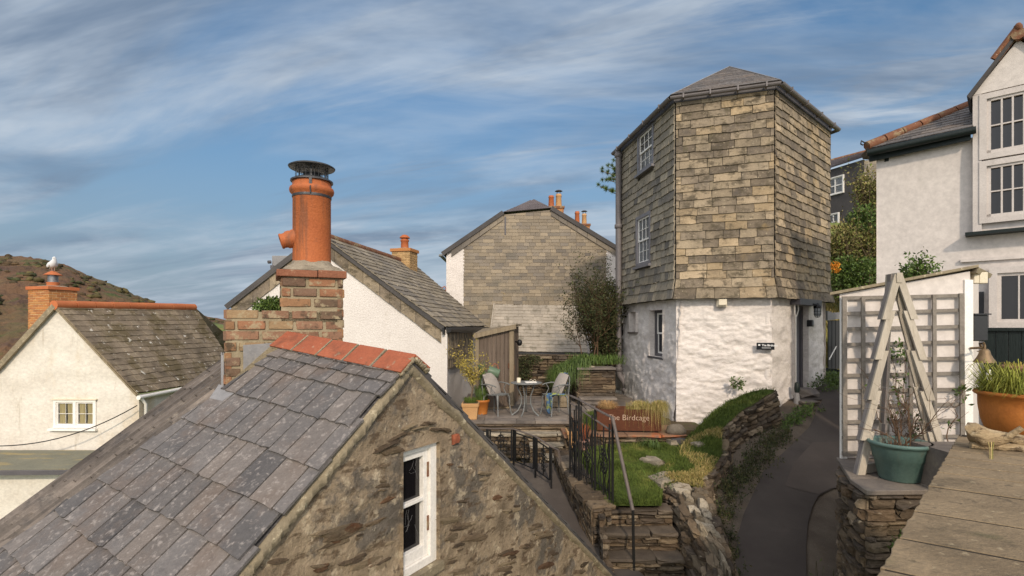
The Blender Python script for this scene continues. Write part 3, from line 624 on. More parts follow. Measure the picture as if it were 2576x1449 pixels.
# things fixed to the tower
sg = thing('house_sign', 'small black sign reading The Birdcage on the whitewashed tower wall', 'sign', (5.2, 11.2, -.5))
a = W_f.px(1903, 862, .03); b = W_f.px(1948, 880, .03); sx0, sx1, sz0, sz1 = a[0], b[0], b[1], a[1]
m = MB(); W_f.box(m, sx0, sx1, sz0, sz1, .02, .055); obj('board', m, M_signb, sg, .004)
text('The Birdcage', .062, W_f.at(sx0 + .10, sz0 + .075, .058), W_f.U, (0, 0, 1), M_signw, sg, bold=.0012, sx=.92)
m = MB(); W_f.box(m, sx0 + .10, sx1 - .07, sz0 + .035, sz0 + .043, .056, .059); obj('underline', m, M_signw, sg)
m = MB(); e = W_f.at(sx0 + .05, sz0 + .10, .058)
m.prism([e + W_f.U * x + V((0, 0, z)) for x, z in ((-.02, -.012), (-.008, -.016), (.006, -.012), (.02, -.014), (.022, .002), (.012, .006), (.02, .016), (.006, .018), (.002, .008), (-.006, .018), (-.018, .016), (-.012, .004), (-.022, .0))], W_f.n * .003); obj('leaf_emblem', m, M_signw, sg)
jb = thing('junction_box', 'white wall box with a cable just under the slates on the tower front', 'electrical box', W_f.at(.9, .5, 0))
a = W_f.px(1803, 751, .03); b = W_f.px(1829, 771, .03)
m = MB(); W_f.box(m, a[0], b[0], b[1], a[1], -.05, .05); obj('back_plate', m, M_cream, jb); m = MB(); W_f.box(m, a[0] + .03, b[0] - .005, b[1] + .025, a[1] - .01, .05, .11); obj('cover', m, M_cream, jb, .015)
m = MB(); m.tube([W_f.at(a[0] + .1, a[1] - .02, .08), W_f.at(a[0] + .16, a[1] + .015, .08), W_f.at(a[0] + .5, a[1] + .02, .05), W_f.at(a[0] + 1.0, a[1] + .03, .03)], .008, 6); obj('cable', m, M_cream, jb)
kb = thing('key_safe', 'small black and grey key safe on the wall by the tower door', 'key safe', W_r.at(1.5, -.4, 0))
a = W_r.px(2037, 805, 0); m = MB(); W_r.box(m, a[0] - .06, a[0] + .06, a[1] - .16, a[1], -.05, .07); obj('case', m, M_blackp, kb, .012)
m = MB(); W_r.box(m, a[0] - .035, a[0] + .035, a[1] - .13, a[1] - .03, .07, .085); obj('front_cover', m, M_steel, kb, .005)
lp = thing('bulkhead_lamp', 'caged glass wall lamp on a bracket right of the tower door', 'wall lamp', W_r.at(1.9, 0, .1))
a = W_r.px(2054, 783, .15); lc = W_r.at(a[0], a[1], .17)
m = MB(); m.tube([W_r.at(a[0] - .28, lc.z + .16, -.05), W_r.at(a[0] - .28, lc.z + .16, .17), lc + V((0, 0, .16))], .018, 8); m.lathe(lc + V((0, 0, .07)), [(.085, 0), (.085, .05), (.05, .09), (.02, .12)], 14); obj('bracket', m, M_black, lp)
m = MB(); m.lathe(lc - V((0, 0, .12)), [(.0, -.01), (.045, 0), (.062, .04), (.065, .2)], 14); obj('glass_bulb_cover', m, M_net, lp)
m = MB()
for k in range(6):
    t = k * math.pi / 3; d = V((math.cos(t), math.sin(t), 0)); m.tube([lc + d * .08 + V((0, 0, .08)), lc + d * .08 - V((0, 0, .07)), lc + d * .055 - V((0, 0, .135)), lc - V((0, 0, .15))], .006, 5)
for z in (.0, -.07): m.tube([lc + V((math.cos(t) * .08, math.sin(t) * .08, z)) for t in [k * math.pi / 8 for k in range(17)]], .006, 5)
obj('cage', m, M_black, lp)
m = MB(); q = W_r.at(x0 - .12, 0, .02)
m.tube([q + V((0, 0, SZ - .02)), q + V((0, 0, .3)), q + W_r.U * .06 + V((0, 0, .2)), q + W_r.U * .07 + V((0, 0, -1.3))], .014, 6); m.tube([q + W_r.U * .2 + V((0, 0, SZ)), q + W_r.U * .22 + V((0, 0, .36)), q + W_r.U * .1 + V((0, 0, .22))], .014, 6)
tag(obj('door_cable', m, M_white), 'white cable looping down the wall left of the tower door', 'cable')
sp = thing('standpipe', 'short grey green standpipe cover against the tower wall left of the door step', 'standpipe', P(1988, 1040, 10.8))
m = MB(); q = W_r.at(x0 - .28, -2.05, .12); m.lathe(q, [(.09, 0), (.085, .2), (.05, .5), (.04, .56)], 10); obj('post', m, M_lead, sp)
m = MB(); m.lathe(q + V((0, 0, .56)), [(.05, 0), (.06, .08), (.05, .2), (.02, .23)], 10); obj('cap', m, M_green, sp)
# ================================================================ FOREGROUND STONE OUTHOUSE
k6 = .6
Nn = V((-1.107, 5.6, -.375)) * k6                       # near end of the ridge
Fn = P(716, 849, 6.7 * k6)                              # far end, at the chimney
g = V((.513, .858, 0)).normalized()                      # along the gable, left to right
gn = V((.858, -.513, 0)).normalized()                    # gable faces this way
oh = thing('stone_outhouse', 'foreground rubble-stone outbuilding with grey slate roof, red ridge tiles and white gable window', 'building', Nn + V((0, 0, -3)))
sl_ = .78
def gp(s, z): return Nn + g * s + V((0, 0, z - Nn.z))
# gable wall: displaced fan below the rakes
win_s0 = (hit(1006, 1250, Nn, gn) - Nn).dot(g); win_s1 = (hit(1099, 1250, Nn, gn) - Nn).dot(g)
wz1 = hit(1052, 1123, Nn, gn).z; wz0 = hit(1052, 1436, Nn, gn).z
m = MB(); res = .025; nx = 150
S0, S1 = -2.1, 4.6; zb = -4.6
def gz(s): return Nn.z - .05 - abs(s) * sl_
def gdis(s, z):
    q = V((s * 2.2, z * 4.5, 3.3)); vd = MN.voronoi(V((s * 5.5 + MN.noise(q) * .5, (z + .22 * s) * 13, 0)))[0]; d = min(1, (vd[1] - vd[0]) * 2.5) * .012 * max(0, min(1, .6 + 2.5 * MN.noise(V((s * 1.3, z * 1.3, 8))))) + MN.noise(q) * .008 + MN.noise(V((s * 5, z * 9, 1))) * .006 + MN.noise(V((s * 12, z * 22, 1))) * .004
    return d
holes = (win_s0, win_s1, wz0, wz1)
def lines(a, b, cuts, r):
    xs = [a]
    for c in sorted(c for c in cuts if a < c < b) + [b]:
        k = max(1, round((c - xs[-1]) / r)); p = xs[-1]; xs += [p + (c - p) * (i + 1) / k for i in range(k)]
    return xs
X = lines(S0, S1, [holes[0], holes[1], 0], res); T = 70
# rows measured down from the rake near the top, regular below: use absolute z rows clipped to the rake
Zr = lines(zb, Nn.z - .02, [wz0, wz1], res)
nxx = len(X); vs = []
for z in Zr:
    for s in X:
        zz = min(z, gz(s)); vs.append(gp(s, zz) + gn * gdis(s, zz))
fs = []
for j in range(len(Zr) - 1):
    for i in range(nxx - 1):
        sm, zm = (X[i] + X[i + 1]) / 2, (Zr[j] + Zr[j + 1]) / 2
        if Zr[j] > gz(X[i]) and Zr[j] > gz(X[i + 1]): continue
        if holes[0] < sm < holes[1] and wz0 < zm < wz1: continue
        fs.append((j * nxx + i, j * nxx + i + 1, (j + 1) * nxx + i + 1, (j + 1) * nxx + i))
m.add(vs, fs, True)
for (a, b) in ((holes[0], holes[0]), (holes[1], holes[1])): m.quad(gp(a, wz0) + gn * .03, gp(a, wz0) - gn * .25, gp(a, wz1) - gn * .25, gp(a, wz1) + gn * .03)
m.quad(gp(holes[0], wz1) + gn * .03, gp(holes[1], wz1) + gn * .03, gp(holes[1], wz1) - gn * .25, gp(holes[0], wz1) - gn * .25)
gw = obj('gable_wall', m, M_rub, oh)
# slaty stones showing through the render
m = MB()
def strip_stone(s, z, w, h, dz=0, th=.03):
    h = min(h, .065); c = gp(s, z); n = 9; vs = []
    for k in range(n):
        a = 2 * math.pi * k / n; r = 1 + U(-.28, .28); vs.append((math.cos(a) * w / 2 * r, math.sin(a) * h / 2 * r + dz * math.cos(a)))
    o = gdis(s, z) - .012
    ring = [c + g * x + V((0, 0, y)) + gn * (o) for x, y in vs]; top = [c + g * x * .8 + V((0, 0, y * .75)) + gn * (o + th * U(.7, 1.2)) for x, y in vs]
    m.add(ring + top + [c + gn * (o + th * 1.15)], [(k, (k + 1) % n, n + (k + 1) % n, n + k) for k in range(n)] + [(n + k, n + (k + 1) % n, 2 * n) for k in range(n)])
def ok(s, z, mg=.05): return z < gz(s) - .12 and not (holes[0] - mg - .04 < s < holes[1] + mg + .04 and wz0 - .1 < z < wz1 + .02)
for _ in range(330):                                     # right of the window
    s = U(.36, 3.6); z = gz(s) - U(.18, 1.9)
    if ok(s, z) and MN.noise(V((s * 1.6, z * 2, 4))) > -.15: w_ = U(.06, .2) if rnd.random() < .6 else U(.2, .4); strip_stone(s, z, w_, w_ * U(.14, .32), U(-.32, -.14) * w_ / 2, .02)
for _ in range(110):                                      # left, low down and beside the window
    s = U(-1.3, -.15); z = gz(s) - U(.25, 1.4)
    if ok(s, z) and (z < -1.1 or s > -.3): w_ = U(.06, .3); strip_stone(s, z, w_, w_ * U(.14, .3), U(-.2, 0) * w_ / 2, .018)
for i in range(7): # relieving arch of thin slates over the window
    t = i / 6; s = lerp(holes[0] - .12, holes[1] + .1, t); z = wz1 + .05 + .09 * math.sin(math.pi * t) + U(-.015, .02); strip_stone(s, z, U(.12, .2), U(.018, .032), .025 * (1 - 2 * t), .035)
for (u, v, w, h) in ((1335, 1372, .34, .12), (1290, 1400, .2, .1), (1240, 1412, .2, .05), (1185, 1345, .1, .05), (850, 1358, .22, .07), (905, 1330, .16, .05), (1160, 1262, .22, .04), (1230, 1300, .24, .05), (1195, 1235, .18, .03), (960, 1210, .14, .04), (700, 1410, .2, .05), (800, 1425, .26, .05)):
    q = hit(u, v, Nn, gn); s = (q - Nn).dot(g)
    if ok(s, q.z): strip_stone(s, q.z, w * .62, h * .62, -.1 * w, .02)
obj('stone_pattern', m, mat('dark_shillet', [(64, 53, 42), (92, 77, 60), (120, 104, 82)], 9, bump=.9, bscale=40, isl=.2, stretch=(1, 1, 2.5), islcols=[(66, 54, 43), (92, 78, 62), (130, 114, 92), (112, 96, 76), (150, 134, 108), (74, 62, 50), (96, 66, 44), (140, 124, 100)], spots=[((140, 124, 98), 16, .58, .7, (1, 1, 2), .7), ((98, 58, 34), 5, .58, .7, (1, 1, 1), .6)]), gw)
m = MB(); bq = gp(holes[1] + .17, wz1 - .06); m.stone(bq - gn * .02, g * .07, gn * .045, V((0, 0, .07)), .1)
obj('brick_fragment', m, M_ridge, gw)
# cement verges along both rakes
m = MB()
for sg_ in (-1, 1):
    n = 46; Ls = 2.1 if sg_ < 0 else 4.6
    for i in range(n):
        s0, s1 = Ls * i / n * sg_, Ls * (i + 1) / n * sg_; w0 = .062 + .03 * MN.noise(V((i * .5, 2, 0))); w1 = .062 + .03 * MN.noise(V((i * .5 + .5, 2, 0)))
        a = gp(s0, gz(s0) + .045); b = gp(s1, gz(s1) + .045); dn = V((0, 0, -1))
        j0 = .022 + .012 * MN.noise(V((i * .9, 5, 0))); j1 = .022 + .012 * MN.noise(V(((i + 1) * .9, 5, 0)))
        m.add([a + gn * j0, b + gn * j1, b + dn * w1 + gn * (j1 + .012), a + dn * w0 + gn * (j0 + .012), a - gn * .06, b - gn * .06, b + dn * (w1 + .03), a + dn * (w0 + .03)],
              [(0, 1, 2, 3), (0, 4, 5, 1), (3, 2, 6, 7)], True)
obj('verge_mortar', m, M_verge, oh)
# window
GW = Wall((Nn.x, Nn.y), (Nn.x + g.x, Nn.y + g.y))
ww = holes[1] - holes[0]
m = MB(); o = -.04
for (a, b, c, d) in ((holes[0], holes[0] + .018, wz0, wz1), (holes[1] - .06, holes[1], wz0, wz1), (holes[0] + .018, holes[1] - .06, wz1 - .035, wz1), (holes[0] + .018, holes[1] - .06, wz0, wz0 + .05)): GW.box(m, a, b, c, d, o - .05, o + .035)
gwin = obj('window', m, M_white, oh)
cx0, cx1, cz0, cz1 = holes[0] + .02, holes[1] - .062, wz0 + .052, wz1 - .037; m = MB(); t = .042
zm = lerp(cz0, cz1, .54)
for (a, b, c, d) in ((cx0, cx0 + t * .7, cz0, cz1), (cx1 - t * 1.1, cx1, cz0, cz1), (cx0 + t * .7, cx1 - t * 1.1, cz1 - t * 1.1, cz1), (cx0 + t * .7, cx1 - t * 1.1, cz0, cz0 + t * 1.9), (cx0 + t * .7, cx1 - t * 1.1, zm - .012, zm + .012)): GW.box(m, a, b, c, d, o - .03, o + .012)
obj('casement', m, M_white, gwin, .003)
m = MB(); GW.box(m, cx0 + .01, cx1 - .01, cz0 + .02, cz1 - .02, o - .03, o - .024); obj('pane', m, M_pane_d, gwin)
m = MB()
for _ in range(16):                                      # old cobwebs against the inside of the panes
    zc = rnd.choice((lerp(cz0, zm, U(.2, .9)), lerp(zm, cz1, U(.1, .8)))); xc = U(cx0 + .05, cx1 - .07); pts = [GW.at(xc, zc, o - .0225)]
    a = U(0, 6.28)
    for i in range(4):
        a += U(-.6, .6); q = pts[-1] + GW.U * math.cos(a) * .018 + V((0, 0, math.sin(a) * .035))
        qs = (q - GW.O).dot(GW.U)
        if not (cx0 + .035 < qs < cx1 - .05 and (cz0 + .09 < q.z < zm - .02 or zm + .02 < q.z < cz1 - .055)): break
        pts.append(q)
    if len(pts) > 2: m.tube(pts, .0007, 3)
obj('cobwebs', m, M_lead, gwin)
for zz in (lerp(cz0, cz1, .3), lerp(cz0, cz1, .8)):
    m = MB(); GW.box(m, cx1 - .012, cx1 + .006, zz - .05, zz + .05, o + .012, o + .02); obj('hinge', m, M_ridge_old, gwin)
m = MB(); GW.box(m, holes[0], holes[1] + .02, wz0 - .06, wz0 - .002, -.1, .05); obj('sill', m, M_verge, gwin)

# left roof slope, seen almost whole
dl = V((-g.x, -g.y, -sl_)).normalized()                  # straight down the slope
nl = (Fn - Nn).cross(dl); nl = nl if nl.z > 0 else -nl; nl.normalize()
def rp(u, v, off=0): return hit(u, v, Nn + nl * off, nl)
Lr = (Fn - Nn).length; ur = (Fn - Nn).normalized()
def uv_(p): q = p - Nn; a, b = q.dot(ur), q.dot(dl); c = ur.dot(dl); det = 1 - c * c; return ((a - c * b) / det, (b - c * a) / det)
# slope parametrised with x from the far side to the verge, y up the slope
Ls, Wd = 4.4, 5.6
bl = Nn + ur * Wd + dl * Ls; br = Nn + dl * Ls; tr = Nn.copy(); tl = Nn + ur * Wd
def par(u, v): a, b = uv_(rp(u, v)); return (Wd - a, Ls - b)
cp = [par(-330, 1640), (Wd + .03, 0.0), (Wd + .03, Ls), par(716, 849), par(648, 912), par(562, 985), par(230, 1222), par(0, 1397)]
lo = cp[0]
poly_l = [(lo[0], 0), (Wd + .03, 0), (Wd + .03, Ls), par(712, 850)]
side = [par(560, 990), par(0, 1399), ]
m = MB()
e0, e1 = side; dx = (e1[0] - e0[0]) / (e1[1] - e0[1])     # straight left edge, extended to top and bottom
xt, xb = e0[0] + (Ls - e0[1]) * dx, e0[0] + (0 - e0[1]) * dx
vy = [par(*q)[1] for q in ((617, 1417), (718, 1300), (812, 1190), (898, 1090), (967, 1009))]
hs = [(vy[1] - vy[0])] * 20; y_ = vy[0]
while y_ > 0: y_ -= hs[0]
ys = [y_]
while ys[-1] < vy[0] - .01: ys.append(ys[-1] + hs[0])
ys += vy[1:]; ys += [vy[4] + .12, vy[4] + .2, Ls + .1]; hs = [b - a for a, b in zip(ys, ys[1:])]; print('roof courses', [round(h, 3) for h in hs])
slates(m, bl + dl * -ys[0] if False else bl + dl * (-ys[0]), br + dl * (-ys[0]), tr, tl, hs, (.115, .195), .012, .018, clipto=[(xb, 0), (Wd + .035, 0), (Wd + .035, Ls - ys[0] - .02), (xt, Ls - ys[0] - .02)], gap=.011, jit=.008, lap=.3, curl=.003, off=.015)
def sp_(x, y, o): return bl + ur * -x + (-dl) * y + nl * o
m.quad(sp_(xb, 0, 0), sp_(Wd, 0, 0), sp_(Wd, Ls, 0), sp_(xt, Ls, 0))
m.quad(sp_(xb, 0, 0), sp_(xt, Ls, 0), sp_(xt, Ls, -.12), sp_(xb, 0, -.12))
roofl = obj('left_roof_slope', m, M_roof, oh)
m = MB(); n = 40
for i in range(n):                                       # ragged edge slates along the step to the lower roof
    y = lerp(.3, Ls - .7, i / n); x = lerp(xb, xt, y / Ls)
    a = sp_(x + U(-.02, .02), y, -.02 + U(-.01, .01)); m.box(a, -ur * -.0 + ur * U(.015, .05), -dl * U(.1, .16), nl * .018)
obj('edge_slates', m, M_darkslate, roofl)
# right slope (turned away, shows only as a thin dark edge)
dr_ = V((g.x, g.y, -sl_)).normalized(); nr = dr_.cross(ur); nr = nr if nr.z > 0 else -nr
m = MB(); a0 = Nn + gn * .03; q0, q1 = a0 + dr_ * 5.9, Fn + dr_ * 5.9
slates(m, q0, q1, Fn, a0, .26, (.18, .28), .008, .012, jit=.012, curl=.008, off=.0)
m.add([q0, q1, Fn, a0] + [p - nr * .02 for p in (q0, q1, Fn, a0)], [(0, 1, 2, 3), (7, 6, 5, 4), (0, 3, 7, 4)])
obj('right_roof_slope', m, M_darkslate, oh)
# ridge tiles
Ln = (Fn - Nn).length; nt = 5
for i in range(nt):
    a = Nn - ur * .05 + ur * (Ln + .05) * i / nt; b = Nn - ur * .05 + ur * (Ln + .05) * ((i + 1) / nt - .006 * 3)
    m = MB(); t = .018; wd = .15
    for p, sgn, nn_ in ((dl, 1, nl), (dr_, -1, nr)):
        j = U(-.004, .004); l = wd * (1.0 if sgn > 0 else .95)
        m.hexa([a + V((0, 0, .03)) , b + V((0, 0, .03)), b + p * l + nn_ * .035, a + p * l + nn_ * .035], [a + V((0, 0, .052 + j)), b + V((0, 0, .052 + j)), b + p * (l + .004) + nn_ * (.035 + t), a + p * (l + .004) + nn_ * (.035 + t)])
    obj('ridge_tile', m, M_ridge, oh, .005)
for i in range(1, nt):
    m = MB(); a = Nn - ur * .05 + ur * (Ln + .05) * (i / nt - .008)
    for p, nn_ in ((dl, nl), (dr_, nr)): m.hexa([a, a + ur * .018, a + ur * .018 + p * .155, a + p * .155], [a + V((0, 0, .048)), a + ur * .018 + V((0, 0, .048)), a + ur * .018 + p * .153 + nn_ * .049, a + p * .153 + nn_ * .049])
    obj('joint_mortar', m, M_verge, oh)
m = MB()
for i in range(16):                                      # bedding mortar at the open end
    t = (i / 15 - .5) * 2; p = dl if t < 0 else dr_; nn_ = nl if t < 0 else nr; q = Nn + p * abs(t) * .14 + gn * .035 + nn_ * .018; m.blob(q, .022, .022, .02, 7, .3)
obj('ridge_mortar', m, M_verge, oh)
# rear and side walls, down to the ground
m = MB(); m.quad(gp(-2.1, zb), gp(-2.1, zb) - gn * 3, gp(-2.1, gz(-2.1)) - gn * 3, gp(-2.1, gz(-2.1))); m.quad(gp(4.6, zb), gp(4.6, zb) - gn * 3, gp(4.6, gz(4.6)) - gn * 3, gp(4.6, gz(4.6)))
obj('side_walls', m, M_rub, oh)

# chimney stack on the ridge end
c0 = P(706, 0, 4.05); c0.z = 0; CWd = V((.9, .43, 0)).normalized(); CH = Wall((c0.x, c0.y), (c0.x + CWd.x, c0.y + CWd.y))
zt = P(0, 695, 4.05).z; zsh = P(0, 778, 4.0).z; zbot = -1.2; wS = .475; sL = CH.px(563, 850)[0]; dp = .46
m = MB(); CH.box(m, 0.005, wS - .005, zsh - .1, zt, -dp, -.012); CH.box(m, sL + .01, wS - .005, zbot, zsh - .02, -dp, -.012)
ck = obj('chimney', m, M_mortar, oh)
def bricks(mb, w, x0, x1, z0, z1, ch=.082, bl_=.215, o=0, jit=.006, mort=.012, rag=.12, dpt=.05, wild=0):
    z = z1 - ch; k = 0
    while z > z0 - ch * .5:
        x = x0 - (bl_ * .5 if k % 2 else 0)
        while x < x1 - .01:
            L = bl_ * U(1 - wild, 1 + wild); a, b = max(x, x0), min(x + L, x1); x += L
            if b - a < .03: continue
            j = U(-jit, jit); mb.stone(w.at(a + mort / 2, z + mort / 2 + U(-.003, .003), o - dpt + .0), w.U * (b - a - mort), w.n * (dpt + j), V((0, 0, ch - mort + U(-.003, .003))), rag * .35, .05)
        z -= ch; k += 1
m = MB(); bricks(m, CH, 0, wS, zsh, zt, wild=.14, mort=.02, jit=.008); 
LW = Wall(tuple((CH.O - CH.n * dp)[:2]), tuple(CH.O[:2])); bricks(m, LW, 0, dp, zsh, zt, wild=.12)
RW = Wall(tuple((CH.at(wS, 0))[:2]), tuple((CH.at(wS, 0, -dp))[:2])); bricks(m, RW, 0, dp, zsh - .8, zt)
bricks(m, CH, sL, wS, zsh - .36, zsh, wild=.18, mort=.018); bricks(m, CH, sL, sL + .12, -.75, zsh - .36, wild=.2, mort=.02)
LW2 = Wall(tuple((CH.at(sL, 0, -dp))[:2]), tuple((CH.at(sL, 0))[:2])); bricks(m, LW2, 0, dp, -.8, zsh)
obj('brickwork', m, M_brick, ck)
m = MB(); CH.box(m, -.03, .27, zt, zt + .055, -.2, .025); CH.box(m, .275, wS + .02, zt, zt + .06, -.2, .027); CH.box(m, -.028, wS + .02, zt, zt + .06, -dp - .02, -.205); obj('cap_course', m, M_cap, ck, .006)
m = MB(); pc = CH.at(wS * .52, 0, -dp * .5); pr = .152
zc = zt + .062
n = 28; prof = [(1.0, 0.0), (.9, .03), (.72, .055), (.66, .085)]
vs = []; 
for r_, h_ in prof:
    for j in range(n):
        a = 2 * math.pi * j / n; ca, sa = math.cos(a), math.sin(a); kk = 1 / max(abs(ca), abs(sa)); kk = lerp(kk, 1, min(1, (1 - r_) * 2.6)); kk = min(kk, 1.3)
        vs.append(pc + CH.U * ca * r_ * .235 * kk + CH.n * sa * r_ * .225 * kk + V((0, 0, zc + h_ + U(-.006, .006))))
m.add(vs, [(i * n + j, i * n + (j + 1) % n, (i + 1) * n + (j + 1) % n, (i + 1) * n + j) for i in range(3) for j in range(n)] + [tuple(range(3 * n, 4 * n))], True)
obj('mortar_flaunching', m, M_pale_st, ck)
m = MB(); z0 = zc + .05; zp1 = P(0, 452, 4.3).z; Hp = zp1 - z0
m.lathe(pc + V((0, 0, z0)), [(pr, 0), (pr, Hp - .13), (pr + .004, Hp - .125), (pr + .006, Hp - .115), (pr + .022, Hp - .1), (pr + .027, Hp - .08), (pr + .022, Hp - .06), (pr + .003, Hp - .048), (pr + .001, Hp - .01), (pr - .004, Hp), (pr - .02, Hp), (pr - .02, Hp - .1)], 40)
obj('chimney_pot', m, M_terra, ck)
m = MB(); sdv = V((-.86, -.40, -.3)).normalized(); zsp = P(0, 590, 4.2).z; s0 = pc + V((0, 0, zsp + .03)); ax = (sdv.cross(V((0, 0, 1))).normalized(), None, sdv); ax = (ax[0], sdv.cross(ax[0]), sdv)
m.lathe(s0, [(.078, .08), (.075, .15), (.07, .165), (.074, .172), (.072, .2), (.062, .212), (.06, .235), (.066, .245), (.06, .255), (.04, .255), (.04, .2)], 24, ax); obj('pot_spout', m, M_terra, ck)
m = MB(); m.lathe(pc + V((0, 0, zp1 + .004)), [(pr + .018, -.012), (pr + .018, 0), (pr - .01, .014), (pr - .06, .02)], 36)
m.lathe(pc + V((0, 0, zp1 + .02)), [(.07, 0), (.07, .055), (.064, .055), (.064, 0)], 24); m.lathe(pc + V((0, 0, zp1 - .145)), [(pr + .004, 0), (pr + .006, .012), (pr + .004, .024)], 36)
zcap = zp1 + .118
m.lathe(pc + V((0, 0, zcap)), [(.183, -.008), (.188, 0), (.17, .01), (.1, .02), (.02, .026), (0, .026)], 36); m.lathe(pc + V((0, 0, zcap - .01)), [(0.0, .002), (.18, 0)], 36)
d = (V((0, 0, 0)) - pc); d.z = 0; d.normalize(); d.rotate(Matrix.Rotation(R(-4), 3, 'Z'))
for rot in (0, 120, 240):
    e = d.copy(); e.rotate(Matrix.Rotation(R(rot), 3, 'Z')); s2 = V((-e.y, e.x, 0))
    m.bar(pc + e * (pr + .018) + V((0, 0, zp1 - .075)), pc + e * (pr + .018) + V((0, 0, zp1 + .005)), .022, .004, e); m.bar(pc + e * (pr - .03) + V((0, 0, zp1)), pc + e * (pr - .03) + V((0, 0, zcap)), .014, .004, e)
    m.bar(pc + e * (pr + .012) + V((0, 0, zp1 - .13)), pc + e * (pr + .028) + V((0, 0, zp1 - .075)), .01, .01, e)
for k in range(24):
    t = 2 * math.pi * k / 24; q = pc + V((math.cos(t), math.sin(t), 0)) * (pr - .022); m.tube([q + V((0, 0, zp1 + .01)), q + V((0, 0, zcap - .005))], .0022, 4)
for h_ in (.05, .085, .12): m.tube([pc + V((math.cos(t) * (pr - .022), math.sin(t) * (pr - .022), zp1 + h_)) for t in [k * math.pi / 16 for k in range(33)]], .002, 4)
obj('steel_cowl', m, M_dsteel, ck)
m = MB(); a = CH.px(612, 872); b = CH.px(690, 945); m.prism([CH.at(CH.px(612, 880)[0], CH.px(612, 868)[1], 0), CH.at(CH.px(692, 868)[0], CH.px(692, 862)[1], 0), CH.at(CH.px(692, 890)[0], CH.px(692, 890)[1], 0), CH.at(CH.px(612, 945)[0], CH.px(612, 950)[1], 0)], CH.n * .02); obj('cement_patch', m, M_lead, ck)
m = MB(); pts = [CH.px(694, 872), CH.px(612, 944), CH.px(570, 980)]
for (p, q) in zip(pts, pts[1:]): m.bar(CH.at(p[0], p[1], .03), CH.at(q[0], q[1], .03), .06, .035, CH.n)
obj('mortar_fillet', m, M_verge, ck)
m = MB(); q = CH.at(sL - .01, 0, -.05); m.tube([q + V((0, 0, zsh - .35)), q + V((0, 0, -.2)), q + V((0, 0, -.55))], .012, 6); obj('lead_pipe', m, M_lead, ck); m = MB(); m.prism([rp(552, 968, .03), rp(598, 985, .03), rp(560, 1010, .03), rp(528, 1003, .03)], nl * .006); obj('lead_apron', m, M_lead, ck)
# moss cushion on the stack shoulder
m = MB(); mc = CH.at(-.06, zsh + .03, -.2)
leaves(m, mc, (.13, .1, .07), 1500, .028, .0); tag(obj('moss_tuft', m, M_leaf), 'small green weed growing on the shoulder of the brick chimney', 'plant')

# lower adjoining roof to the left
low = thing('slate_lean_to_roof_building', 'low building whose dark weathered slate roof runs down left behind the front roof', 'building', P(200, 1300, 3.8) - V((0, 0, 2)))
b1, b0 = rp(562, 984, -.1), rp(0, 1397, -.1); dB = (b0 - b1)
B1, B0 = b1 + dB * -.35, b0 + dB * .35
a1 = P(556, 903, 5.0); a0_ = P(0, 1308, 3.1)
nr2 = dB.cross(a1 - b1); nr2 = nr2 if nr2.z > 0 else -nr2; nr2.normalize()
dA = a0_ - a1; A1, A0 = a1 - dA * .1, a0_ + dA * .45
m = MB(); slates(m, B0, B1, A1, A0, .11, (.22, .5), .014, .03, jit=.01, curl=.012, lap=.3)
m.under(B0, B1, A1, A0, .02, 20); m.quad(A0, A1, A1 - V((0, 0, .05)), A0 - V((0, 0, .05))); 
m2 = MB()
o_ = obj('slate_roof', m, M_roof_old2 if 'M_roof_old2' in globals() else mat('streaked_roof_slate', [(78, 72, 68), (100, 93, 87), (118, 109, 101)], 3, bump=.5, bscale=20, isl=.3, spots=[((72, 70, 70), 5, .54, .7, (1, 1, 1), .7), ((160, 150, 138), 9, .55, .7, (1, 1, 1), .5)]), low)
m = MB(); m.bar(lerp(A1, A0, .5) - V((0, 0, .05)), A0 - V((0, 0, .05)), .05, .05); obj('gutter', m, M_black, low)
m = MB(); dn = V((0, 0, -2.5)); dA_ = A1 - V((0, 0, .08)); m.quad(A0 - V((0, 0, .08)), dA_, dA_ + dn, A0 + dn); obj('wall', m, M_render, low)
# ================================================================ LEFT COTTAGE
def chimney_stack(par, w, x0, x1, z0, z1, dp, mb_, mm, capm, name='chimney', ch=.075, bl_=.215, cap=.06):
    m = MB(); w.box(m, x0 + .01, x1 - .01, z0, z1, -dp + .01, -.012); c = obj(name, m, mm, par)
    m = MB(); bricks(m, w, x0, x1, z0, z1, ch=ch, bl_=bl_, mort=.012, jit=.003)
    L_ = Wall(tuple(w.at(x0, 0, -dp)[:2]), tuple(w.at(x0, 0, 0)[:2])); R_ = Wall(tuple(w.at(x1, 0, 0)[:2]), tuple(w.at(x1, 0, -dp)[:2]))
    bricks(m, L_, 0, dp, z0, z1, ch=ch, bl_=bl_, mort=.012, jit=.003); bricks(m, R_, 0, dp, z0, z1, ch=ch, bl_=bl_, mort=.012, jit=.003)
    obj('brickwork', m, mb_, c)
    m = MB(); w.box(m, x0 - .04, x1 + .04, z1, z1 + cap, -dp - .04, .04); e = w.at((x0 + x1) / 2, z1 + cap, -dp / 2)
    obj('cap_course', m, capm, c, .008)
    m = MB(); m.blob(e, (x1 - x0) * .5, dp * .5, .05, 12, .05, ax=(w.U, w.n, w.Z), flat=.0); obj('mortar_flaunching', m, M_pale_st, c)
    return c, e + V((0, 0, .03))
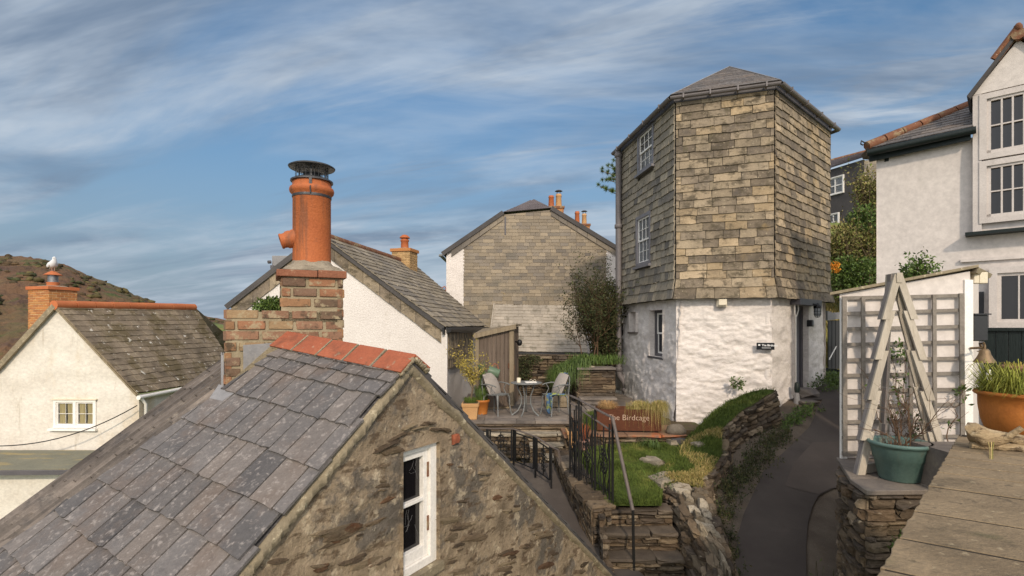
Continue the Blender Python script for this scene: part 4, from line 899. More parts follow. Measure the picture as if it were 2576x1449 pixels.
def pot(par, c, r, h, m_, cowl=None, taper=.85, mcowl=None):
    m = MB(); m.lathe(c, [(r, 0), (r * taper, h * .8), (r * taper * 1.15, h * .83), (r * taper * 1.15, h * .9), (r * taper * .98, h * .94), (r * taper, h), (r * taper * .8, h), (r * taper * .8, h * .8)], 16)
    p = obj('chimney_pot', m, m_, par)
    if cowl == 'hood':
        m = MB(); m.lathe(c + V((0, 0, h * 1.22)), [(r * 1.25, 0), (r * .7, r * .35), (.01, r * .5)], 14)
        for k in range(4): a = k * 1.57 + .4; d = V((math.cos(a), math.sin(a), 0)) * r * .75; m.tube([c + d + V((0, 0, h)), c + d + V((0, 0, h * 1.23))], .008, 4)
        obj('cowl', m, mcowl or M_steel, par)
    return p
lc = thing('cream_rendered_cottage', 'cream rendered gabled cottage at far left with orange ridge tiles and a mossy roof', 'house', P(160, 1130, 14) - V((0, 0, .5)))
D0 = 14.0
GL = Wall((P(-420, 0, 14.2).x, 14.2), (P(350, 0, D0).x, D0))
apx = P(143, 770, D0 + .03); lap_ = P(-330, 1290, 14.2); rap = P(350, 992, D0)
wn_ = rng(GL, 136, 243, 1006, 1076)
m = MB(); zb_ = -4.2; 
sA = (apx - GL.O).dot(GL.U); sL_ = (lap_ - GL.O).dot(GL.U); sR_ = (rap - GL.O).dot(GL.U)
def lz(x): return lerp(lap_.z, apx.z, (x - sL_) / (sA - sL_)) if x < sA else lerp(apx.z, rap.z, (x - sA) / (sR_ - sA))
X = lines(sL_, sR_, [sA, wn_[0], wn_[1]], .12); Z = lines(zb_, apx.z + .02, [wn_[2], wn_[3]], .12); vs = []
for z in Z:
    for x in X:
        zz = min(z, lz(x)); q = V((x * 1.2, zz * 3, 7)); vs.append(GL.at(x, zz, MN.noise(q) * .02 + MN.noise(q * 3) * .008))
fs = []
for j in range(len(Z) - 1):
    for i in range(len(X) - 1):
        xm, zm = (X[i] + X[i + 1]) / 2, (Z[j] + Z[j + 1]) / 2
        if (Z[j] > lz(X[i]) and Z[j] > lz(X[i + 1])) or (wn_[0] < xm < wn_[1] and wn_[2] < zm < wn_[3]): continue
        fs.append((j * len(X) + i, j * len(X) + i + 1, (j + 1) * len(X) + i + 1, (j + 1) * len(X) + i))
m.add(vs, fs, True)
farE = P(606, 948, 19.4); m.quad(GL.at(sR_, -5, 0), GL.at(sR_, rap.z, 0), farE - V((.1, 0, .05)), V((farE.x - .1, farE.y, -5)))
wl_ = obj('wall', m, M_render, lc)
x0, x1, z0, z1 = wn_; xm = (x0 + x1) / 2
m = MB()
for (a, b, c, d) in ((x0, x0 + .07, z0, z1), (x1 - .07, x1, z0, z1), (xm - .035, xm + .035, z0, z1), (x0, x1, z1 - .06, z1), (x0, x1, z0, z0 + .07)): GL.box(m, a + .002, b - .002, c + .001, d - .001, -.06, .03 + (.002 if b - a > .5 else 0))
wi = obj('window', m, M_white, lc)
for (a, b) in ((x0 + .07, xm - .035), (xm + .035, x1 - .07)):
    m = MB(); 
    for (p, q, r, s_) in ((a, a + .035, z0 + .07, z1 - .06), (b - .035, b, z0 + .07, z1 - .06), (a + .035, b - .035, z1 - .095, z1 - .06), (a + .035, b - .035, z0 + .07, z0 + .105)): GL.box(m, p, q, r, s_, -.05, .005)
    for t in (.33, .66): GL.box(m, lerp(a, b, .5) - .006, lerp(a, b, .5) + .006, z0 + .1, z1 - .09, -.03, -.01)
    GL.box(m, a + .03, b - .03, (z0 + z1) / 2 - .006, (z0 + z1) / 2 + .006, -.03, -.011); obj('casement', m, M_white, wi)
    m = MB(); GL.box(m, a + .01, b - .01, z0 + .08, z1 - .07, -.05, -.045); obj('pane', m, M_pane, wi)
    m = MB()
    for (p, q) in ((a + .05, lerp(a, b, .47)), (lerp(a, b, .56), b - .06)):
        m.grid(lambda s, t, p=p, q=q: GL.at(lerp(p, q, s) + .02 * math.sin(t * 3) * (1 - t), lerp(z0 + .11, z1 - .1, t), -.036 + .006 * math.sin(s * 22)), 20, 4)
    obj('curtain', m, M_curt, wi)
m = MB(); GL.box(m, x0 - .1, x1 + .04, z0 - .07, z0 - .01, -.05, .1); obj('sill', m, M_white, wi)
m = MB(); GL.box(m, x0 - .03, x1 + .03, z1 + .002, z1 + .035, -.03, .06); obj('drip_mould', m, M_cream, wi)
# roof
r1, r2, e1 = apx + V((0, -.1, .04)), P(489, 772, 19.0), rap + V((.03, -.12, .04))
m = MB(); slates(m, e1, farE, r2, r1, .2, (.22, .42), .012, .012, jit=.012, curl=.014, rag=1.3); m.under(e1, farE, r2, r1, .03, 20)
m.quad(r1, r2, V((-12, 23, -1)), P(-340, 1290, 14.2))
rfl = obj('roof', m, M_roof_old, lc)
for i in range(9):
    a, b = lerp(r1, r2, i / 9), lerp(r1, r2, (i + 1) / 9 - .004); m = MB(); m.tube([a + V((0, 0, -.02)), b + V((0, 0, -.02))], .13 + (i % 2) * .004, 10); obj('ridge_tile', m, M_ridge_l, rfl)
m = MB(); m.bar(apx + V((0, -.08, .0)), lap_ + V((0, -.08, 0)), .14, .06, V((0, 1, 0))); m.bar(apx + V((0, -.06, -.0)), rap + V((0, -.06, 0)), .1, .05, V((0, 1, 0))); obj('verge_mortar', m, M_verge, rfl)
m = MB(); ge = rap + V((.05, -.1, -.08)); m.tube([ge, lerp(ge, farE, .5), farE - V((0, .1, .1))], .06, 8); m.tube([ge + V((.0, .1, -.02)), ge + V((.02, .25, -.2)), ge + V((.02, .25, -3))], .04, 8); obj('gutter', m, M_white, lc)
# chimney on the back slope
cw = Wall((P(62, 0, 15.6).x, 15.7), (P(133, 0, 15.6).x, 15.45)); zc1 = P(0, 722, 15.6).z
ck2, e = chimney_stack(lc, cw, 0, cw.L, -1.2, zc1 - .08, .8, M_brick_o, M_mortar_l, M_ridge_l, cap=.1)
m = MB(); m.lathe(e, [(.17, 0), (.15, .06), (.17, .1), (.17, .12)], 14); obj('chimney_pot', m, M_ridge_l, ck2)
m = MB(); m.lathe(e + V((0, 0, .34)), [(.24, 0), (.2, .03), (.1, .1), (.03, .13), (0, .13)], 14); obj('chimney_hood', m, M_ridge_l, ck2)
m = MB(); m.lathe(e + V((0, 0, .1)), [(.13, 0), (.13, .26)], 14); obj('cowl', m, M_steel, ck2)
# herring gull on the hood
gb = thing('seagull', 'white seagull standing on the orange chimney hood at far left', 'seagull', e + V((0, 0, .47)))
q = e + V((0, 0, .66)); m = MB()
m.tube([q + V((-.2, .12, -.1)), q + V((-.14, .08, -.05)), q + V((-.05, .03, .0)), q + V((.03, -.02, .04)), q + V((.07, -.04, .12)), q + V((.085, -.05, .17)), q + V((.09, -.06, .21)), q + V((.1, -.07, .24))], [.02, .06, .105, .11, .07, .05, .05, .02], 12)
bd = obj('body', m, M_bird, gb); m = MB(); m.tube([q + V((.1, -.08, .205)), q + V((.13, -.13, .195))], [.014, .004], 6); obj('beak', m, M_leaf_y, gb)
for s_ in (-.035, .045):
    m = MB(); b_ = q + V((s_, 0, -.09)); m.tube([b_, b_ - V((0, 0, .1))], .009, 5); m.box(b_ + V((-.015, -.05, -.105)), (.03, 0, 0), (0, .05, 0), (0, 0, .008)); obj('leg', m, M_pink, gb)
for s_ in (-1, 1):
    m = MB(); m.blob(q + V((-.05, .03, .0)) + V((.05, .08, 0)) * s_, .14, .03, .07, 10, .1, ax=(V((.8, -.45, .3)).normalized(), V((.45, .8, 0)).normalized(), V((0, 0, 1)))); obj('wing', m, M_castgrey if False else M_bird, gb)

# flat-roofed extension
fx = thing('flat_roofed_extension', 'low cream extension with a flat grey felt roof below the far left cottage', 'house', P(40, 1280, 12.5) - V((0, 0, 1)))
zr = P(0, 1183, 12.4).z
m = MB(); b0_, b1_ = P(-500, 0, 13.95), P(330, 0, 13.9); f0, f1 = P(-500, 0, 12.3), P(190, 0, 12.5)
for p in (b0_, b1_): p.z = zr + .12
for p in (f0, f1): p.z = zr
m.hexa([p - V((0, 0, .1)) for p in (f0, f1, b1_, b0_)], [f0, f1, b1_, b0_]); obj('roof', m, M_flat, fx)
m = MB(); m.bar(f0 + V((0, -.05, -.06)), f1 + V((0, -.05, -.06)), .09, .1); m.bar(f1 + V((.0, -.02, -.06)), f1 + V((.35, 1.0, .0)), .09, .1); obj('gutter', m, M_greyd, fx)
m = MB(); m.hexa([V((f0.x, 12.6, -8)), V((f1.x - .1, 12.7, -8)), V((b1_.x, 13.8, -8)), V((b0_.x, 13.8, -8))], [V((f0.x, 12.6, zr - .1)), V((f1.x - .1, 12.7, zr - .1)), V((b1_.x, 13.8, zr)), V((b0_.x, 13.8, zr))]); obj('wall', m, M_render, fx)
m = MB(); a, b = P(-60, 1120, 13.2), P(345, 1020, 13.8); pts = [lerp(a, b, i / 14) - V((0, 0, .35 * (1 - (2 * i / 14 - 1) ** 2))) for i in range(15)]; m.tube(pts, .014, 5)
tag(obj('overhead_cable', m, M_black), 'thin black cable sagging across the cream cottage gable', 'cable')

# ================================================================ MIDDLE WHITE COTTAGE
mc_ = thing('white_roughcast_cottage', 'white roughcast cottage behind the brick chimney with slate-edged gable and slate roof', 'house', P(900, 1100, 12.5) - V((0, 0, .5)))
dm = 12.0; mA = P(806, 592, dm); mR = P(1110, 822, dm); mL = P(583, 768, dm); mF = P(1044, 668, 18.0); mE = P(1214, 821, 18.0)
GM = Wall((mL.x + .0, dm), (mR.x - .02, dm))
m = MB(); zb_ = -4
m.prism([V((mL.x + .1, dm, zb_)), V((P(1125, 0, dm).x, dm, zb_)), V((P(1125, 0, dm).x, dm, mR.z - .1)), V((mA.x, dm, mA.z - .05)), V((mL.x + .1, dm, mL.z - .05))], (0, .3, 0))
sw0 = P(1125, 0, dm); sw1 = P(1206, 0, 18.0); MS = Wall((sw0.x, dm), (sw1.x, 18.0))
def msd(s, t): x, z = s * MS.L, lerp(zb_, mR.z - .02, t); return MS.at(x, z, MN.noise(V((x * 2, z * 3, 2))) * .02 - .03)
m.grid(msd, 40, 30); wm = obj('wall', m, M_roughcast, mc_)
m = MB(); slates(m, mR + V((.12, -.1, -.02)), mE + V((.12, 0, 0)), mF, mA + V((0, -.1, .02)), .2, (.22, .42), .014, .016, jit=.01, curl=.012)
m.add([mR + V((.1, -.08, -.12)), mE + V((.1, 0, -.12)), mF + V((0, 0, -.12)), mA + V((0, -.08, -.06)), mL + V((-.1, -.08, -.05)), V((mL.x + 1.2, 18, mL.z - .2))], [(3, 2, 5, 4)]); m.under(mR + V((.1, -.08, -.02)), mE + V((.1, 0, 0)), mF, mA + V((0, -.08, .02)), .03, 16)
rm = obj('roof', m, M_roof_mid, mc_)
# slate strip under each verge
def verge_strip(a, b, n, wid, par, mt):
    m = MB(); d = (b - a); dn = V((0, 0, -1)) ; ll = 0; i = 0
    while ll < d.length:
        w = U(.28, .5); e = min(ll + w - .008, d.length); q0_, q1_ = a + d.normalized() * ll, a + d.normalized() * e
        o_ = U(0, .008); m.hexa([q0_ + V((0, -.02 - o_, 0)), q1_ + V((0, -.02 - o_, 0)), q1_ + V((0, .02, 0)), q0_ + V((0, .02, 0))][::1], [p + dn * (wid + U(-.01, .01)) for p in (q0_ + V((0, -.035 - o_, 0)), q1_ + V((0, -.035 - o_, 0)), q1_ + V((0, .02, 0)), q0_ + V((0, .02, 0)))]); ll += w
    return obj('verge_slates', m, mt, par)
verge_strip(mA + V((0, 0, -.03)), mR + V((0, 0, -.03)), 12, .34, wm, M_tower); verge_strip(mA + V((0, 0, -.03)), mL + V((0, 0, -.03)), 10, .34, wm, M_tower)
m = MB(); m.bar(mA + V((0, -.06, 0)), mR + V((.06, -.06, -.03)), .12, .035, V((0, 1, 0))); m.bar(mA + V((0, -.06, 0)), mL + V((-.1, -.06, -.05)), .12, .035, V((0, 1, 0))); obj('verge_edge', m, M_darkslate, rm)
for i in range(12):
    a, b = lerp(mA + V((0, -.1, 0)), mF, i / 12), lerp(mA + V((0, -.1, 0)), mF, (i + 1) / 12 - .004); m = MB(); m.tube([a, b], .1 + (i % 2) * .003, 8); obj('ridge_tile', m, M_ridge_old, rm)
m = MB(); m.tube([mR + V((.18, -.08, -.08)), mE + V((.18, 0, -.08))], .06, 8); m.bar(mR + V((.06, -.1, -.1)), mE + V((.06, 0, -.1)), .05, .16); obj('gutter', m, M_black, mc_)
for i in range(14):
    pass
a0, a1 = MS.px(1127, 900)[0], MS.px(1188, 900)[0]; zt0, zb0 = MS.px(1127, 832)[1], MS.px(1127, 928)[1]
m = MB(); slates(m, MS.at(a0, zb0, .0), MS.at(a1, zb0, .0), MS.at(a1, zt0, .0), MS.at(a0, zt0, .0), .235, (.12, .24), .016, .012, jit=.006); MS.box(m, a0, a1, zb0, zt0, -.04, 0); obj('slate_panel', m, M_tower, wm)
cw = Wall((P(985, 0, 16.6).x, 16.6), (P(1030, 0, 16.4).x, 16.45)); ckm, e = chimney_stack(mc_, cw, 0, cw.L, P(0, 700, 16.5).z, P(0, 632, 16.5).z, .6, mat('yellow_brick', [(150, 122, 84), (170, 140, 98)], 4, isl=.15, bump=.3), M_mortar_l, M_brick_o, cap=.1)
m = MB(); m.lathe(e, [(.13, 0), (.12, .22), (.14, .24), (.14, .28), (.11, .3), (.11, .34)], 14); m.lathe(e + V((0, 0, .34)), [(.17, 0), (.15, .04), (.08, .1), (0, .12)], 14); obj('chimney_pot', m, M_terra, ckm)
# grey lead-clad box on the far roof and a small pot beyond
db = thing('lead_clad_vent_box', 'grey lead-clad box on the roof just left of the orange chimney pot', 'roof vent', P(703, 700, 13) - V((0, 0, .2)))
m = MB(); q = P(684, 690, 12.6); q1 = P(725, 643, 12.6); m.box(V((q.x, 12.6, q.z - .4)), V((q1.x - q.x, 0, 0)), V((0, .5, 0)), V((0, 0, q1.z - q.z + .4))); obj('box', m, M_lead, db, .01)
m = MB(); m.tube([V((q.x, 12.55, q1.z - .16)), V((q.x - .05, 12.5, q1.z - .17))], .04, 8); m.bar(V((q.x - .02, 12.58, q1.z - .28)), V((q.x + .06, 12.58, q1.z - .28)), .05, .08); obj('spout', m, M_greyd, db)
dc = thing('distant_chimney_pot', 'tiny orange chimney pot peeping above the slate roof beside the white wall strip', 'chimney pot', P(1117, 760, 24))
m = MB(); q = P(1117, 742, 24); m.lathe(q - V((0, 0, .5)), [(.14, 0), (.12, .5), (.15, .52), (.15, .58), (.1, .6), (.1, .68)], 12); obj('pot', m, M_terra, dc); m = MB(); m.tube([q + V((-.1, 0, .18)), q + V((-.08, 0, .34)), q + V((.04, 0, .4)), q + V((.1, 0, .3)), q + V((.08, 0, .18))], .025, 6); obj('hoop', m, M_terra, dc)

# ================================================================ BIG SLATE-HUNG GABLE HOUSE
sh = thing('slate_hung_gable_house', 'large house with a pale slate-hung gable, white edges and two chimneys, behind the patio', 'house', P(1340, 900, 20.5) - V((0, 0, 1)))
ds = 20.0; SG = Wall((P(1123, 0, ds).x, ds), (P(1580, 0, ds).x, ds))
def sp2(u, v): p = P(u, v, ds); return ((p - SG.O).x, p.z)
eL, eR, hl, hr = sp2(1123, 640), sp2(1580, 648), sp2(1266, 541), sp2(1386, 529)
zb_ = -2.6
m = MB(); m.prism([SG.at(0, zb_), SG.at(eR[0], zb_), SG.at(*eR), SG.at(*hr), SG.at(*hl), SG.at(*eL)], (0, .4, 0)); 
for (ua, ub, vt) in ((1123, 1167, 645), (1524, 1585, 645)):
    a, b = sp2(ua, vt)[0], sp2(ub, vt)[0]
    top = lambda x: (lerp(eL[1], hl[1], (x - eL[0]) / (hl[0] - eL[0])) if x < hl[0] else lerp(hr[1], eR[1], (x - hr[0]) / (eR[0] - hr[0]))) - .1
    m.grid(lambda s, t, a=a, b=b: SG.at(lerp(a, b, s) + (MN.noise(V((0, t * 5, ua))) * .04 if 0 < s else 0), lerp(zb_, top(lerp(a, b, s)), t), .05), 6, 24)
ws = obj('white_wall', m, M_wash, sh)
x0, x1 = sp2(1166, 0)[0], sp2(1526, 0)[0]; H_ = 5.2 - zb_
m = MB(); T0 = -.9
cpz = lambda z: z - T0
cpoly = [(0, 0), (x1 - x0, 0), (x1 - x0, cpz(top(x1)) - .02), (hr[0] - x0, cpz(hr[1])), (hl[0] - x0, cpz(hl[1])), (0, cpz(top(x0)) - .02)]
hcs = [.17] * 12 + [.13] * 60
slates(m, SG.at(x0, T0, .03), SG.at(x1, T0, .03), SG.at(x1, T0 + 6, .03), SG.at(x0, T0 + 6, .03), hcs, (.18, .46), .012, .012, clipto=cpoly, jit=.008, gap=.008)
obj('slate_cladding', m, M_slatehouse, sh)
m = MB(); yb = 28
A_ = SG.at(eL[0] - .15, eL[1] + .0, .12); B_ = SG.at(hl[0], hl[1] + .08, .12); C_ = SG.at(hr[0], hr[1] + .06, .12); D_ = SG.at(eR[0] + .1, eR[1] + .02, .12); rd = P(1334, 503, 21.0)
m.add([A_, B_, C_, D_, rd, V((A_.x, yb, A_.z)), V((rd.x, yb, rd.z)), V((D_.x, yb, D_.z))], [(0, 1, 4, 6, 5), (3, 7, 6, 4, 2), (1, 2, 4)])
slates(m, B_, C_, C_ + (rd - (B_ + C_) / 2), B_ + (rd - (B_ + C_) / 2), .14, (.2, .4), .012, .012, clipto=[(0, 0), ((C_ - B_).length, 0), ((rd - B_).x, (rd - (B_ + C_) / 2).length)])
rs = obj('roof', m, M_purple, sh)
for (p_, q_) in ((A_, B_), (C_, D_)): m = MB(); m.bar(p_, q_, .16, .05, V((0, 1, 0))); obj('verge_edge', m, M_darkslate, rs)
def vs2(a, b, wid):
    m = MB(); d = b - a; ll = 0
    while ll < d.length:
        w = U(.35, .6); e = min(ll + w - .01, d.length); q0_, q1_ = a + d.normalized() * ll, a + d.normalized() * e; o_ = U(.0, .01)
        m.prism([q0_ + V((0, .03 - o_, 0)), q1_ + V((0, .03 - o_, 0)), q1_ + V((0, .03 - o_, -wid)), q0_ + V((0, .03 - o_, -wid))], (0, .06, 0)); ll += w
    obj('verge_slates', m, M_slatehouse, sh)
vs2(A_ + V((.35, 0, .16)), B_ - V((0, 0, .02)), .26); vs2(C_ - V((0, 0, .02)), D_ + V((-.1, 0, 0)), .26)
m = MB(); m.tube([A_ + V((-.05, 0, -.06)), A_ + V((-.05, 3, -.06))], .06, 8); m.tube([A_ + V((-.12, -.02, -.06)), A_ + V((.02, -.02, -.06))], .05, 8); obj('gutter', m, M_castgrey, sh)
q = P(1271, 590, ds - .1); m = MB(); m.box(V((q.x - .03, ds - .07, q.z - .0)), (.06, 0, 0), (0, .05, 0), (0, 0, .7)); obj('iron_tie', m, M_greyd, sh)
for (ua, ub, vt, dd, pots) in ((1382, 1418, 524, 22.5, ((1388, 15, 30, None, M_terra), (1407, 16, 34, 'hood', M_potbuff))), (1452, 1484, 568, 24.5, ((1454, 13, 34, None, M_terra), (1472, 13, 28, 'hood', M_potbuff)))):
    cw = Wall((P(ua, 0, dd).x, dd), (P(ub, 0, dd).x, dd)); c_, e = chimney_stack(sh, cw, 0, cw.L, P(0, vt + 60, dd).z, P(0, vt, dd).z, .6, M_brick_o, M_mortar_l, M_ridge_old, cap=.1)
    for (u, wpx, hpx, cwl, mt) in pots:
        s_ = dd / F_PX; pot(c_, V((P(u, 0, dd).x, e.y, e.z - .03)), wpx / 2 * s_, hpx * s_, mt, cwl, mcowl=M_greyd)
# lean-to with bleached slates
lt = thing('slate_roofed_lean_to', 'low lean-to with a bleached slate roof and black gutter against the pale slate gable', 'lean-to', P(1370, 920, 18) - V((0, 0, .8)))
l1, l2, l3, l4 = P(1290, 886, 17.6), P(1478, 888, 17.6), P(1470, 770, 19.85), P(1243, 766, 19.85)
l1 = P(1228, 884, 17.6)
m = MB(); slates(m, l1, l2, l3, l4, .2, (.2, .4), .012, .014, jit=.01, curl=.012); m.under(l1, l2, l3, l4, .03); m.bar(l1, l4, .05, .12, V((0, 0, 1))); rl = obj('roof', m, M_leanto, lt)
m = MB(); m.hexa([V((l1.x + .15, 17.8, -2.6)), V((l2.x + .5, 17.8, -2.6)), V((l2.x + .5, 20, -2.6)), V((l1.x + .15, 20, -2.6))], [V((l1.x + .15, 17.8, l1.z - .12)), V((l2.x + .5, 17.8, l1.z - .12)), V((l3.x + .5, 19.9, l1.z - .0)), V((l4.x + .15, 19.9, l1.z - .0))]); m.prism([V((l2.x, 17.8, l1.z - .12)), V((l2.x, 19.9, l1.z - .12)), V((l2.x, 19.9, l3.z - .05))], (.5, 0, 0)); obj('wall', m, M_wash, lt)
m = MB(); m.tube([l1 + V((0, -.08, -.05)), l2 + V((0, -.08, -.05))], .05, 8); obj('gutter', m, M_black, lt)
m = MB(); q = l1 + V((1.35, .08, -.2)); m.tube([q + V((0, -.12, .1)), q, q - V((0, 0, 1))], .035, 8); obj('downpipe', m, M_greyd, lt)

# ================================================================ TERRAIN
def gh(x, y):
    z = -3.6 - .55 * max(0, min(1, (-x - 1) / 8)) * 8 * .9
    if y < 8: z = min(z, lerp(-6.5, -4.2, max(0, y) / 8))
    z += 3.2 * max(0, min(1, (x - 6) / 5)) * max(0, min(1, (y - 12) / 6)) * 1.0
    if y > 22: z += (y - 22) * .04 * max(0, min(1, (x + 4) / 6))
    if y > 30: z += MN.noise(V((x * .02, y * .02, 0))) * 2.0
    return z
m = MB()
def tg(s, t):
    x = (s - .5) * 2; x = math.copysign(abs(x) ** 2.2, x) * 400; y = -30 + 700 * t ** 2.2; return V((x, y, gh(x, y)))
m.grid(tg, 110, 90); struct('ground', m, M_hillg)
m = MB(); m.grid(lambda s, t: V(((s - .5) * 4000, -200 + 2800 * t, -14)), 2, 2); struct('sea', m, mat('sea', [(60, 84, 104), (70, 94, 112)], .02, rough=.3, bump=.2, bscale=.4))
# heath hill at the left, crest following the photographed skyline
crest = [(-900, 560), (-500, 600), (-200, 632), (0, 643), (60, 645), (110, 652), (170, 668), (215, 690), (290, 718), (340, 742), (390, 762), (450, 780), (520, 797), (560, 803), (640, 812), (800, 830), (1100, 838)]
m = MB(); nc = 150
def crv(u):
    for (a, b) in zip(crest, crest[1:]):
        if a[0] <= u <= b[0]: return lerp(a[1], b[1], (u - a[0]) / (b[0] - a[0]))
    return crest[-1][1]
def hillf(s, t):
    u = lerp(-900, 1100, s); d = lerp(230, 110, min(1, t * 1.0)); top = P(u, crv(u), 230); bot = V((top.x * .45, 100, -14))
    q = lerp(bot, top, t); h = lerp(-14, top.z, t ** .8)
    h += (MN.noise(V((q.x * .03, q.y * .03, 1))) * 5 + MN.noise(V((q.x * .12, q.y * .12, 5))) * 1.6) * math.sin(math.pi * t) + MN.noise(V((q.x * .3, q.y * .3, 5))) * .5 + (MN.noise(V((q.x * .8, q.y * .8, 5))) * .7)
    return V((q.x, q.y, h))
m.grid(hillf, 260, 60); m.grid(lambda s, t: (lambda p: V((p.x * (1 + t), p.y + t * 120, lerp(p.z, -14, t))))(hillf(s, 1)), 260, 3)
struct('heath_hill', m, M_heath)
m = MB()
for _ in range(2200):
    s, t = U(.1, .98), U(.3, 1.0)
    if MN.noise(V((s * 26, t * 9, 3))) < .02: continue
    p = hillf(s, t); r_ = U(.4, 1.2); m.blob(p + V((0, 0, r_ * .2)), r_ * 1.5, r_ * 1.2, r_ * .8, 7, .35)
tag(obj('gorse_scrub', m, mat('scrub', [(62, 64, 40), (86, 76, 52)], .2, isl=.35, bump=.9, bscale=3, bdist=.4, islcols=[(60, 68, 38), (88, 66, 48), (72, 60, 44), (98, 88, 52)])), 'scattered gorse and heather scrub on the far left hillside', 'scrub', kind='stuff')
m = MB(); m.grid(lambda s, t: V((lerp(-42, -20, s), lerp(34, 62, t), -7 + 7.9 * math.sin(math.pi * .5 * t) + .3 * MN.noise(V((s * 6, t * 6, 0))) - 2.2 * s)), 40, 30); struct('grassy_slope', m, M_hillg)

# ================================================================ LANE, ALLEY, LAWN, PATIO
LA, LB = -4.966, .28
def lane_pt(u, v, o=0): p = PL(u, v, LA + o, LB); return p
def fill(pts, o, div=1): m = MB(); m.add(pts, [tuple(range(len(pts)))]); return m
def lz_(x, y): return LA + LB * y
m = MB(); edge_ = [(2.5, 3.4), (6.0, 2.55), (6.4, 2.85), (7.0, 2.9), (7.7, 2.95), (8.15, 3.1), (8.5, 3.4), (9.0, 3.75), (9.5, 3.95), (10.0, 4.5), (10.6, 5.5), (11.8, 6.0)]
def xl_(y):
    for (a, b) in zip(edge_, edge_[1:]):
        if a[0] <= y <= b[0]: return lerp(a[1], b[1], (y - a[0]) / (b[0] - a[0]))
    return 6.0
m.grid(lambda s, t: (lambda y: (lambda x: V((x, y, lz_(x, y) - .012 + MN.noise(V((x * 1.3, y * 1.3, 0))) * .015)))(lerp(xl_(y) - .1, 7.4, s)))(lerp(2.5, 11.8, t)), 30, 70)
struct('path_edge', m, M_gravel)
asp = [(2070, 1003), (2036, 1074), (1990, 1120), (1921, 1185), (1898, 1235), (1872, 1290), (1856, 1345), (1846, 1449), (1838, 1560)]
asr = [(2018, 1560), (2029, 1449), (2028, 1380), (2032, 1315), (2045, 1272), (2059, 1246), (2090, 1230), (2128, 1222), (2190, 1120), (2190, 1003)]
m = fill([lane_pt(u, v, .02) for u, v in asp + asr], 0); struct('lane', m, M_asph)
m = fill([lane_pt(u, v, .026) for u, v in ((1996, 1166), (2045, 1112), (2125, 1110), (2150, 1222), (2090, 1228), (2059, 1243), (2010, 1232), (1975, 1222))], 0); struct('lane_patch', m, M_asph2)
m = fill([V((4.5, 11.7, -1.67)), V((9.5, 11.7, -1.67)), V((11, 16, -1.2)), V((7.5, 16, -1.2)), V((6.9, 13.6, -1.5))], 0); struct('upper_lane', m, M_asph)
AA, AB = -5.05, .26
m = fill([PL(u, v, AA, AB) for u, v in ((1180, 1165), (1400, 1165), (1430, 1210), (1500, 1330), (1620, 1449), (1640, 1560), (1300, 1560), (1150, 1300))], 0); struct('alley', m, M_asph)
LWA, LWB = -3.53, .126
lawn_poly = [(1452, 1125), (1600, 1117), (1700, 1113), (1712, 1150), (1690, 1200), (1668, 1230), (1664, 1272), (1535, 1272), (1500, 1240), (1462, 1185), (1440, 1150)]
m = fill([PL(u, v, LWA, LWB) for u, v in lawn_poly], 0); struct('turf', m, M_turf)
def inside(x, y, poly):
    c = False
    for i in range(len(poly)):
        (a, b), (d, e) = poly[i], poly[i - 1]
        if (b > y) != (e > y) and x < (d - a) * (y - b) / (e - b) + a: c = not c
    return c
lp2 = [tuple(PL(u, v, LWA, LWB)[:2]) for u, v in lawn_poly]
m = MB(); xs = [p[0] for p in lp2]; ys = [p[1] for p in lp2]; k = 0
while k < 19000:
    x, y = U(min(xs), max(xs)), U(min(ys), max(ys))
    if not inside(x, y, lp2): continue
    q = MN.noise(V((x * 2.2, y * 2.2, 0))); blade(m, (x, y, LWA + LWB * y - .01), (.045 + .05 * q) * U(.5, 1.5), U(.02, .08), .007, U(0, 6.28) if rnd.random() < .5 else 2.0 + q * 4 + U(-.5, .5), .3); k += 1
tag(obj('grass', m, M_grass), 'small patch of rough green lawn behind the black handrail', 'lawn', kind='stuff')

PZ_ = -1.97
m = MB(); 
def pave(m, x0, x1, y0, y1, z, cw=(.35, .8), ch=(.3, .5)):
    y = y0
    while y < y1 - .02:
        h = min(U(*ch), y1 - y); x = x0 - U(0, .3)
        while x < x1:
            w = U(*cw); a, b = max(x, x0), min(x + w, x1); x += w
            if b - a < .05: continue
            j = U(-.004, .004); m.box((a + .004, y + .004, z - .05), (b - a - .008, 0, 0), (0, h - .008, 0), (0, 0, .05 + j))
        y += h
m.box((1.06, 10.6, -2.6), (3.0, 0, 0), (0, 3.2, 0), (0, 0, .46)); struct('flower_border', m, M_soil); m = MB()
pe0, pe1 = PZ(1195, 1060, PZ_), PZ(1440, 1060, PZ_)
pave(m, -1.1, 1.75, pe0.y, 15.2, PZ_); pave(m, 1.76, 3.3, 12.2, 15.2, PZ_); m.box((-1.3, pe0.y + .05, PZ_ - .3), (3.8, 0, 0), (0, 4.8, 0), (0, 0, .24)); struct('patio', m, M_paving)
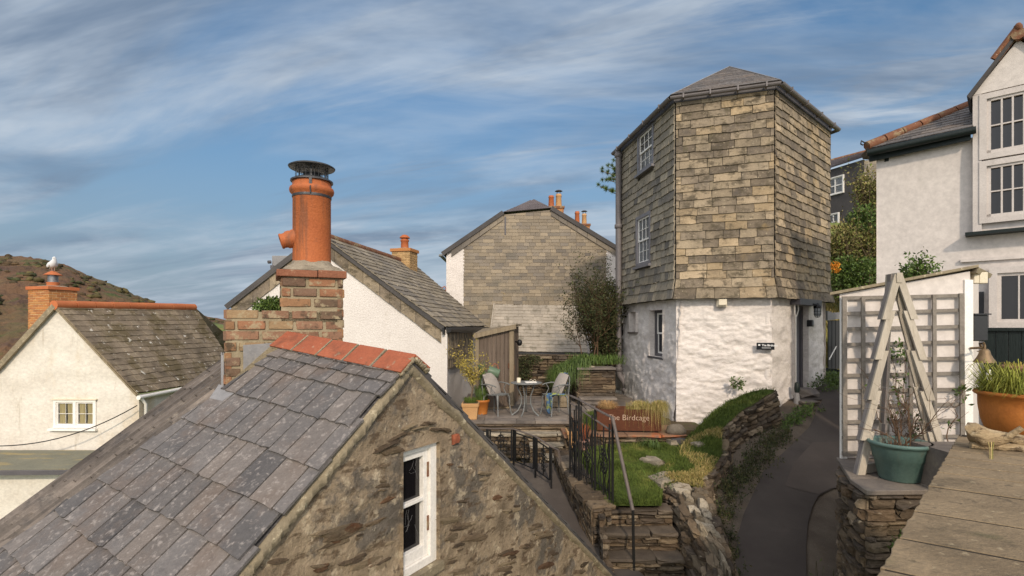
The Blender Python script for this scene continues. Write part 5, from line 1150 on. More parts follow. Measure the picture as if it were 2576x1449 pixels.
# steps up to the patio from the alley
stp = thing('patio_edge_steps', 'pale rough stone treads and riser under the front edge of the patio', 'steps', (0, 10.3, -2.9))
m = MB(); rubble(m, (-1.4, pe0.y - .0, -2.9), (pe1.x + .1, pe0.y, -2.9), (pe1.x + .1, pe0.y, PZ_ - .06), (-1.4, pe0.y, PZ_ - .06), (.05, .1), (.3, .8), .04); obj('riser', m, M_rstone, stp)
for (x0, x1, y0, y1, z) in ((-1.3, 1.25, pe0.y - .3, pe0.y, -2.16), (.35, 1.3, pe0.y - .62, pe0.y - .3, -2.32), (.62, 1.32, pe0.y - .95, pe0.y - .62, -2.47), (.7, 1.3, pe0.y - 1.3, pe0.y - .95, -2.62)):
    m = MB(); x = x0
    while x < x1: w = min(U(.3, .7), x1 - x); m.stone((x, y1, z - .06), (w - .01, 0, 0), (0, -(y1 - y0), 0), (0, 0, .055), .1, .03); x += w
    obj('tread', m, M_pale_st, stp); m = MB(); rubble(m, (x0, y0 + .06, z - .5), (x1, y0 + .06, z - .5), (x1, y0 + .06, z - .055), (x0, y0 + .06, z - .055), (.05, .09), (.15, .4), .03); obj('riser', m, M_rstone, stp)
# ================================================================ WALLS AND STEPS ROUND THE LAWN
def lawnp(u, v, o=0): p = PL(u, v, LWA, LWB); p.z += o; return p
rw = thing('rubble_wall', 'rough brown rubble wall carrying the black railing left of the lawn', 'wall', lawnp(1480, 1240) - V((0, 0, 1)))
inn = [lawnp(1434, 1135), lawnp(1452, 1165), lawnp(1475, 1200), lawnp(1506, 1240), lawnp(1538, 1275)]
out = [p + V((-.27, -.03, -.03)) for p in inn]
m = MB()
for (a, b) in zip(out, out[1:]): rubble(m, V((b.x + .04, b.y, -4.2)), V((a.x + .0, a.y, -3.6)), a, b, (.06, .14), (.12, .34), .07, prot=(.0, .08))
fr = Wall((out[-1].x, out[-1].y), (inn[-1].x, inn[-1].y))
a, b = out[-1], inn[-1]; rubble(m, V((a.x, a.y, -3.6)), V((b.x, b.y, -3.6)), b, a, (.06, .13), (.12, .3), .05)
a, b = V((-.1, out[0].y + .1, out[0].z)), out[0]
obj('masonry', m, M_rstone, rw)
m = MB(); tot = 0
for (a, b, c, d) in zip(out, out[1:], inn[1:], inn):
    n = 2
    for i in range(n):
        p0, p1, q0_, q1_ = lerp(a, b, i / n), lerp(a, b, (i + 1) / n - .03), lerp(d, c, i / n), lerp(d, c, (i + 1) / n - .03); j = U(-.01, .03)
        ex = V((-.04 + U(-.03, .03), 0, 0)); m.stone(p1 + ex + V((0, 0, -.04)), q1_ - p1 + V((.06, 0, 0)) - ex, V((0, 0, .07 + j)), p0 - p1, .18, .06)
obj('coping_stones', m, M_rstone, rw)
# stone steps down towards the camera
st = thing('stone_steps', 'dark slate steps descending beside the black handrail at the bottom of the lawn', 'steps', (1.7, 6.8, -3.8))
sxl, sxr = lawnp(1538, 1275).x - .18, 2.32
noses = [(7.42, -2.645), (7.17, -2.87), (6.90, -3.11), (6.62, -3.36), (6.34, -3.6)]
for i, (y, z) in enumerate(noses):
    m = MB(); yb = y + (.36 if i else .32); x = sxl - .02
    while x < sxr - .05:
        w = min(U(.5, .9), sxr - x); m.stone((x, yb, z - .065), (w - .006, 0, 0), (0, y - yb, 0), (0, 0, .06), .07, .03); x += w
    obj('tread', m, mat('worn_brown_slate', [(72, 63, 54), (98, 87, 74)], 4, bump=.6, bscale=20, isl=.15, spots=[((122, 112, 96), 8, .58, .72, (1, 1, 1), .6)]), st)
    m = MB(); zb2 = noses[i + 1][1] - .02 if i + 1 < len(noses) else z - .5
    rubble(m, (sxl, y + .05, zb2), (sxr, y + .05, zb2), (sxr, y + .05, z - .06), (sxl, y + .05, z - .06), (.045, .08), (.15, .45), .03); obj('riser', m, M_rstone, st)
m = MB()
ys_ = [7.6, 7.17, 6.9, 6.62, 6.34, 5.9]
for i in range(5):
    z = noses[i][1] - .01; rubble(m, (sxl, ys_[i + 1], -4.6), (sxl, ys_[i], -4.6), (sxl, ys_[i], z), (sxl, ys_[i + 1], z), (.06, .13), (.14, .36), .06)
obj('side_masonry', m, M_rstone, st)

# retaining wall between lawn and lane, turfed above
sec = [((1850, 1004, 10.95), (1953, 980, 10.6)), ((1785, 1040, 10.6), (1862, 1036, 10.0)), ((1745, 1085, 10.3), (1815, 1080, 9.5)), ((1700, 1122, 9.9), (1818, 1140, 9.0)), ((1660, 1190, 8.7), (1792, 1180, 8.5)),
       ((1652, 1212, 8.3), (1768, 1205, 8.15)), ((1712, 1240, 7.75), (1770, 1242, 7.7)), ((1745, 1305, 7.1), (1800, 1325, 7.0)), ((1796, 1390, 6.62), (1832, 1436, 6.4)), ((1815, 1520, 6.1), (1856, 1560, 6.0))]
SL = [P(*a) for a, b in sec]; SR = [P(*b) for a, b in sec]
rt = thing('retaining_wall', 'crooked rubble retaining wall with turf and pale stones on top between lawn and lane', 'wall', (SL[5] + SR[5]) / 2 - V((0, 0, .8)))
m = MB()
for i in range(len(SR) - 1):                              # lane side
    a, b = SR[i], SR[i + 1]; fa, fb = V((a.x + .12, a.y, LA + LB * a.y - .05)), V((b.x + .12, b.y, LA + LB * b.y - .05))
    if a.z - fa.z > .05: rubble(m, fa if False else fb, fa, a, b, (.05, .12), (.12, .34), .06, prot=(.0, .07)) if False else rubble(m, fb, fa, a, b, (.05, .12), (.12, .34), .06, prot=(.0, .07))
fo = [V((2.12, 8.3, -3.1)), P(1664, 1300, 7.75), P(1676, 1345, 7.3), P(1692, 1449, 6.75), P(1705, 1600, 6.2)]
fo = [V((p.x, p.y, -4.2)) for p in fo]
for i in range(4): rubble(m, fo[i], fo[i + 1], SL[6 + i - 1 + 0] if i == 0 else SL[5 + i + 0], SL[5 + i] if i == 0 else SL[5 + i], (.05, .12), (.12, .34), .06, prot=(.0, .09)) if False else rubble(m, fo[i], fo[i + 1], SL[6 + i] if i < 3 else SL[9], SL[5 + i], (.05, .11), (.12, .34), .07, prot=(.0, .09))
obj('masonry', m, M_rstone, rt)
m = MB()
def top(i, s): return lerp(SL[i], SR[i], s) + V((0, 0, .07 * math.sin(math.pi * s)))
for i in range(6, 9):
    m.quad(SL[i] - V((0, 0, .04)), SR[i] - V((0, 0, .04)), SR[i + 1] - V((0, 0, .04)), SL[i + 1] - V((0, 0, .04)))
for i in range(5, 9):                                     # capping stones on the bare end
    nj = 4
    for j in range(nj):
        k0 = 0
        for k1 in ((U(.35, .65), 1) if rnd.random() < .7 else (1,)):
            a, b, c, d = lerp(SL[i], SL[i + 1], j / nj), lerp(SR[i], SR[i + 1], j / nj), lerp(SR[i], SR[i + 1], (j + 1) / nj), lerp(SL[i], SL[i + 1], (j + 1) / nj)
            a, b = lerp(a, b, k0), lerp(a, b, k1 - .04); d, c = lerp(d, c, k0), lerp(d, c, k1 - .04); k0 = k1
            m.stone(d - V((0, 0, .08)) + V((U(-.03, .03), 0, 0)), (c - d), V((0, 0, .09 + U(-.02, .06))), (a - d) * U(.8, .95), .3, .08)
obj('capping_stones', m, mat('mixed_cap_stone', [(96, 86, 72), (132, 121, 104)], 7, bump=.9, bscale=26, isl=.3, islcols=[(150, 140, 122), (96, 84, 68), (172, 162, 144), (108, 98, 84), (84, 74, 62), (140, 128, 108)], spots=[((66, 58, 48), 8, .52, .68, (1, 1, 3), .8), ((190, 182, 164), 12, .6, .7, (1, 1, 1), .7)]), rt)
m = MB()
def turf_top(s, t):
    k = t * 5.6; i = min(int(k), 5); p = lerp(lerp(SL[i], SL[i + 1], k - i), lerp(SR[i], SR[i + 1], k - i), s)
    return p + V((0, 0, .09 * math.sin(math.pi * s) ** .5 + .05 * MN.noise(V((p.x * 3, p.y * 3, 0))) - .03))
m.grid(turf_top, 14, 50); tb = obj('turf_bank', m, M_turf, rt)
m = MB(); m2 = MB()
for _ in range(9000):
    s, t = rnd.random(), rnd.random(); p = turf_top(s, t); q = MN.noise(V((p.x * 1.8, p.y * 1.8, 4))) + (t - .55) * .8 + (s - .5) * .3
    blade(m2 if q > .12 else m, p - V((0, 0, .01)), U(.03, .09), U(.02, .1), .009, U(0, 6.28) if rnd.random() < .5 else -.9 + U(-.5, .5), .35)
o_ = obj('green_tufts', m, M_grass, rt); o_['kind'] = 'stuff'; o_ = obj('dry_tufts', m2, M_dry, rt); o_['kind'] = 'stuff'
def slab(name, lab, u, v, d, w, dd, h, m_=M_pale_st, rot=.2):
    m = MB(); c = P(u, v, d); X = V((math.cos(rot), math.sin(rot), .02)); Y = V((-math.sin(rot), math.cos(rot), 0))
    m.stone(c - X * w / 2 - Y * dd / 2 - V((0, 0, h)), X * w, V((0, 0, h)) + V((0, 0, 0)), Y * dd, .22, .05); return tag(obj(name, m, m_), lab, 'stone')
slab('flat_stone', 'large pale flat stone at the near left corner of the turf wall', 1684, 1200, 8.25, .52, .42, .13)
slab('flat_stone', 'white flat stone on the wall top just right of the largest pale slab', 1736, 1196, 8.3, .5, .3, .08, rot=-.1)
slab('flat_stone', 'upright white stone at the right edge of the lawn', 1642, 1155, 9.0, .2, .4, .12, rot=.6)
slab('flat_stone', 'small pale stone in the turf below the boulder', 1697, 1106, 9.9, .26, .2, .08)
slab('flat_stone', 'thin pale stone sticking out of the turf bank above the lane', 1768, 1112, 9.5, .36, .2, .06, rot=.3)
# ledge behind the lawn
lg = thing('ledge_wall', 'low rust-stained slate ledge under the planter behind the lawn', 'wall', (2.2, 10.4, -2.6))
zl = -2.1; yl = 10.0
m = MB(); rubble(m, (1.05, yl, -2.7), (3.35, yl, -2.7), (3.35, yl, zl - .04), (1.05, yl, zl - .04), (.05, .1), (.2, .5), .03); rubble(m, (1.05, 10.9, -2.7), (1.05, yl, -2.7), (1.05, yl, zl - .04), (1.05, 10.9, zl - .04), (.05, .1), (.2, .5), .03); obj('masonry', m, M_rstone, lg)
m = MB(); x = 1.0
while x < 3.35: w = min(U(.4, .9), 3.38 - x); m.stone((x, 10.95, zl - .05), (w - .008, 0, 0), (0, -(10.95 - yl + .05 + U(0, .04)), 0), (0, 0, .05), .05, .02); x += w
obj('slab_top', m, mat('rust_stained_slab', [(116, 92, 74), (140, 104, 78)], 2.5, bump=.4, bscale=18, spots=[((168, 92, 50), 1.4, .5, .62, (1, 1, 1), .8), ((100, 90, 80), 3, .55, .7, (1, 1, 1), .7)]), lg)

# raised bed and garden wall at the back of the patio
gwl = thing('patio_back_wall', 'rough shillet garden wall behind the patio table', 'wall', (.8, 14.6, -2))
m = MB(); a, b = P(1290, 893, 14.6), P(1460, 893, 14.6); rubble(m, V((a.x, 14.6, -2.05)), V((b.x, 14.6, -2.05)), V((b.x, 14.6, a.z)), V((a.x, 14.6, a.z)), (.05, .11), (.14, .4), .06, prot=(0, .07)); m.box(V((a.x, 14.64, -2)), (b.x - a.x, 0, 0), (0, .4, 0), (0, 0, 2 + a.z)); obj('masonry', m, M_rstone, gwl)
rb = thing('raised_stone_bed', 'square raised stone bed with slate slab top beside the grey downpipe', 'raised bed', (2.2, 13.4, -2))
a = P(1456, 930, 13.1); x0, x1 = a.x, 2.62
m = MB(); rubble(m, (x0, 13.1, -2.15), (x1, 13.1, -2.15), (x1, 13.1, a.z), (x0, 13.1, a.z), (.07, .13), (.25, .6), .03, prot=(0, .02)); rubble(m, (x0, 14.6, -2.1), (x0, 13.1, -2.1), (x0, 13.1, a.z), (x0, 14.6, a.z), (.07, .12), (.2, .5), .03); obj('masonry', m, M_rstone, rb)
m = MB(); m.box((x0 - .05, 13.02, a.z), (x1 - x0 + .05, 0, 0), (0, .55, 0), (0, 0, .055)); m.box((x0 - .02, 12.75, -1.84), (x1 - x0, 0, 0), (0, .36, 0), (0, 0, .06)); m.box((x0 + .05, 12.8, -1.95), (x1 - x0 - .1, 0, 0), (0, .25, 0), (0, 0, .11)); obj('slab_top', m, M_paving, rb, .008)
m = MB(); m.box((x0 + .02, 13.5, -2), (2.6 - x0, 0, 0), (0, 3.5, 0), (0, 0, 2 + a.z)); struct('raised_soil', m, M_turf)
slab('white_pebble', 'small white pebble on the slab of the raised stone bed', 1487, 921, 13.2, .14, .1, .035)
m = MB(); q = P(1428, 905, 14.0)
for i in range(1800):
    s = rnd.random(); p = V((lerp(q.x - .35, q.x + .5, s), U(13.2, 14.2), q.z - .05 + U(-.1, .1) - .3 * (1 - s))); blade(m, p, U(.1, .22), U(.2, .42), .012, U(3.3, 4.9), 1.5 + U(0, 2.2))
for i in range(900):
    p = V((U(q.x + .1, 3.0), U(13.5, 15.5), q.z - .1)); blade(m, p, U(.1, .28), U(.05, .25), .014, U(0, 6.28), .5)
tag(obj('trailing_grass', m, M_leaf), 'long grass trailing over the left corner of the raised stone bed', 'grass', kind='stuff')
m = MB(); leaves(m, P(1312, 935, 14.3), (.3, .25, .35), 900, .06, .1, .4); leaves(m, P(1330, 905, 14.3), (.4, .25, .15), 500, .05, .1); tag(obj('ivy', m, M_leaf_d), 'dark ivy on the patio wall beside the wooden shed', 'ivy')
m = MB(); q = P(1547, 0, 16.0); m.box((q.x - .35, 16, -2), (1.2, 0, 0), (0, .35, 0), (0, 0, 2 + P(0, 848, 16).z)); gq = thing('garden_wall', 'bit of whitewashed garden wall with slate cap left of the downpipe', 'wall', (q.x, 16, -2)); obj('wall', m, M_wash, gq)
m = MB(); m.box((q.x - .42, 15.93, P(0, 848, 16).z), (1.3, 0, 0), (0, .5, 0), (0, 0, .24)); m.prism([V((q.x - .5, 15.9, P(0, 828, 16).z)), V((q.x + .9, 15.9, P(0, 828, 16).z)), V((q.x + .9, 15.9, P(0, 812, 16).z)), V((q.x - .1, 15.9, P(0, 812, 16).z))], (0, .5, 0)); obj('slate_cap', m, M_darkslate, gq)

# ================================================================ SHRUBS AND TREES BY THE PATIO
lf = MB(); tw_ = MB(); bp_ = P(1505, 900, 15.0)
for i in range(20):
    a = U(0, 6.28); twig(tw_, bp_ + V((U(-.45, .45), U(-.4, .4), -.2)), V((U(-.3, .22), U(-.4, .4), 1.4)), U(1.1, 1.9), .018, 2, .17, 5, lf, .06, .25)
for (u, v, rx, rz, n, sz) in ((1518, 815, .42, .7, 3600, .085), (1524, 870, .42, .5, 3000, .09), (1538, 745, .2, .55, 1100, .06), (1500, 800, .2, .45, 700, .06), (1512, 905, .55, .25, 1200, .07)): leaves(lf, P(u, v, 15.0), (rx, .5, rz), n, sz, .15)
sb = thing('garden_shrub', 'big twiggy dark shrub between the slate gable and the grey downpipe', 'shrub', bp_ - V((0, 0, .4))); obj('foliage', lf, M_leaf_d, sb); obj('branches', tw_, M_twig, sb)
m = MB(); bs = MB(); pb = P(1650, 470, 19.5)
bs.tube([V((pb.x, 19.5, -1)), V((pb.x + .1, 19.5, 2)), V((pb.x, 19.5, 4.6)), V((pb.x - .1, 19.5, 5.6))], [.16, .13, .09, .04], 8)
for (u, v) in ((1512, 430), (1520, 450), (1508, 470), (1530, 420), (1535, 445), (1530, 480), (1545, 432), (1560, 460), (1548, 410)):
    e = P(u, v, 19.5 + U(-.3, .3)); s0_ = V((pb.x, 19.5, e.z - .4)); mid = lerp(s0_, e, .5) - V((0, 0, .12)); bs.tube([s0_, mid, e], [.04, .025, .01], 5)
    for k in range(7):
        q = lerp(mid, e, .35 + .65 * k / 6) + V((U(-.08, .08), U(-.15, .15), U(-.06, .1)))
        for _ in range(80):
            d = V((rnd.gauss(-.3, 1), rnd.gauss(0, 1), rnd.gauss(.35, .9))).normalized(); s_ = d.orthogonal() * .007; m.add([q - s_, q + s_, q + d * U(.1, .18)], [(0, 1, 2)])
pn = thing('pine_tree', 'pine branch poking out behind the left edge of the tower', 'tree', (pb.x, 19.5, -1)); obj('trunk', bs, M_bark, pn); obj('crown', m, M_leaf, pn)

# ================================================================ PATIO FURNITURE
shd = thing('wooden_shed', 'narrow weathered board shed with a sloping roof at the left of the patio', 'shed', P(1240, 1028, 12.3))
FA, FB, FC = P(1197, 0, 12.0), P(1288, 0, 12.3), P(1303, 0, 13.25)
F1 = Wall((FA.x, FA.y), (FB.x, FB.y)); F2 = Wall((FB.x, FB.y), (FC.x, FC.y)); zs0, zs1 = P(0, 842, 12.0).z, P(0, 820, 12.3).z
m = MB(); n = 9
for i in range(n):
    a, b = F1.L * i / n, F1.L * (i + 1) / n - .012; j = U(0, .008); za, zb3 = lerp(zs0, zs1, i / n), lerp(zs0, zs1, (i + 1) / n)
    m.hexa([F1.at(a, -1.9, -.02), F1.at(b, -1.9, -.02), F1.at(b, -1.9, .01 + j), F1.at(a, -1.9, .01 + j)], [F1.at(a, za, -.02), F1.at(b, zb3, -.02), F1.at(b, zb3, .01 + j), F1.at(a, za, .01 + j)])
n = 6
for i in range(n):
    a, b = F2.L * i / n, F2.L * (i + 1) / n - .008; F2.box(m, a, b, -1.9, zs1 - .02, -.02, .01 + U(0, .008))
obj('boards', m, M_shed, shd)
m = MB(); F1.box(m, -.02, .06, -1.9, zs0 - .03, .012, .035); F1.box(m, F1.L - .08, F1.L + .02, -1.9, zs1 - .06, .022, .045); F2.box(m, .0, .09, -1.9, zs1 - .06, .022, .045); F1.box(m, 0, F1.L, -1.96, -1.9, -.05, -.02); obj('corner_boards', m, M_wood, shd)
m = MB(); r_ = [F1.at(-.08, zs0 - .01, .1), F1.at(F1.L + .06, zs1 + .01, .1), F2.at(F2.L, zs1 + .01, .1), F2.at(F2.L, zs1, .1) + V((-1.0, .1, -.1))]; m.prism(r_, (0, 0, .035)); m.bar(r_[0] + V((0, -.005, -.03)), r_[1] + V((0, -.005, -.03)), .02, .09); obj('roof', m, M_wood, shd)
m = MB(); F1.box(m, F1.L * .88, F1.L * .9, -1.0, -.88, .03, .05); F2.box(m, .16, .2, -1.05, -.95, .01, .04); obj('latch', m, M_ridge_old, shd)
sll = thing('shed_lamp', 'small black round lamp on the right side of the shed', 'wall lamp', P(1307, 870, 12.6))
m = MB(); q = P(1307, 862, 12.5); m.blob(q, .065, .06, .08, 12, .0); m.tube([q, q + V((-.1, .1, .02))], .02, 6); obj('shade', m, M_black, sll)

def chair(name, lab, cx_, cy_, rot):
    t = thing(name, lab, 'chair', (cx_, cy_, PZ_), 'grey metal garden chairs'); c_, s_ = math.cos(rot), math.sin(rot)
    T = lambda x, y, z: V((cx_ + x * c_ - y * s_, cy_ + x * s_ + y * c_, PZ_ + z))      # +x is the sitter's front
    m = MB(); 
    ring = [T(.24 * math.cos(a) + .02, .22 * math.sin(a), .44) for a in [k * math.pi / 10 for k in range(20)]]; m.prism(ring, (0, 0, .012))
    for k in range(7): a = -.18 + k * .06; m.bar(T(-.2, a, .458), T(.24, a, .458), .03, .006)
    obj('seat', m, M_castgrey, t)
    for (x, y) in ((.2, .2), (.2, -.2), (-.18, .18), (-.18, -.18)):
        m = MB(); m.tube([T(x * .9, y * .9, .44), T(x * 1.05, y * 1.1, .38), T(x * 1.08, y * 1.1, .22), T(x * 1.2, y * 1.22, .03), T(x * 1.24, y * 1.26, 0)], [.03, .024, .016, .013, .02], 8); obj('leg', m, M_castgrey, t)
    m = MB(); arc = [T(-.2 - .12 * (i / 12 * 2 - 1) ** 0 * 0 - .09 * math.sin(math.pi * i / 12), .22 * math.cos(math.pi * i / 12), .45 + .42 * math.sin(math.pi * i / 12) ** .45) for i in range(13)]
    m.tube(arc, .013, 8)
    for k in range(5): y = -.14 + k * .07; m.tube([T(-.21, y, .45), T(-.25, y * .7, .62), T(-.29, y, .84)], .006, 6)
    m.tube([T(-.24, .18, .62), T(-.26, 0, .66), T(-.24, -.18, .62)], .008, 6); obj('back_frame', m, M_castgrey, t)
    for s in (-1, 1):
        m = MB(); m.tube([T(-.24, .22 * s, .66), T(-.05, .27 * s, .69), T(.12, .27 * s, .67), T(.2, .26 * s, .64)], .014, 8); m.tube([T(.1, .26 * s, .67), T(.04, .24 * s, .56), T(.12, .21 * s, .45)], .01, 6); obj('armrest', m, M_castgrey, t)
    return T
T1 = chair('garden_chair', 'grey metal garden chair in front of the shed, left of the round table', -.36, 11.55, R(-35))
T2 = chair('garden_chair', 'grey metal garden chair right of the round table with a blue blanket', .97, 11.5, R(205))
def cushion(T, lab, lean):
    m = MB(); n = 12
    def f(s, t, sg):
        a, b = s * 2 - 1, t * 2 - 1; k = (1 - a * a * .9) * (1 - b * b * .9); w = .24 * (1 - .12 * (b * b)); h = .24 * (1 - .12 * a * a)
        return T(-.12 - lean * b * .5 + sg * .085 * k ** .6, a * w, .67 + b * h)
    m.grid(lambda s, t: f(s, t, 1), n, n); m.grid(lambda s, t: f(s, t, -1), n, n); return tag(obj('cushion', m, M_cush), lab, 'cushion', 'grey tweed cushions')
cushion(T1, 'grey tweed cushion on the chair by the shed', .2); cushion(T2, 'grey tweed cushion against the blue blanket on the right-hand chair', .2)
m = MB()
def bl_(s, t):
    y = lerp(-.2, .05, s) + .02 * math.sin(t * 9); k = t
    if k < .35: p = T2(-.27 - .05 * k, y, .55 + k * 1.0)
    elif k < .45: p = T2(-.28, y, .91)
    elif k < .6: p = T2(-.22, y, .93 - (k - .45) * 2)
    else: p = T2(lerp(-.22, -.2, k), y, .62 - (k - .6) * .3)
    return p + V((0, 0, .01 * math.sin(s * 14)))
m.grid(bl_, 14, 30)
def bl2(s, t):
    if t < .5: p = T2(lerp(-.1, .26, t * 2), lerp(.02, .3, s), .475 + .015 * math.sin(s * 12 + t * 5))
    else: k = (t - .5) * 2; p = T2(.27 + .02 * math.sin(s * 9), lerp(.05, .3, s) + .03 * math.sin(k * 3), .47 - k * lerp(.2, .42, abs(math.sin(s * 3.5))))
    return p
m.grid(bl2, 16, 22)
o_ = tag(obj('blanket', m, M_blank), 'blue and yellow checked blanket draped over the right-hand garden chair', 'blanket'); sm_ = o_.modifiers.new('thick', 'SOLIDIFY'); sm_.thickness = .012
tb_ = thing('round_table', 'round grey metal garden table with three curved legs on the patio', 'table', (.32, 11.5, PZ_))
m = MB(); m.lathe((.32, 11.5, PZ_ + .69), [(0, 0), (.33, 0), (.355, .008), (.355, .022), (.34, .028), (0, .028)], 32); obj('tabletop', m, M_castgrey, tb_)
for a in (200, 250, 320, 90):
    d = V((math.cos(R(a)), math.sin(R(a)), 0)); b_ = V((.32, 11.5, PZ_)); m = MB(); m.tube([b_ + d * .22 + V((0, 0, .69)), b_ + d * .2 + V((0, 0, .6)), b_ + d * .12 + V((0, 0, .42)), b_ + d * .12 + V((0, 0, .25)), b_ + d * .2 + V((0, 0, .1)), b_ + d * .32 + V((0, 0, .02)), b_ + d * .35], [.02, .016, .015, .015, .015, .018, .022], 8); obj('leg', m, M_castgrey, tb_)
zt_ = PZ_ + .72
m = MB(); m.lathe((.15, 11.45, zt_), [(.045, 0), (.045, .1), (.04, .1), (.04, .06), (0, .06)], 14); tag(obj('candle_glass', m, M_cream), 'small glass with a pale candle at the left of the garden table', 'candle')
m = MB(); m.box((.3, 11.35, zt_), (.25, .02, 0), (-.02, .2, 0), (0, 0, .012)); tag(obj('magazine', m, M_white), 'white magazine lying open on the garden table', 'magazine')
m = MB()
for x in (.42, .5): m.tube([V((x + .028 * math.cos(a), 11.42, zt_ + .04 + .028 * math.sin(a))) for a in [k * math.pi / 6 for k in range(13)]], .004, 5)
m.tube([V((.448, 11.42, zt_ + .045)), V((.472, 11.42, zt_ + .045))], .004, 5); tag(obj('spectacles', m, M_cream), 'pair of spectacles standing on the magazine on the garden table', 'spectacles')
wc = thing('watering_can', 'sage green watering can hung tilted on the shed front', 'watering can', P(1243, 945, 11.95))
q = P(1240, 936, 11.85); ax = (V((.3, 0, .95)).normalized(), V((0, 1, 0)), V((.95, 0, -.3)).normalized()); ax = (ax[0], ax[1], ax[2])
m = MB(); m.lathe(q - ax[2] * .12, [(.0, 0), (.115, 0), (.12, .02), (.105, .26), (.098, .27), (.09, .26), (.09, .1)], 18, ax); obj('can', m, M_wcan, wc)
m = MB(); m.tube([q + ax[0] * .1 - ax[2] * .08, q + ax[0] * .2 - ax[2] * .02, q + ax[0] * .18 + ax[2] * .06, q + ax[0] * .1 + ax[2] * .1], .01, 6); obj('handle', m, M_ridge, wc)
m = MB(); m.tube([q - ax[0] * .08 - ax[2] * .1, q - ax[2] * .3 - ax[0] * .02, q - ax[2] * .36 + ax[0] * .06], [.02, .014, .03], 8); obj('spout', m, M_wcan, wc)
def square_pot(name, lab, cat_, c, w, h, mt, tp=.8, grp=None):
    t = thing(name, lab, cat_, c, grp); m = MB(); c = V(c)
    def sq(k, z): return [c + V((x * k, y * k, z)) for x, y in ((-1, -1), (1, -1), (1, 1), (-1, 1))]
    m.hexa(sq(w / 2 * tp, 0), sq(w / 2 * .97, h * .8)); m.hexa(sq(w / 2 * 1.04, h * .78), sq(w / 2 * 1.08, h)); obj('pot', m, mt, t, .008); 
    m = MB(); m.hexa(sq(w / 2 * .9, h), sq(w / 2 * .9, h + .008)); obj('soil', m, M_soil, t); return t
q = P(1184, 1049, 11.0); q.z = PZ_; pt_ = square_pot('potted_tree', 'square buff terracotta pot with a small golden-leaved standard tree', 'potted tree', q, .34, .34, M_potbuff)
m = MB(); tuft(m, q + V((0, 0, .34)), .14, 320, .11, .07, .008); obj('underplanting', m, M_grass, pt_)
m = MB(); m.tube([q + V((0, 0, .33)), q + V((.02, 0, .5)), q + V((.05, 0, .66)), q + V((.04, 0, .85))], [.025, .02, .017, .012], 7); lfm = MB()
for i in range(14): twig(m, q + V((.05, 0, .6 + .02 * i)), V((U(-1, 1), U(-.7, .7), 1.2)), U(.3, .6), .006, 1, .25, 4, lfm, .04)
for (dx, dz, r1_, n_) in ((.0, .95, .15, 300), (.05, .85, .12, 200), (-.05, 1.05, .1, 140)): leaves(lfm, q + V((dx, 0, dz)), (r1_, .15, r1_), n_, .04, .1)
obj('trunk', m, M_bark, pt_); obj('crown', lfm, M_leaf_y, pt_)
q = P(1212, 1030, 11.6); q.z = PZ_; t = thing('round_pot', 'round orange pot of grass behind the square buff pot', 'plant pot', q)
m = MB(); m.lathe(q, [(.12, 0), (.16, .26), (.18, .27), (.18, .32), (.15, .32), (.15, .28), (0, .28)], 20); obj('pot', m, M_potor, t); m = MB(); tuft(m, q + V((0, 0, .3)), .13, 300, .3, .12, .008); tuft(m, q + V((.02, 0, .3)), .04, 90, .75, .1, .008, .05); obj('plant', m, M_leaf, t)
bx_ = thing('timber_planter_box', 'low timber box behind the right-hand garden chair', 'planter box', P(1410, 1025, 12.5)); m = MB()
a = P(1372, 1025, 12.4); a.z = PZ_
for i in range(2): m.box(a + V((0, 0, .02 + i * .13)), (.62, 0, 0), (0, .4, 0), (0, 0, .12))
obj('boards', m, M_wood, bx_)

# ================================================================ PLANTER, POTS, BOULDER
pl_ = thing('rusty_steel_planter', 'rusty steel trough planter lettered The Birdcage in front of the tower', 'planter', (2.4, 10.4, zl))
pw = Wall((P(1502, 0, 10.25).x, 10.25), (P(1664, 0, 10.15).x, 10.15)); zp0 = zl + .03; zp1_ = P(0, 1030, 10.2).z
m = MB(); tck = .012
for (a, b, c, d) in ((0, pw.L, 0, -tck), (0, pw.L, -.42, -.42 - tck)): pw.box(m, a, b, zp0, zp1_, d, c)
pw.box(m, 0, tck, zp0, zp1_, -.42, -tck); pw.box(m, pw.L - tck, pw.L, zp0, zp1_, -.42, -tck); pw.box(m, .02, pw.L - .02, zp0, zp0 + .02, -.4, -.02); pw.box(m, 0.02, pw.L - .02, zp1_ - .06, zp1_ - .05, -.41, -.02)
obj('trough', m, M_corten, pl_)
m = MB(); pw.box(m, .05, pw.L - .05, zp0 - .035, zp0 - .001, -.4, -.03); obj('feet', m, M_black, pl_)
text('The Birdcage', .158, pw.at(.20, zp0 + .21, .003), pw.U, (0, 0, 1), M_letter, pl_, sx=.98, depth=.002, bold=-.0025)
m = MB(); 
for (fx_, n_, ln, h_, az) in ((.96, 800, .26, .22, -.6), (.86, 150, .22, .22, -1.4), (.76, 50, .2, .2, -1.7), (.6, 70, .2, .18, -1.6), (.98, 260, .25, .2, -.1), (.7, 420, .18, .2, 1.0)):
    c = pw.at(pw.L * fx_ - .05, zp1_ - .04, -.14)
    for _ in range(n_): blade(m, c + V((U(-.1, .1), U(-.12, .1), 0)), h_ * U(.6, 1.15), ln * U(.3, 1.15), .0065, az + U(-.9, .9), U(1.0, 3.2) if rnd.random() < .5 else U(.3, 1.2))
obj('trailing_grass', m, M_dry, pl_)
m = MB(); tuft(m, pw.at(.22, zp1_ - .04, -.15), .12, 700, .17, .16, .004, .6); obj('brown_tussock', m, mat('tan_grass', [(150, 118, 76), (178, 142, 96)], 3, isl=.2, bump=0), pl_)
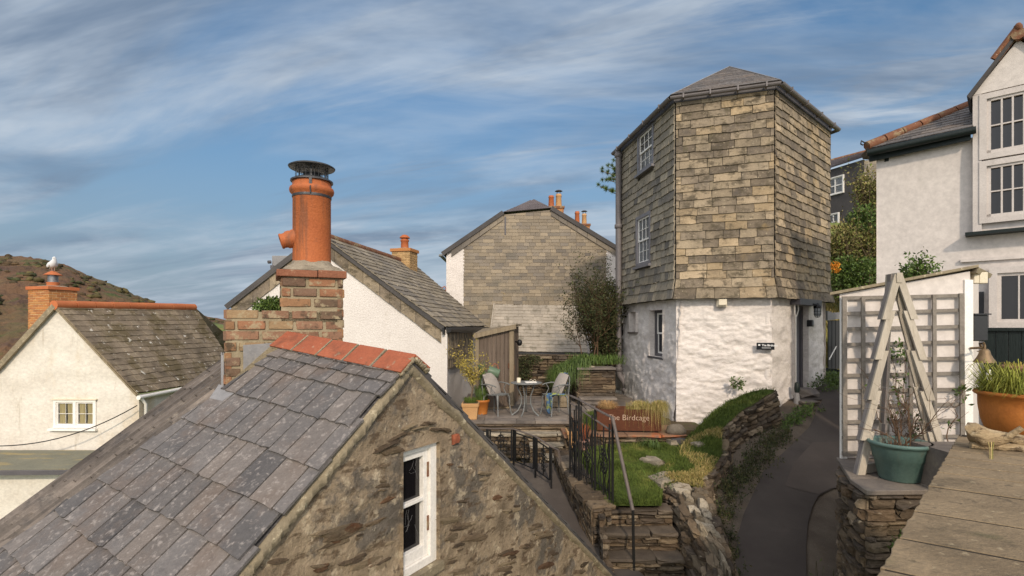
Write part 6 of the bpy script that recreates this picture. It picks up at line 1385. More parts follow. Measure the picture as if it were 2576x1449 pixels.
bd_ = thing('grey_boulder', 'rounded speckled boulder at the foot of the tower corner', 'boulder', P(1702, 1098, 10.1)); m = MB(); m.blob(P(1701, 1083, 10.1), .19, .16, .13, 18, .08, flat=.95); obj('stone', m, M_rock, bd_)
m = MB(); q = P(1706, 1135, 9.9); m.stone((q.x - .12, 10.0, -2.75), (.26, 0, 0), (0, -.2, 0), (0, 0, .6), .12, .08); tag(obj('stone_post', m, M_darkslate), 'dark upright stone block under the boulder', 'stone')
m = MB(); q = P(1640, 1128, 9.75); 
for _ in range(90): blade(m, q + V((U(-.08, .08), U(-.06, .06), 0)), U(.12, .22), U(.1, .28), .016, U(2.4, 6.5), .7)
tag(obj('strap_leaved_plant', m, M_leaf), 'clump of arching strap leaves at the back edge of the lawn', 'plant')
q = P(1448, 1090, 9.95); q.z = -2.32; yp = square_pot('buff_square_pot', 'tall buff square pot behind the near railing', 'plant pot', q, .34, .32, M_potbuff, .7)
m = MB(); tuft(m, q + V((0, 0, .33)), .1, 120, .3, .12, .006); obj('plant', m, M_twig, yp)
q = P(1468, 1118, 9.6); q.z = -2.35; t = thing('pink_round_pot', 'small pale pink pot behind the railing next to the buff one', 'plant pot', q); m = MB(); m.lathe(q, [(.075, 0), (.1, .2), (.112, .2), (.112, .24), (.09, .24), (0, .22)], 18); obj('pot', m, M_pink, t); m = MB(); tuft(m, q + V((0, 0, .22)), .07, 160, .28, .1, .006); obj('plant', m, mat('red_stems', [(140, 76, 50), (160, 96, 60)], 4, isl=.3, bump=0), t)
m = MB(); q = P(1500, 1050, 10.6); q.z = -2.1
for _ in range(1100): blade(m, q + V((U(-.18, .2), U(-.15, .15), 0)), U(.25, .42), U(.05, .3), .006, U(2.2, 5.0), U(.4, 1.2))
tag(obj('grass_tussock', m, M_grass), 'bright green grass tussock left of the rusty planter', 'grass plant')

# ================================================================ RAILINGS
def scroll(mb, c, X, w, h):
    Z = V((0, 0, 1))
    def curl(x0_, z0_, sx, sz, r):
        pts = [c]
        pts = [c + X * (x0_ * .12 * sx * 0), ]
        pts = []
        for i in range(16):
            a = i / 15 * 4.6; rr = r * (1 - i / 15 * .6); pts.append(c + X * (sx * (x0_ + rr * math.sin(a))) + Z * (sz * (z0_ + r - rr * math.cos(a))))
        mb.tube(pts, .0085, 4)
    for sx in (-1, 1):
        for sz in (-1, 1):
            curl(.0, h * .16, sx, sz, w * .2); curl(w * .2, .02, sx, sz, w * .13)
            mb.tube([c, c + X * sx * w * .15 + Z * sz * h * .1, c + X * sx * w * .05 + Z * sz * h * .26], .0085, 4)
def railing(name, lab, pts, tops, bots, panels, hand=True, base=None, drop=None):
    t = thing(name, lab, 'railing', base or pts[0]); return t
ra = thing('scroll_railing', 'black wrought iron railing with scrolled panels above the dark alley', 'railing', P(1300, 1180, 9.4))
tp = [P(1185, 1074, 9.7), P(1228, 1078, 9.6), P(1292, 1079, 9.5), P(1347, 1098, 9.1), P(1387, 1124, 8.8), P(1405, 1132, 8.7)]
m = MB()
for (a, b) in zip(tp, tp[1:]): m.bar(a, b, .035, .014)
m.bar(tp[5], tp[5] + V((.03, -.02, -.18)), .03, .02); obj('handrail', m, M_handr, ra)
for i in range(0, 4):
    a, b = tp[i], tp[i + 1]; X = (b - a).normalized(); L = (b - a).length; H = .58; m = MB()
    lo = V((0, 0, -H)); h2 = V((0, 0, -.05))
    for t_ in (.0, .08, .92): q = lerp(a, b, t_); m.bar(q, q + V((0, 0, -H - (.14 if t_ == 0 else .0))), .026, .026, X)
    m.bar(lerp(a, b, .08) + h2 * 1.2, lerp(a, b, .92) + h2 * 1.2, .018, .018); m.bar(lerp(a, b, .08) + lo, lerp(a, b, .92) + lo, .018, .018)
    c = lerp(a, b, .5) + V((0, 0, -.32)); m.bar(lerp(a, b, .5) + h2, lerp(a, b, .5) + lo, .015, .015, X); Xh = V((X.x, X.y, X.z)); scroll(m, c, Xh, L * .8, .5); obj('panel', m, M_black, ra)
q = tp[4]; m = MB(); m.bar(q, q + V((0, 0, -.75)), .03, .03); obj('end_post', m, M_black, ra)
# near railing on the rubble wall, with its handrail sweeping down the steps
rb_ = thing('stair_railing', 'black iron railing with grey handrail sweeping down beside the lawn steps', 'railing', lawnp(1500, 1240))
ht = [P(1434, 995, 8.55), P(1456, 1005, 8.25), P(1497, 1028, 7.9), P(1541, 1051, 7.5)]
ft = [V((p.x, p.y, LWA + LWB * p.y + .03)) for p in ht]
m = MB()
for (a, b) in zip(ht, ht[1:]): m.bar(a, b, .045, .016)
m.bar(ht[0] - V((0, 0, .12)), ht[-1] - V((0, 0, .2)), .03, .014)
e0 = ht[-1]; e1_ = P(1592, 1284, 6.9); m.tube([e0, lerp(e0, e1_, .3) + V((.0, 0, .0)), lerp(e0, e1_, .7), e1_], .026, 8); obj('handrail', m, M_handr, rb_)
m = MB(); m.bar(e1_ + V((0, 0, .01)), V((e1_.x + .02, e1_.y, -3.55)), .032, .032); obj('newel_post', m, M_black, rb_)
for i in range(4):
    m = MB(); m.bar(ht[i] - V((0, 0, .0)), ft[i] - V((0, 0, .02)), .032, .032); 
    if i in (1, 2, 3): m.bar(ht[i] - V((.035, -.05, .1)), ft[i] - V((.035, -.05, -.02)), .024, .024)
    if i in (1,): m.bar(ht[i] - V((-.03, .05, .1)), ft[i] - V((-.03, .05, -.02)), .024, .024)
    obj('post', m, M_black, rb_)
for i in range(3):
    a, b, fa, fb = ht[i] - V((0, 0, .2)), ht[i + 1] - V((0, 0, .2)), ft[i], ft[i + 1]; m = MB(); mt_ = lerp(a, b, .5); mf = lerp(fa, fb, .5); m.bar(mt_, mf, .018, .018)
    for t_ in (.22, .36, .64, .8):
        p0, p1 = lerp(a, b, t_), lerp(fa, fb, t_); H = p0.z - p1.z
        m.tube([p1 + V((0, 0, H * f)) + (b - a).normalized() * .03 * math.sin(f * 12.5 + t_ * 3) for f in [k / 14 for k in range(1, 13)]], .008, 4)
    X = (b - a).normalized(); scroll(m, lerp(mt_, mf, .5), X, (b - a).length * .7, .5); m.bar(lerp(fa, a, .12), lerp(fb, b, .12), .01, .01)
    obj('panel', m, M_black, rb_)
m = MB(); m.bar(ht[0] + V((.02, 0, -.35)), ft[2] + V((0, 0, .35)), .012, .012); obj('stay', m, M_black, rb_)
# ================================================================ WHITE LEAN-TO STORE WITH TRELLIS
ws_ = thing('white_store', 'small white lean-to store covered by the grey trellis on the right', 'outbuilding', P(2280, 1152, 5.87))
yw = 5.87; zw = -1.5
WT = Wall((P(2112, 0, yw).x, yw), (P(2440, 0, yw).x, yw)); ztl, ztr = P(0, 740, yw).z, P(0, 682, yw).z
m = MB(); xr_ = WT.L
bk = [V((6.1, 9.4, 0)), V((P(2460, 0, 7.9).x, 7.9, 0))]
base4 = [WT.at(0, zw), WT.at(xr_, zw), V((P(2462, 0, 7.6).x, 7.6, zw)), V((5.25, 8.0, zw))]
m.hexa(base4, [V((base4[0].x, base4[0].y, ztl)), V((base4[1].x, base4[1].y, ztr)), V((base4[2].x, base4[2].y, ztr + .0)), V((base4[3].x, base4[3].y, ztl))]); obj('wall', m, M_house_w, ws_)
m = MB(); a, b = P(2088, 742, yw - .06), P(2462, 672, yw - .06); c, d = P(2494, 690, yw + .5), P(2120, 740, yw + 2)
m.hexa([a, b, V((c.x + .05, 6.6, b.z - .05)), V((6.0, 8.2, a.z))], [a + V((0, 0, .03)), b + V((0, 0, .03)), V((c.x + .05, 6.6, b.z - .02)), V((6.0, 8.2, a.z + .03))]); m.prism([b, P(2497, 690, 6.2), P(2490, 700, 6.2), P(2455, 686, yw - .06)], (0, .1, 0)); obj('roof', m, M_verge, ws_)
m = MB(); WT.box(m, 0, .07, zw, ztl - .04, .002, .03); obj('corner_board', m, M_white, ws_); m = MB(); WT.box(m, xr_ - .075, xr_ + .02, zw, ztr - .1, .002, .02); obj('corner_board', m, M_white, ws_)
tr_ = thing('wooden_trellis', 'grey square wooden trellis panel fixed to the white store', 'trellis', P(2270, 1150, yw - .05))
xv = [2123, 2172, 2226 + 0, 2288, 2347, 2419]; xv = [2124, 2171, 2270 - 40, 2290, 2350, 2418]; vt0, vt1 = 743, 1150
for i, u in enumerate(xv):
    m = MB(); q0, q1 = P(u, lerp(750, 738, (u - 2124) / 295), yw - .055), P(u + (4 if i == 5 else 2), 1148, yw - .055); m.bar(q0, q1, .05 if i in (0, 5) else .042, .016, V((0, 1, 0))); obj('upright_lath', m, M_lath, tr_)
for i in range(11):
    v0 = lerp(750, 1140, i / 10); v1 = lerp(742, 1137, i / 10); m = MB(); m.bar(P(2118, v0, yw - .035), P(2422, v1 + U(-2, 2), yw - .035), .014, .036 + U(0, .006), V((0, 0, 1))); obj('cross_lath', m, M_lath, tr_)
mt_ = MB(); lf = MB()
for (u0, v0, u1, v1) in ((2260, 1130, 2262, 960), (2262, 1110, 2200, 1010), (2285, 1110, 2330, 1000), (2240, 1120, 2180, 940), (2300, 1120, 2240, 900), (2380, 1140, 2418, 990), (2250, 1100, 2330, 1080), (2262, 1120, 2285, 880)):
    p, q = P(u0, v0, 5.6), P(u1, v1, 5.75); n = 8; pts = [lerp(p, q, i / n) + V((U(-.03, .03), U(-.03, .03), U(-.02, .02))) for i in range(n + 1)]; mt_.tube(pts, [.007 * (1 - .6 * i / n) for i in range(n + 1)], 4)
    for i in range(3, n + 1):
        if rnd.random() < .7: leaves(lf, pts[i], (.05, .04, .05), 5, .05, .1)
        twig(mt_, pts[i], V((U(-1, 1), U(-.3, .3), U(-.2, 1))), U(.12, .3), .003, 0, .4, 3)
leaves(lf, P(2262, 885, 5.75), (.09, .05, .12), 60, .06, .1); leaves(lf, P(2420, 985, 5.75), (.05, .04, .04), 20, .06, .1)
cl = thing('climbing_plant', 'straggly climbing stems with few leaves growing up the trellis', 'climber', P(2262, 1140, 5.6)); obj('stems', mt_, M_twig, cl); obj('foliage', lf, M_leaf, cl)
# plinth wall of slate under the store
cv = thing('slate_plinth_wall', 'dark slate and rubble plinth wall under the teal pot beside the lane', 'wall', (3.4, 5.0, -3.4))
c1, c2, c3, c4 = V((3.26, 4.77, 0)), V((4.3, 4.80, 0)), V((3.72, 5.9, 0)), V((3.43, 5.34, 0))
m = MB(); B = lambda p, z: V((p.x, p.y, z))
rubble(m, B(c1, -4.4), B(c2, -4.4), B(c2, zw - .05), B(c1, zw - .05), (.04, .12), (.14, .42), .05, prot=(0, .05)); rubble(m, B(c4, -4.2), B(c1, -4.4), B(c1, zw - .05), B(c4, zw - .05), (.05, .12), (.12, .3), .05); rubble(m, B(V((5.2, 8.0, 0)), -3.4), B(c4, -4.2), B(c4, zw - .05), B(V((5.2, 8.0, 0)), zw - .05), (.05, .12), (.12, .3), .05); obj('masonry', m, M_rstone, cv)
for pts in ([(3.24, 4.72), (3.86, 4.74), (3.9, 5.12), (3.33, 5.1)], [(3.865, 4.74), (4.6, 4.75), (4.6, 5.12), (3.91, 5.12)], [(3.34, 5.11), (4.1, 5.13), (4.15, 5.95), (3.72, 5.93)], [(4.11, 5.13), (5.5, 5.13), (5.5, 5.95), (4.16, 5.95)]):
    m = MB(); j = U(-.008, .008); m.prism([V((x, y, zw - .05)) for x, y in pts], (0, 0, .05 + j)); obj('slate_slab', m, M_paving, cv, .008)
# teal pot
q = P(2263, 1203, 5.08); q.z = zw
tp_ = thing('teal_plastic_pot', 'large teal plastic plant pot with bare stems under the wooden obelisk', 'plant pot', q)
m = MB(); h = .37; m.lathe(q, [(.165, 0), (.175, .01), (.215, .2), (.222, .205), (.235, .29), (.242, .3), (.245, .33), (.262, .335), (.27, .35), (.262, h), (.245, h), (.235, .345), (.23, .3), (0, .29)], 40); obj('pot', m, M_teal, tp_)
m = MB(); m.lathe(q + V((0, 0, .29)), [(.228, 0), (.2, .015), (0, .02)], 20); obj('soil', m, M_soil, tp_)
mt_ = MB(); lf = MB()
for _ in range(12): twig(mt_, q + V((U(-.1, .1), U(-.1, .1), .3)), V((U(-.9, .7), U(-.5, .5), 1.0)), U(.3, .65), .006, 1, .3, 5, lf if rnd.random() < .1 else None, .035, .05)
for _ in range(50): a = U(0, 6.28); blade(mt_, q + V((math.cos(a) * .15, math.sin(a) * .15, .3)), U(.04, .12), U(.02, .1), .006, a, .4)
obj('stems', mt_, M_twig, tp_); obj('foliage', lf, M_leaf, tp_)
# wooden obelisk
ob = thing('wooden_obelisk', 'tall pale wooden obelisk with four stepped plank legs over the teal pot', 'obelisk', P(2262, 1190, 5.25))
apO = P(2253, 690, 5.32)
feet = {'fl': P(2158, 1197, 5.2), 'fr': P(2384, 1196, 5.14), 'bl': P(2210, 1160, 5.78), 'br': P(2352, 1160, 5.75)}
for f in feet.values(): f.z = zw
for key, ft_ in feet.items():
    top_ = apO + V(((-.065 if 'l' in key else .065), (-.05 if 'f' in key else .06), .0)); n = 5; dirn = (ft_ - top_); L = dirn.length
    hz = V((dirn.x, dirn.y, 0)).normalized(); sx = 1 if 'l' in key else -1; sy = 1 if 'f' in key else -1
    stp_ = dirn.length / n; dd = dirn.normalized(); steep = (dd + V((-hz.x, -hz.y, 0)) * -.045).normalized()
    m = MB(); m2 = MB()
    for i in range(n):
        s_ = top_ + dd * (stp_ * i) + hz * -.012 * 0 + V((hz.x, hz.y, 0)) * -.025; e_ = top_ + dd * (stp_ * (i + 1)) + V((hz.x, hz.y, 0)) * .03; e_ += dd * .06; s_ = s_ - dd * .03 if i else s_
        off = (i % 2) * .004
        if i == n - 1: e_ = ft_.copy()
        if e_.z < zw: e_ = ft_.copy()
        a_ = V((sx * .042, 0, 0)); b_ = V((0, sy * .036, 0)); w1 = V((sx * .074, 0, 0)); t1 = V((0, sy * .022, 0)); t2 = V((sx * .022, 0, 0)); w2 = V((0, sy * .055, 0))
        oo = V((-sx * off, -sy * off, 0))
        m.hexa([e_ + oo, e_ + w1 + oo, e_ + w1 + t1 + oo, e_ + t1 + oo], [s_ + oo, s_ + w1 + oo, s_ + w1 + t1 + oo, s_ + t1 + oo])
        m2.hexa([e_ + t1 * 1.05 + oo, e_ + t1 * 1.05 + t2 + oo, e_ + t2 + w2 + t1 + oo, e_ + w2 + t1 + oo], [s_ + t1 * 1.05 + oo, s_ + t1 * 1.05 + t2 + oo, s_ + t2 + w2 + t1 + oo, s_ + w2 + t1 + oo])
        for f in (.12, .82): c = lerp(s_, e_, f) + w1 * .5 + oo - t1 * .05; 
    lg_ = obj('leg', m, M_obel if 'l' in key else M_obel, ob); obj('side_plank', m2, M_obel_g, lg_)
m = MB(); m.cbox(apO + V((0, -.02, -.04)), .03, .04, .05); obj('top_block', m, M_obel, ob)
m = MB(); m.bar(feet['fl'] + V((.08, .04, .05)), feet['br'] + V((-.06, -.04, .05)), .03, .09); obj('base_rail', m, M_obel, ob); m = MB(); m.bar(feet['fr'] + V((-.08, .04, .048)), lerp(feet['fr'], feet['bl'], .47) + V((0, 0, .048)), .03, .085); m.bar(feet['bl'] + V((.06, -.04, .048)), lerp(feet['fr'], feet['bl'], .53) + V((0, 0, .048)), .03, .085); obj('base_rail', m, M_obel, ob)

# ================================================================ FOREGROUND COPING WALL
cp_ = thing('coping_wall', 'near garden wall topped with wide buff coping slabs at the bottom right', 'wall', (2.0, 1.9, -2))
zc_ = -.69; e_d = V((.7036, .7106, 0)); e_n = V((.7106, -.7036, 0)); o0 = V((.50, .92, zc_))
sl_len = [.3, .33, .3, .3, .34, .42, .30, .2, .2, .2, .22, .3]; s = -.15
tr_ang = V((.82, -.57, 0)).normalized()
for L in sl_len:
    a = o0 + e_d * s + e_d * .008; b = o0 + e_d * (s + L) - e_d * .008; m = MB(); n = 8; w = 2.2
    top_ = []; 
    edge = [lerp(a, b, i / n) + e_n * (U(-.003, .006)) for i in range(n + 1)]; far_ = [lerp(a, b, 0) + tr_ang * (w * i / 12) + e_d * U(-.002, .004) for i in range(1, 12)][::-1]; far2 = [b + tr_ang * (w * i / 12) + e_d * U(-.004, .002) for i in range(1, 12)]
    pts = edge + far2 + [b + tr_ang * w, a + tr_ang * w] + far_
    j = U(-.001, .0015)
    m.prism([p - V((0, 0, .07)) for p in pts], (0, 0, .07 + j)); obj('coping_slab', m, M_coping, cp_, .003); s += L
m = MB(); A0_ = o0 + e_d * -.2 + e_n * .012; A1_ = o0 + e_d * (s + .1) + e_n * .012; m.prism([p - V((0, 0, .05)) for p in (A0_, A1_, A1_ + tr_ang * 2, A0_ + tr_ang * 2)], (0, 0, .0465)); obj('joint_mortar', m, M_joint, cp_)
m = MB(); A0_ = o0 + e_d * -.2 + e_n * .06; A1_ = o0 + e_d * (s + .1) + e_n * .06; m.hexa([p + V((0, 0, -3)) for p in (A0_, A1_, A1_ + tr_ang * 2, A0_ + tr_ang * 2)], [p - V((0, 0, .08)) for p in (A0_, A1_, A1_ + tr_ang * 2, A0_ + tr_ang * 2)]); obj('masonry', m, M_darkslate, cp_)
# big pot on the coping
q = P(2556, 1085, 3.35); q.z = zc_ + .002; q = V((3.29, 3.32, zc_))
bp2 = thing('large_terracotta_pot', 'large orange terracotta pot full of bright grass on the coping wall', 'plant pot', q)
m = MB(); rr = .235; m.lathe(q, [(rr * .76, 0), (rr * .8, .01), (rr * .9, .08), (rr * .955, .17), (rr * .96, .235), (rr * 1.04, .245), (rr * 1.07, .255), (rr * 1.04, .268), (rr * .93, .268), (rr * .92, .24), (0, .235)], 44); obj('pot', m, M_potor, bp2)
m = MB()
for _ in range(1300):
    a = U(0, 6.28); k = .21 * math.sqrt(rnd.random()); az = a + U(-.7, .7); blade(m, q + V((math.cos(a) * k, math.sin(a) * k, .235)), U(.04, .16), U(.03, .16), .006, az, U(.1, .8))
for _ in range(260):
    a = U(0, 6.28); k = .2 * math.sqrt(rnd.random()); blade(m, q + V((math.cos(a) * k, math.sin(a) * k, .235)), U(.14, .24), U(.04, .2), .007, a + U(-.7, .7), U(.1, .5))
obj('grass', m, mat('lime_grass', [(104, 116, 40), (150, 146, 66)], 2, isl=.3, bump=0), bp2)
q = V((4.5, 4.55, 0)); q.z = P(0, 1000, 4.55).z; un = thing('brown_urn', 'brown flared urn at the right edge behind the big terracotta pot', 'urn', q)
m = MB(); m.lathe(q, [(.09, -.5), (.14, -.1), (.12, .1), (.11, .16), (.14, .24), (.16, .26), (.16, .28), (.13, .28), (0, .26)], 24); obj('body', m, M_potold, un); m = MB(); tuft(m, q + V((0, 0, .26)), .12, 90, .05, .04, .006); obj('plant', m, M_leaf_y, un)
pf = MB(); pf.hexa([V((3.9, 4.2, -3)), V((5.6, 4.2, -3)), V((5.6, 5.05, -3)), V((3.9, 5.05, -3))], [V((3.9, 4.2, P(0, 1000, 4.55).z - .5)), V((5.6, 4.2, P(0, 1000, 4.55).z - .5)), V((5.6, 5.05, P(0, 1000, 4.55).z - .5)), V((3.9, 5.05, P(0, 1000, 4.55).z - .5))]); struct('yard_floor', pf, M_paving)
# driftwood
dwt = thing('driftwood', 'twisted weathered driftwood log with a stub branch lying on the coping', 'driftwood', P(2500, 1130, 2.95))
def cq(u, v, h=0): p = PZ(u, v, zc_); return p + V((0, 0, h))
m = MB(); pts = [P(2432, 1082, 2.92), P(2450, 1086, 2.9), P(2478, 1100, 2.88), P(2505, 1106, 2.86), P(2540, 1104, 2.86), P(2580, 1106, 2.86), P(2640, 1110, 2.84)]
m.tube(pts, [.038, .058, .048, .036, .034, .04, .03], 14); lg = MB()
for i in range(len(m.v)):
    q_ = m.v[i]; m.v[i] = q_ + V((MN.noise(q_ * 14), MN.noise(q_ * 14 + V((5, 0, 0))), MN.noise(q_ * 16 + V((0, 7, 0))))) * .022 + V((0, MN.noise(q_ * 50), MN.noise(q_ * 55))) * .01
obj('log', m, M_drift, dwt)
m = MB(); m.tube([P(2515, 1106, 2.86), P(2540, 1096, 2.83), P(2572, 1076, 2.8)], [.022, .016, .015], 10); obj('branch_stub', m, M_drift, dwt)
m = MB(); a, b = cq(2440, 1128, .02), cq(2620, 1140, .02); m.tube([lerp(a, b, i / 8) + V((U(-.004, .004), 0, U(-.004, .004))) for i in range(9)], .02, 8, smooth=False); tag(obj('driftwood_stick', m, M_drift), 'straight driftwood stick lying in front of the twisted log', 'driftwood')
m = MB(); 
for dx in (-2, 2, 5): m.tube([cq(2492 + dx, 1156, 0), P(2492 + dx, 1130, 2.8), P(2490 + dx * 2, 1112, 2.82)], .0022, 4)
tag(obj('dry_grass_stalks', m, M_dry), 'dry grass stalks sprouting from a coping joint by the driftwood', 'weeds')
# bell, meter box, electrics
bl = thing('bronze_bell', 'aged bronze bell hanging from a bracket on the store corner', 'bell', P(2476, 915, 5.6)); c = P(2477, 912, 5.55)
m = MB(); m.lathe(c, [(.098, 0), (.094, .012), (.07, .05), (.052, .09), (.045, .125), (.03, .145), (.0, .15)], 24); m.lathe(c, [(.09, .003), (.06, .05), (.0, .1)], 24); obj('bell_cup', m, M_bronze, bl)
m = MB(); a = P(2441, 876, 5.84); m.tube([a, a + V((.04, -.1, .01)), c + V((-.05, 0, .2)), c + V((-.01, 0, .21)), c + V((.0, 0, .18)), c + V((0, 0, .14))], .013, 8); m.tube([a + V((.03, -.05, -.03)), a + V((.07, -.15, -.05)), c + V((-.04, 0, .16))], .006, 6); obj('bracket', m, M_bronze, bl)
mb2 = thing('meter_box', 'black electricity meter box on the store side above the bell', 'meter box', P(2462, 862, 5.95)); m = MB(); a, b = P(2447, 858, 6.0), P(2482, 792, 6.0); m.box((a.x, 5.98, a.z), (b.x - a.x, 0, 0), (0, .2, 0), (0, 0, b.z - a.z)); obj('case', m, M_blackp, mb2, .01)
m = MB(); m.box((a.x - .01, 5.96, b.z), (b.x - a.x + .03, 0, 0), (0, .24, 0), (0, 0, .015)); obj('lid', m, M_blackp, mb2)
for i, (u0, u1, v0, v1) in enumerate(((2447, 2460, 785, 812), (2462, 2482, 786, 812))):
    pass
eb = thing('electrical_junction_box', 'cream electrical junction box under the store eave', 'electrical box', P(2465, 812, 5.9)); m = MB()
for (u0, u1) in ((2447, 2460), (2461, 2482)):
    a, b = P(u0, 814 - 101, 5.95), P(u1, 786 - 101, 5.95); m.box((a.x, 5.93, a.z), (b.x - a.x, 0, 0), (0, .1, 0), (0, 0, b.z - a.z))
obj('case', m, M_cream, eb, .008)
sm2 = thing('white_ornament', 'small white garden ornament standing behind the grass of the big pot', 'ornament', P(2487, 975, 5.2)); m = MB(); q = P(2487, 965, 5.2); m.tube([q - V((0, 0, .25)), q, q + V((0, 0, .05)), q + V((.0, 0, .1)), q + V((.01, 0, .14))], [.02, .02, .035, .02, .012], 8); obj('figure', m, M_white, sm2)

# ================================================================ RIGHT-HAND WHITE HOUSE
rh = thing('white_house_with_bay', 'smooth white rendered house at the right with a gabled upper bay and slate roof', 'house', P(2400, 900, 9) - V((0, 0, 1)))
RWl = Wall((P(2205, 0, 9.5).x, 9.5), (P(2205, 0, 9.5).x + .72 * 2.6, 9.5 - .69 * 2.6)); zev = P(0, 392, 9.5).z
m = MB(); gw_ = rng(RWl, 2490, 2700, 672, 826)
rough_wall(m, RWl, 0, RWl.L + .3, -2.2, zev, holes=(), amp=.018, res=.12, sc=(1.0, 1.6), stones=False); m.quad(RWl.at(0, -2.2), RWl.at(.9, -2.2, -2.6), RWl.at(.9, zev, -2.6), RWl.at(0, zev)); wh = obj('wall', m, M_house_w, rh)
m = MB(); e0 = RWl.at(-.12, zev + .1, .18); e1 = RWl.at(RWl.px(2450, 350)[0], zev + .12, .18); rg0 = P(2192, 362, 9.6); rg1 = P(2447, 262, 9.4)
bk0 = RWl.at(.0, zev + 1.25, -1.8); 
m.quad(e0, e1, rg1, e0 + V((.01, .05, .05))); Lr_ = (e1 - e0).length; up = rg1 - e1
slates(m, e0, e1, e1 + (rg1 - e1), e0 + (rg1 - e1), .16, (.2, .4), .012, .012, clipto=[(0, 0), (Lr_, 0), (Lr_, up.length)]); m.prism([e0, rg1, rg1 + V((0, .1, -1)), e0 + V((.1, .1, -.05))], (.1, .3, 0))
rr_ = obj('roof', m, M_roof, rh)
for i in range(6):
    a, b = lerp(e0 + V((0, 0, .06)), rg1, i / 6), lerp(e0 + V((0, 0, .06)), rg1, (i + 1) / 6 - .01); m = MB(); m.tube([a, b], .085 + (i % 2) * .003, 8); obj('ridge_tile', m, M_ridge_old, rr_)
m = MB(); m.tube([e0 + V((-.03, .0, .12)), e0 + V((-.1, 0, .16)), e0 + V((-.11, 0, .1)), e0 + V((-.07, 0, .08))], .012, 6); obj('ridge_hook', m, M_black, rr_)
m = MB(); a, b = e0 + V((-.02, -.05, -.08)), e1 + V((0, -.05, -.06)); m.tube([a, b], .06, 10); m.bar(a + V((.1, .1, -.05)), b + V((0, .1, -.05)), .04, .16); m.tube([a + V((.35, 0, 0)), a + V((.35, 0, -.16))], .04, 8); obj('gutter', m, M_green, rh)
# bay with its gable
by = thing('x', 'x', 'x', (0, 0, 0)); bpy.data.objects.remove(by)
sb_ = RWl.px(2452, 500)[0]; bq0 = RWl.at(sb_, 0, .12); bq1 = RWl.at(sb_ + 1.7, 0, .12); BW = Wall((bq0.x, bq0.y), (bq1.x, bq1.y)); zB0, zB1 = BW.px(2460, 592)[1], BW.px(2440, 243)[1]; zAp = BW.px(2562, 100)[1]; xm_ = BW.px(2562, 300)[0]; BW.L = xm_ * 2
m = MB(); BW.box(m, 0, BW.L, zB0 + .03, zB1, -1.3, -.06); m.prism([BW.at(-.02, zB1, .02), BW.at(BW.L, zB1, .02), BW.at(xm_, zAp, .02)], -BW.n * 1.2); bay = obj('bay', m, M_house_w, rh)
m = MB(); BW.box(m, -.11, BW.L, zB0 - .0, zB0 + .05, -.5, .12); obj('bay_shelf', m, M_green, bay)
m = MB(); m.hexa([BW.at(-.05, zB1 - .06, .1), BW.at(-.05, zB1 - .06, -2.2), BW.at(xm_, zAp + .05, -2.2), BW.at(xm_, zAp + .05, .1)], [BW.at(-.09, zB1 - .01, .1), BW.at(-.09, zB1 - .01, -2.2), BW.at(xm_, zAp + .12, -2.2), BW.at(xm_, zAp + .12, .1)])
m.hexa([BW.at(xm_, zAp + .05, .1), BW.at(xm_, zAp + .05, -2.2), BW.at(BW.L + .1, zB1 - .08, -2.2), BW.at(BW.L + .1, zB1 - .08, .1)], [BW.at(xm_, zAp + .12, .1), BW.at(xm_, zAp + .12, -2.2), BW.at(BW.L + .14, zB1 - .02, -2.2), BW.at(BW.L + .14, zB1 - .02, .1)]); br_ = obj('bay_roof', m, M_darkslate, bay)
for i in range(4): m = MB(); a = BW.at(xm_, zAp + .13, .12 - i * .5); m.tube([a - V((0, 0, .08)), a - BW.n * .49 - V((0, 0, .08))], .09, 8); obj('ridge_tile', m, M_ridge_old, br_)
m = MB(); a = BW.at(xm_ , zAp + .16, .1); m.blob(a + V((0, 0, .0)), .05, .05, .07, 8, .2); vp_, vq_ = BW.at(-.09, zB1 - .0, .06), BW.at(xm_, zAp + .15, .06); m.bar(lerp(vp_, vq_, .55), vq_, .12, .06, V((0, 1, 0))); obj('finial', m, M_ridge_old, br_)
up_ = (.06, BW.L - .06, BW.px(2500, 398)[1], BW.px(2500, 232)[1]); lo_ = (.06, BW.L - .06, BW.px(2500, 560)[1], BW.px(2500, 402)[1])
for (x0, x1, z0, z1), nz_ in ((up_, 2), (lo_, 2)):
    m = MB(); fw = .09
    for (a, b, c, d) in ((x0, x0 + fw, z0, z1), (x1 - fw, x1, z0, z1), (x0 + fw, x1 - fw, z1 - fw, z1), (x0 + fw, x1 - fw, z0, z0 + fw)): BW.box(m, a, b, c, d, -.05, .03)
    wi = obj('window', m, M_frame, rh); m = MB()
    for (a, b, c, d) in ((x0 + fw, x0 + fw + .05, z0 + fw, z1 - fw), (x1 - fw - .05, x1 - fw, z0 + fw, z1 - fw), (x0 + fw, x1 - fw, z1 - fw - .04, z1 - fw - .001), (x0 + fw, x1 - fw, z0 + fw + .001, z0 + fw + .05)): BW.box(m, a, b, c, d, -.045, .005)
    X0 = x0 + fw + .05
    for i in range(1, 5): c = lerp(X0, x1 - fw - .05, i / 5); BW.box(m, c - .012, c + .012, z0 + fw, z1 - fw, -.042, .001)
    BW.box(m, X0, x1 - fw, (z0 + z1) / 2 - .01, (z0 + z1) / 2 + .01, -.042, 0); obj('sash', m, M_frame, wi)
    m = MB(); BW.box(m, x0 + .05, x1 - .05, z0 + .05, z1 - .05, -.055, -.048); obj('pane', m, M_pane_d, wi)
m = MB(); BW.box(m, -.02, .09, zB0 + .05, zB1, -.5, .015); obj('corner_post', m, M_frame, bay)
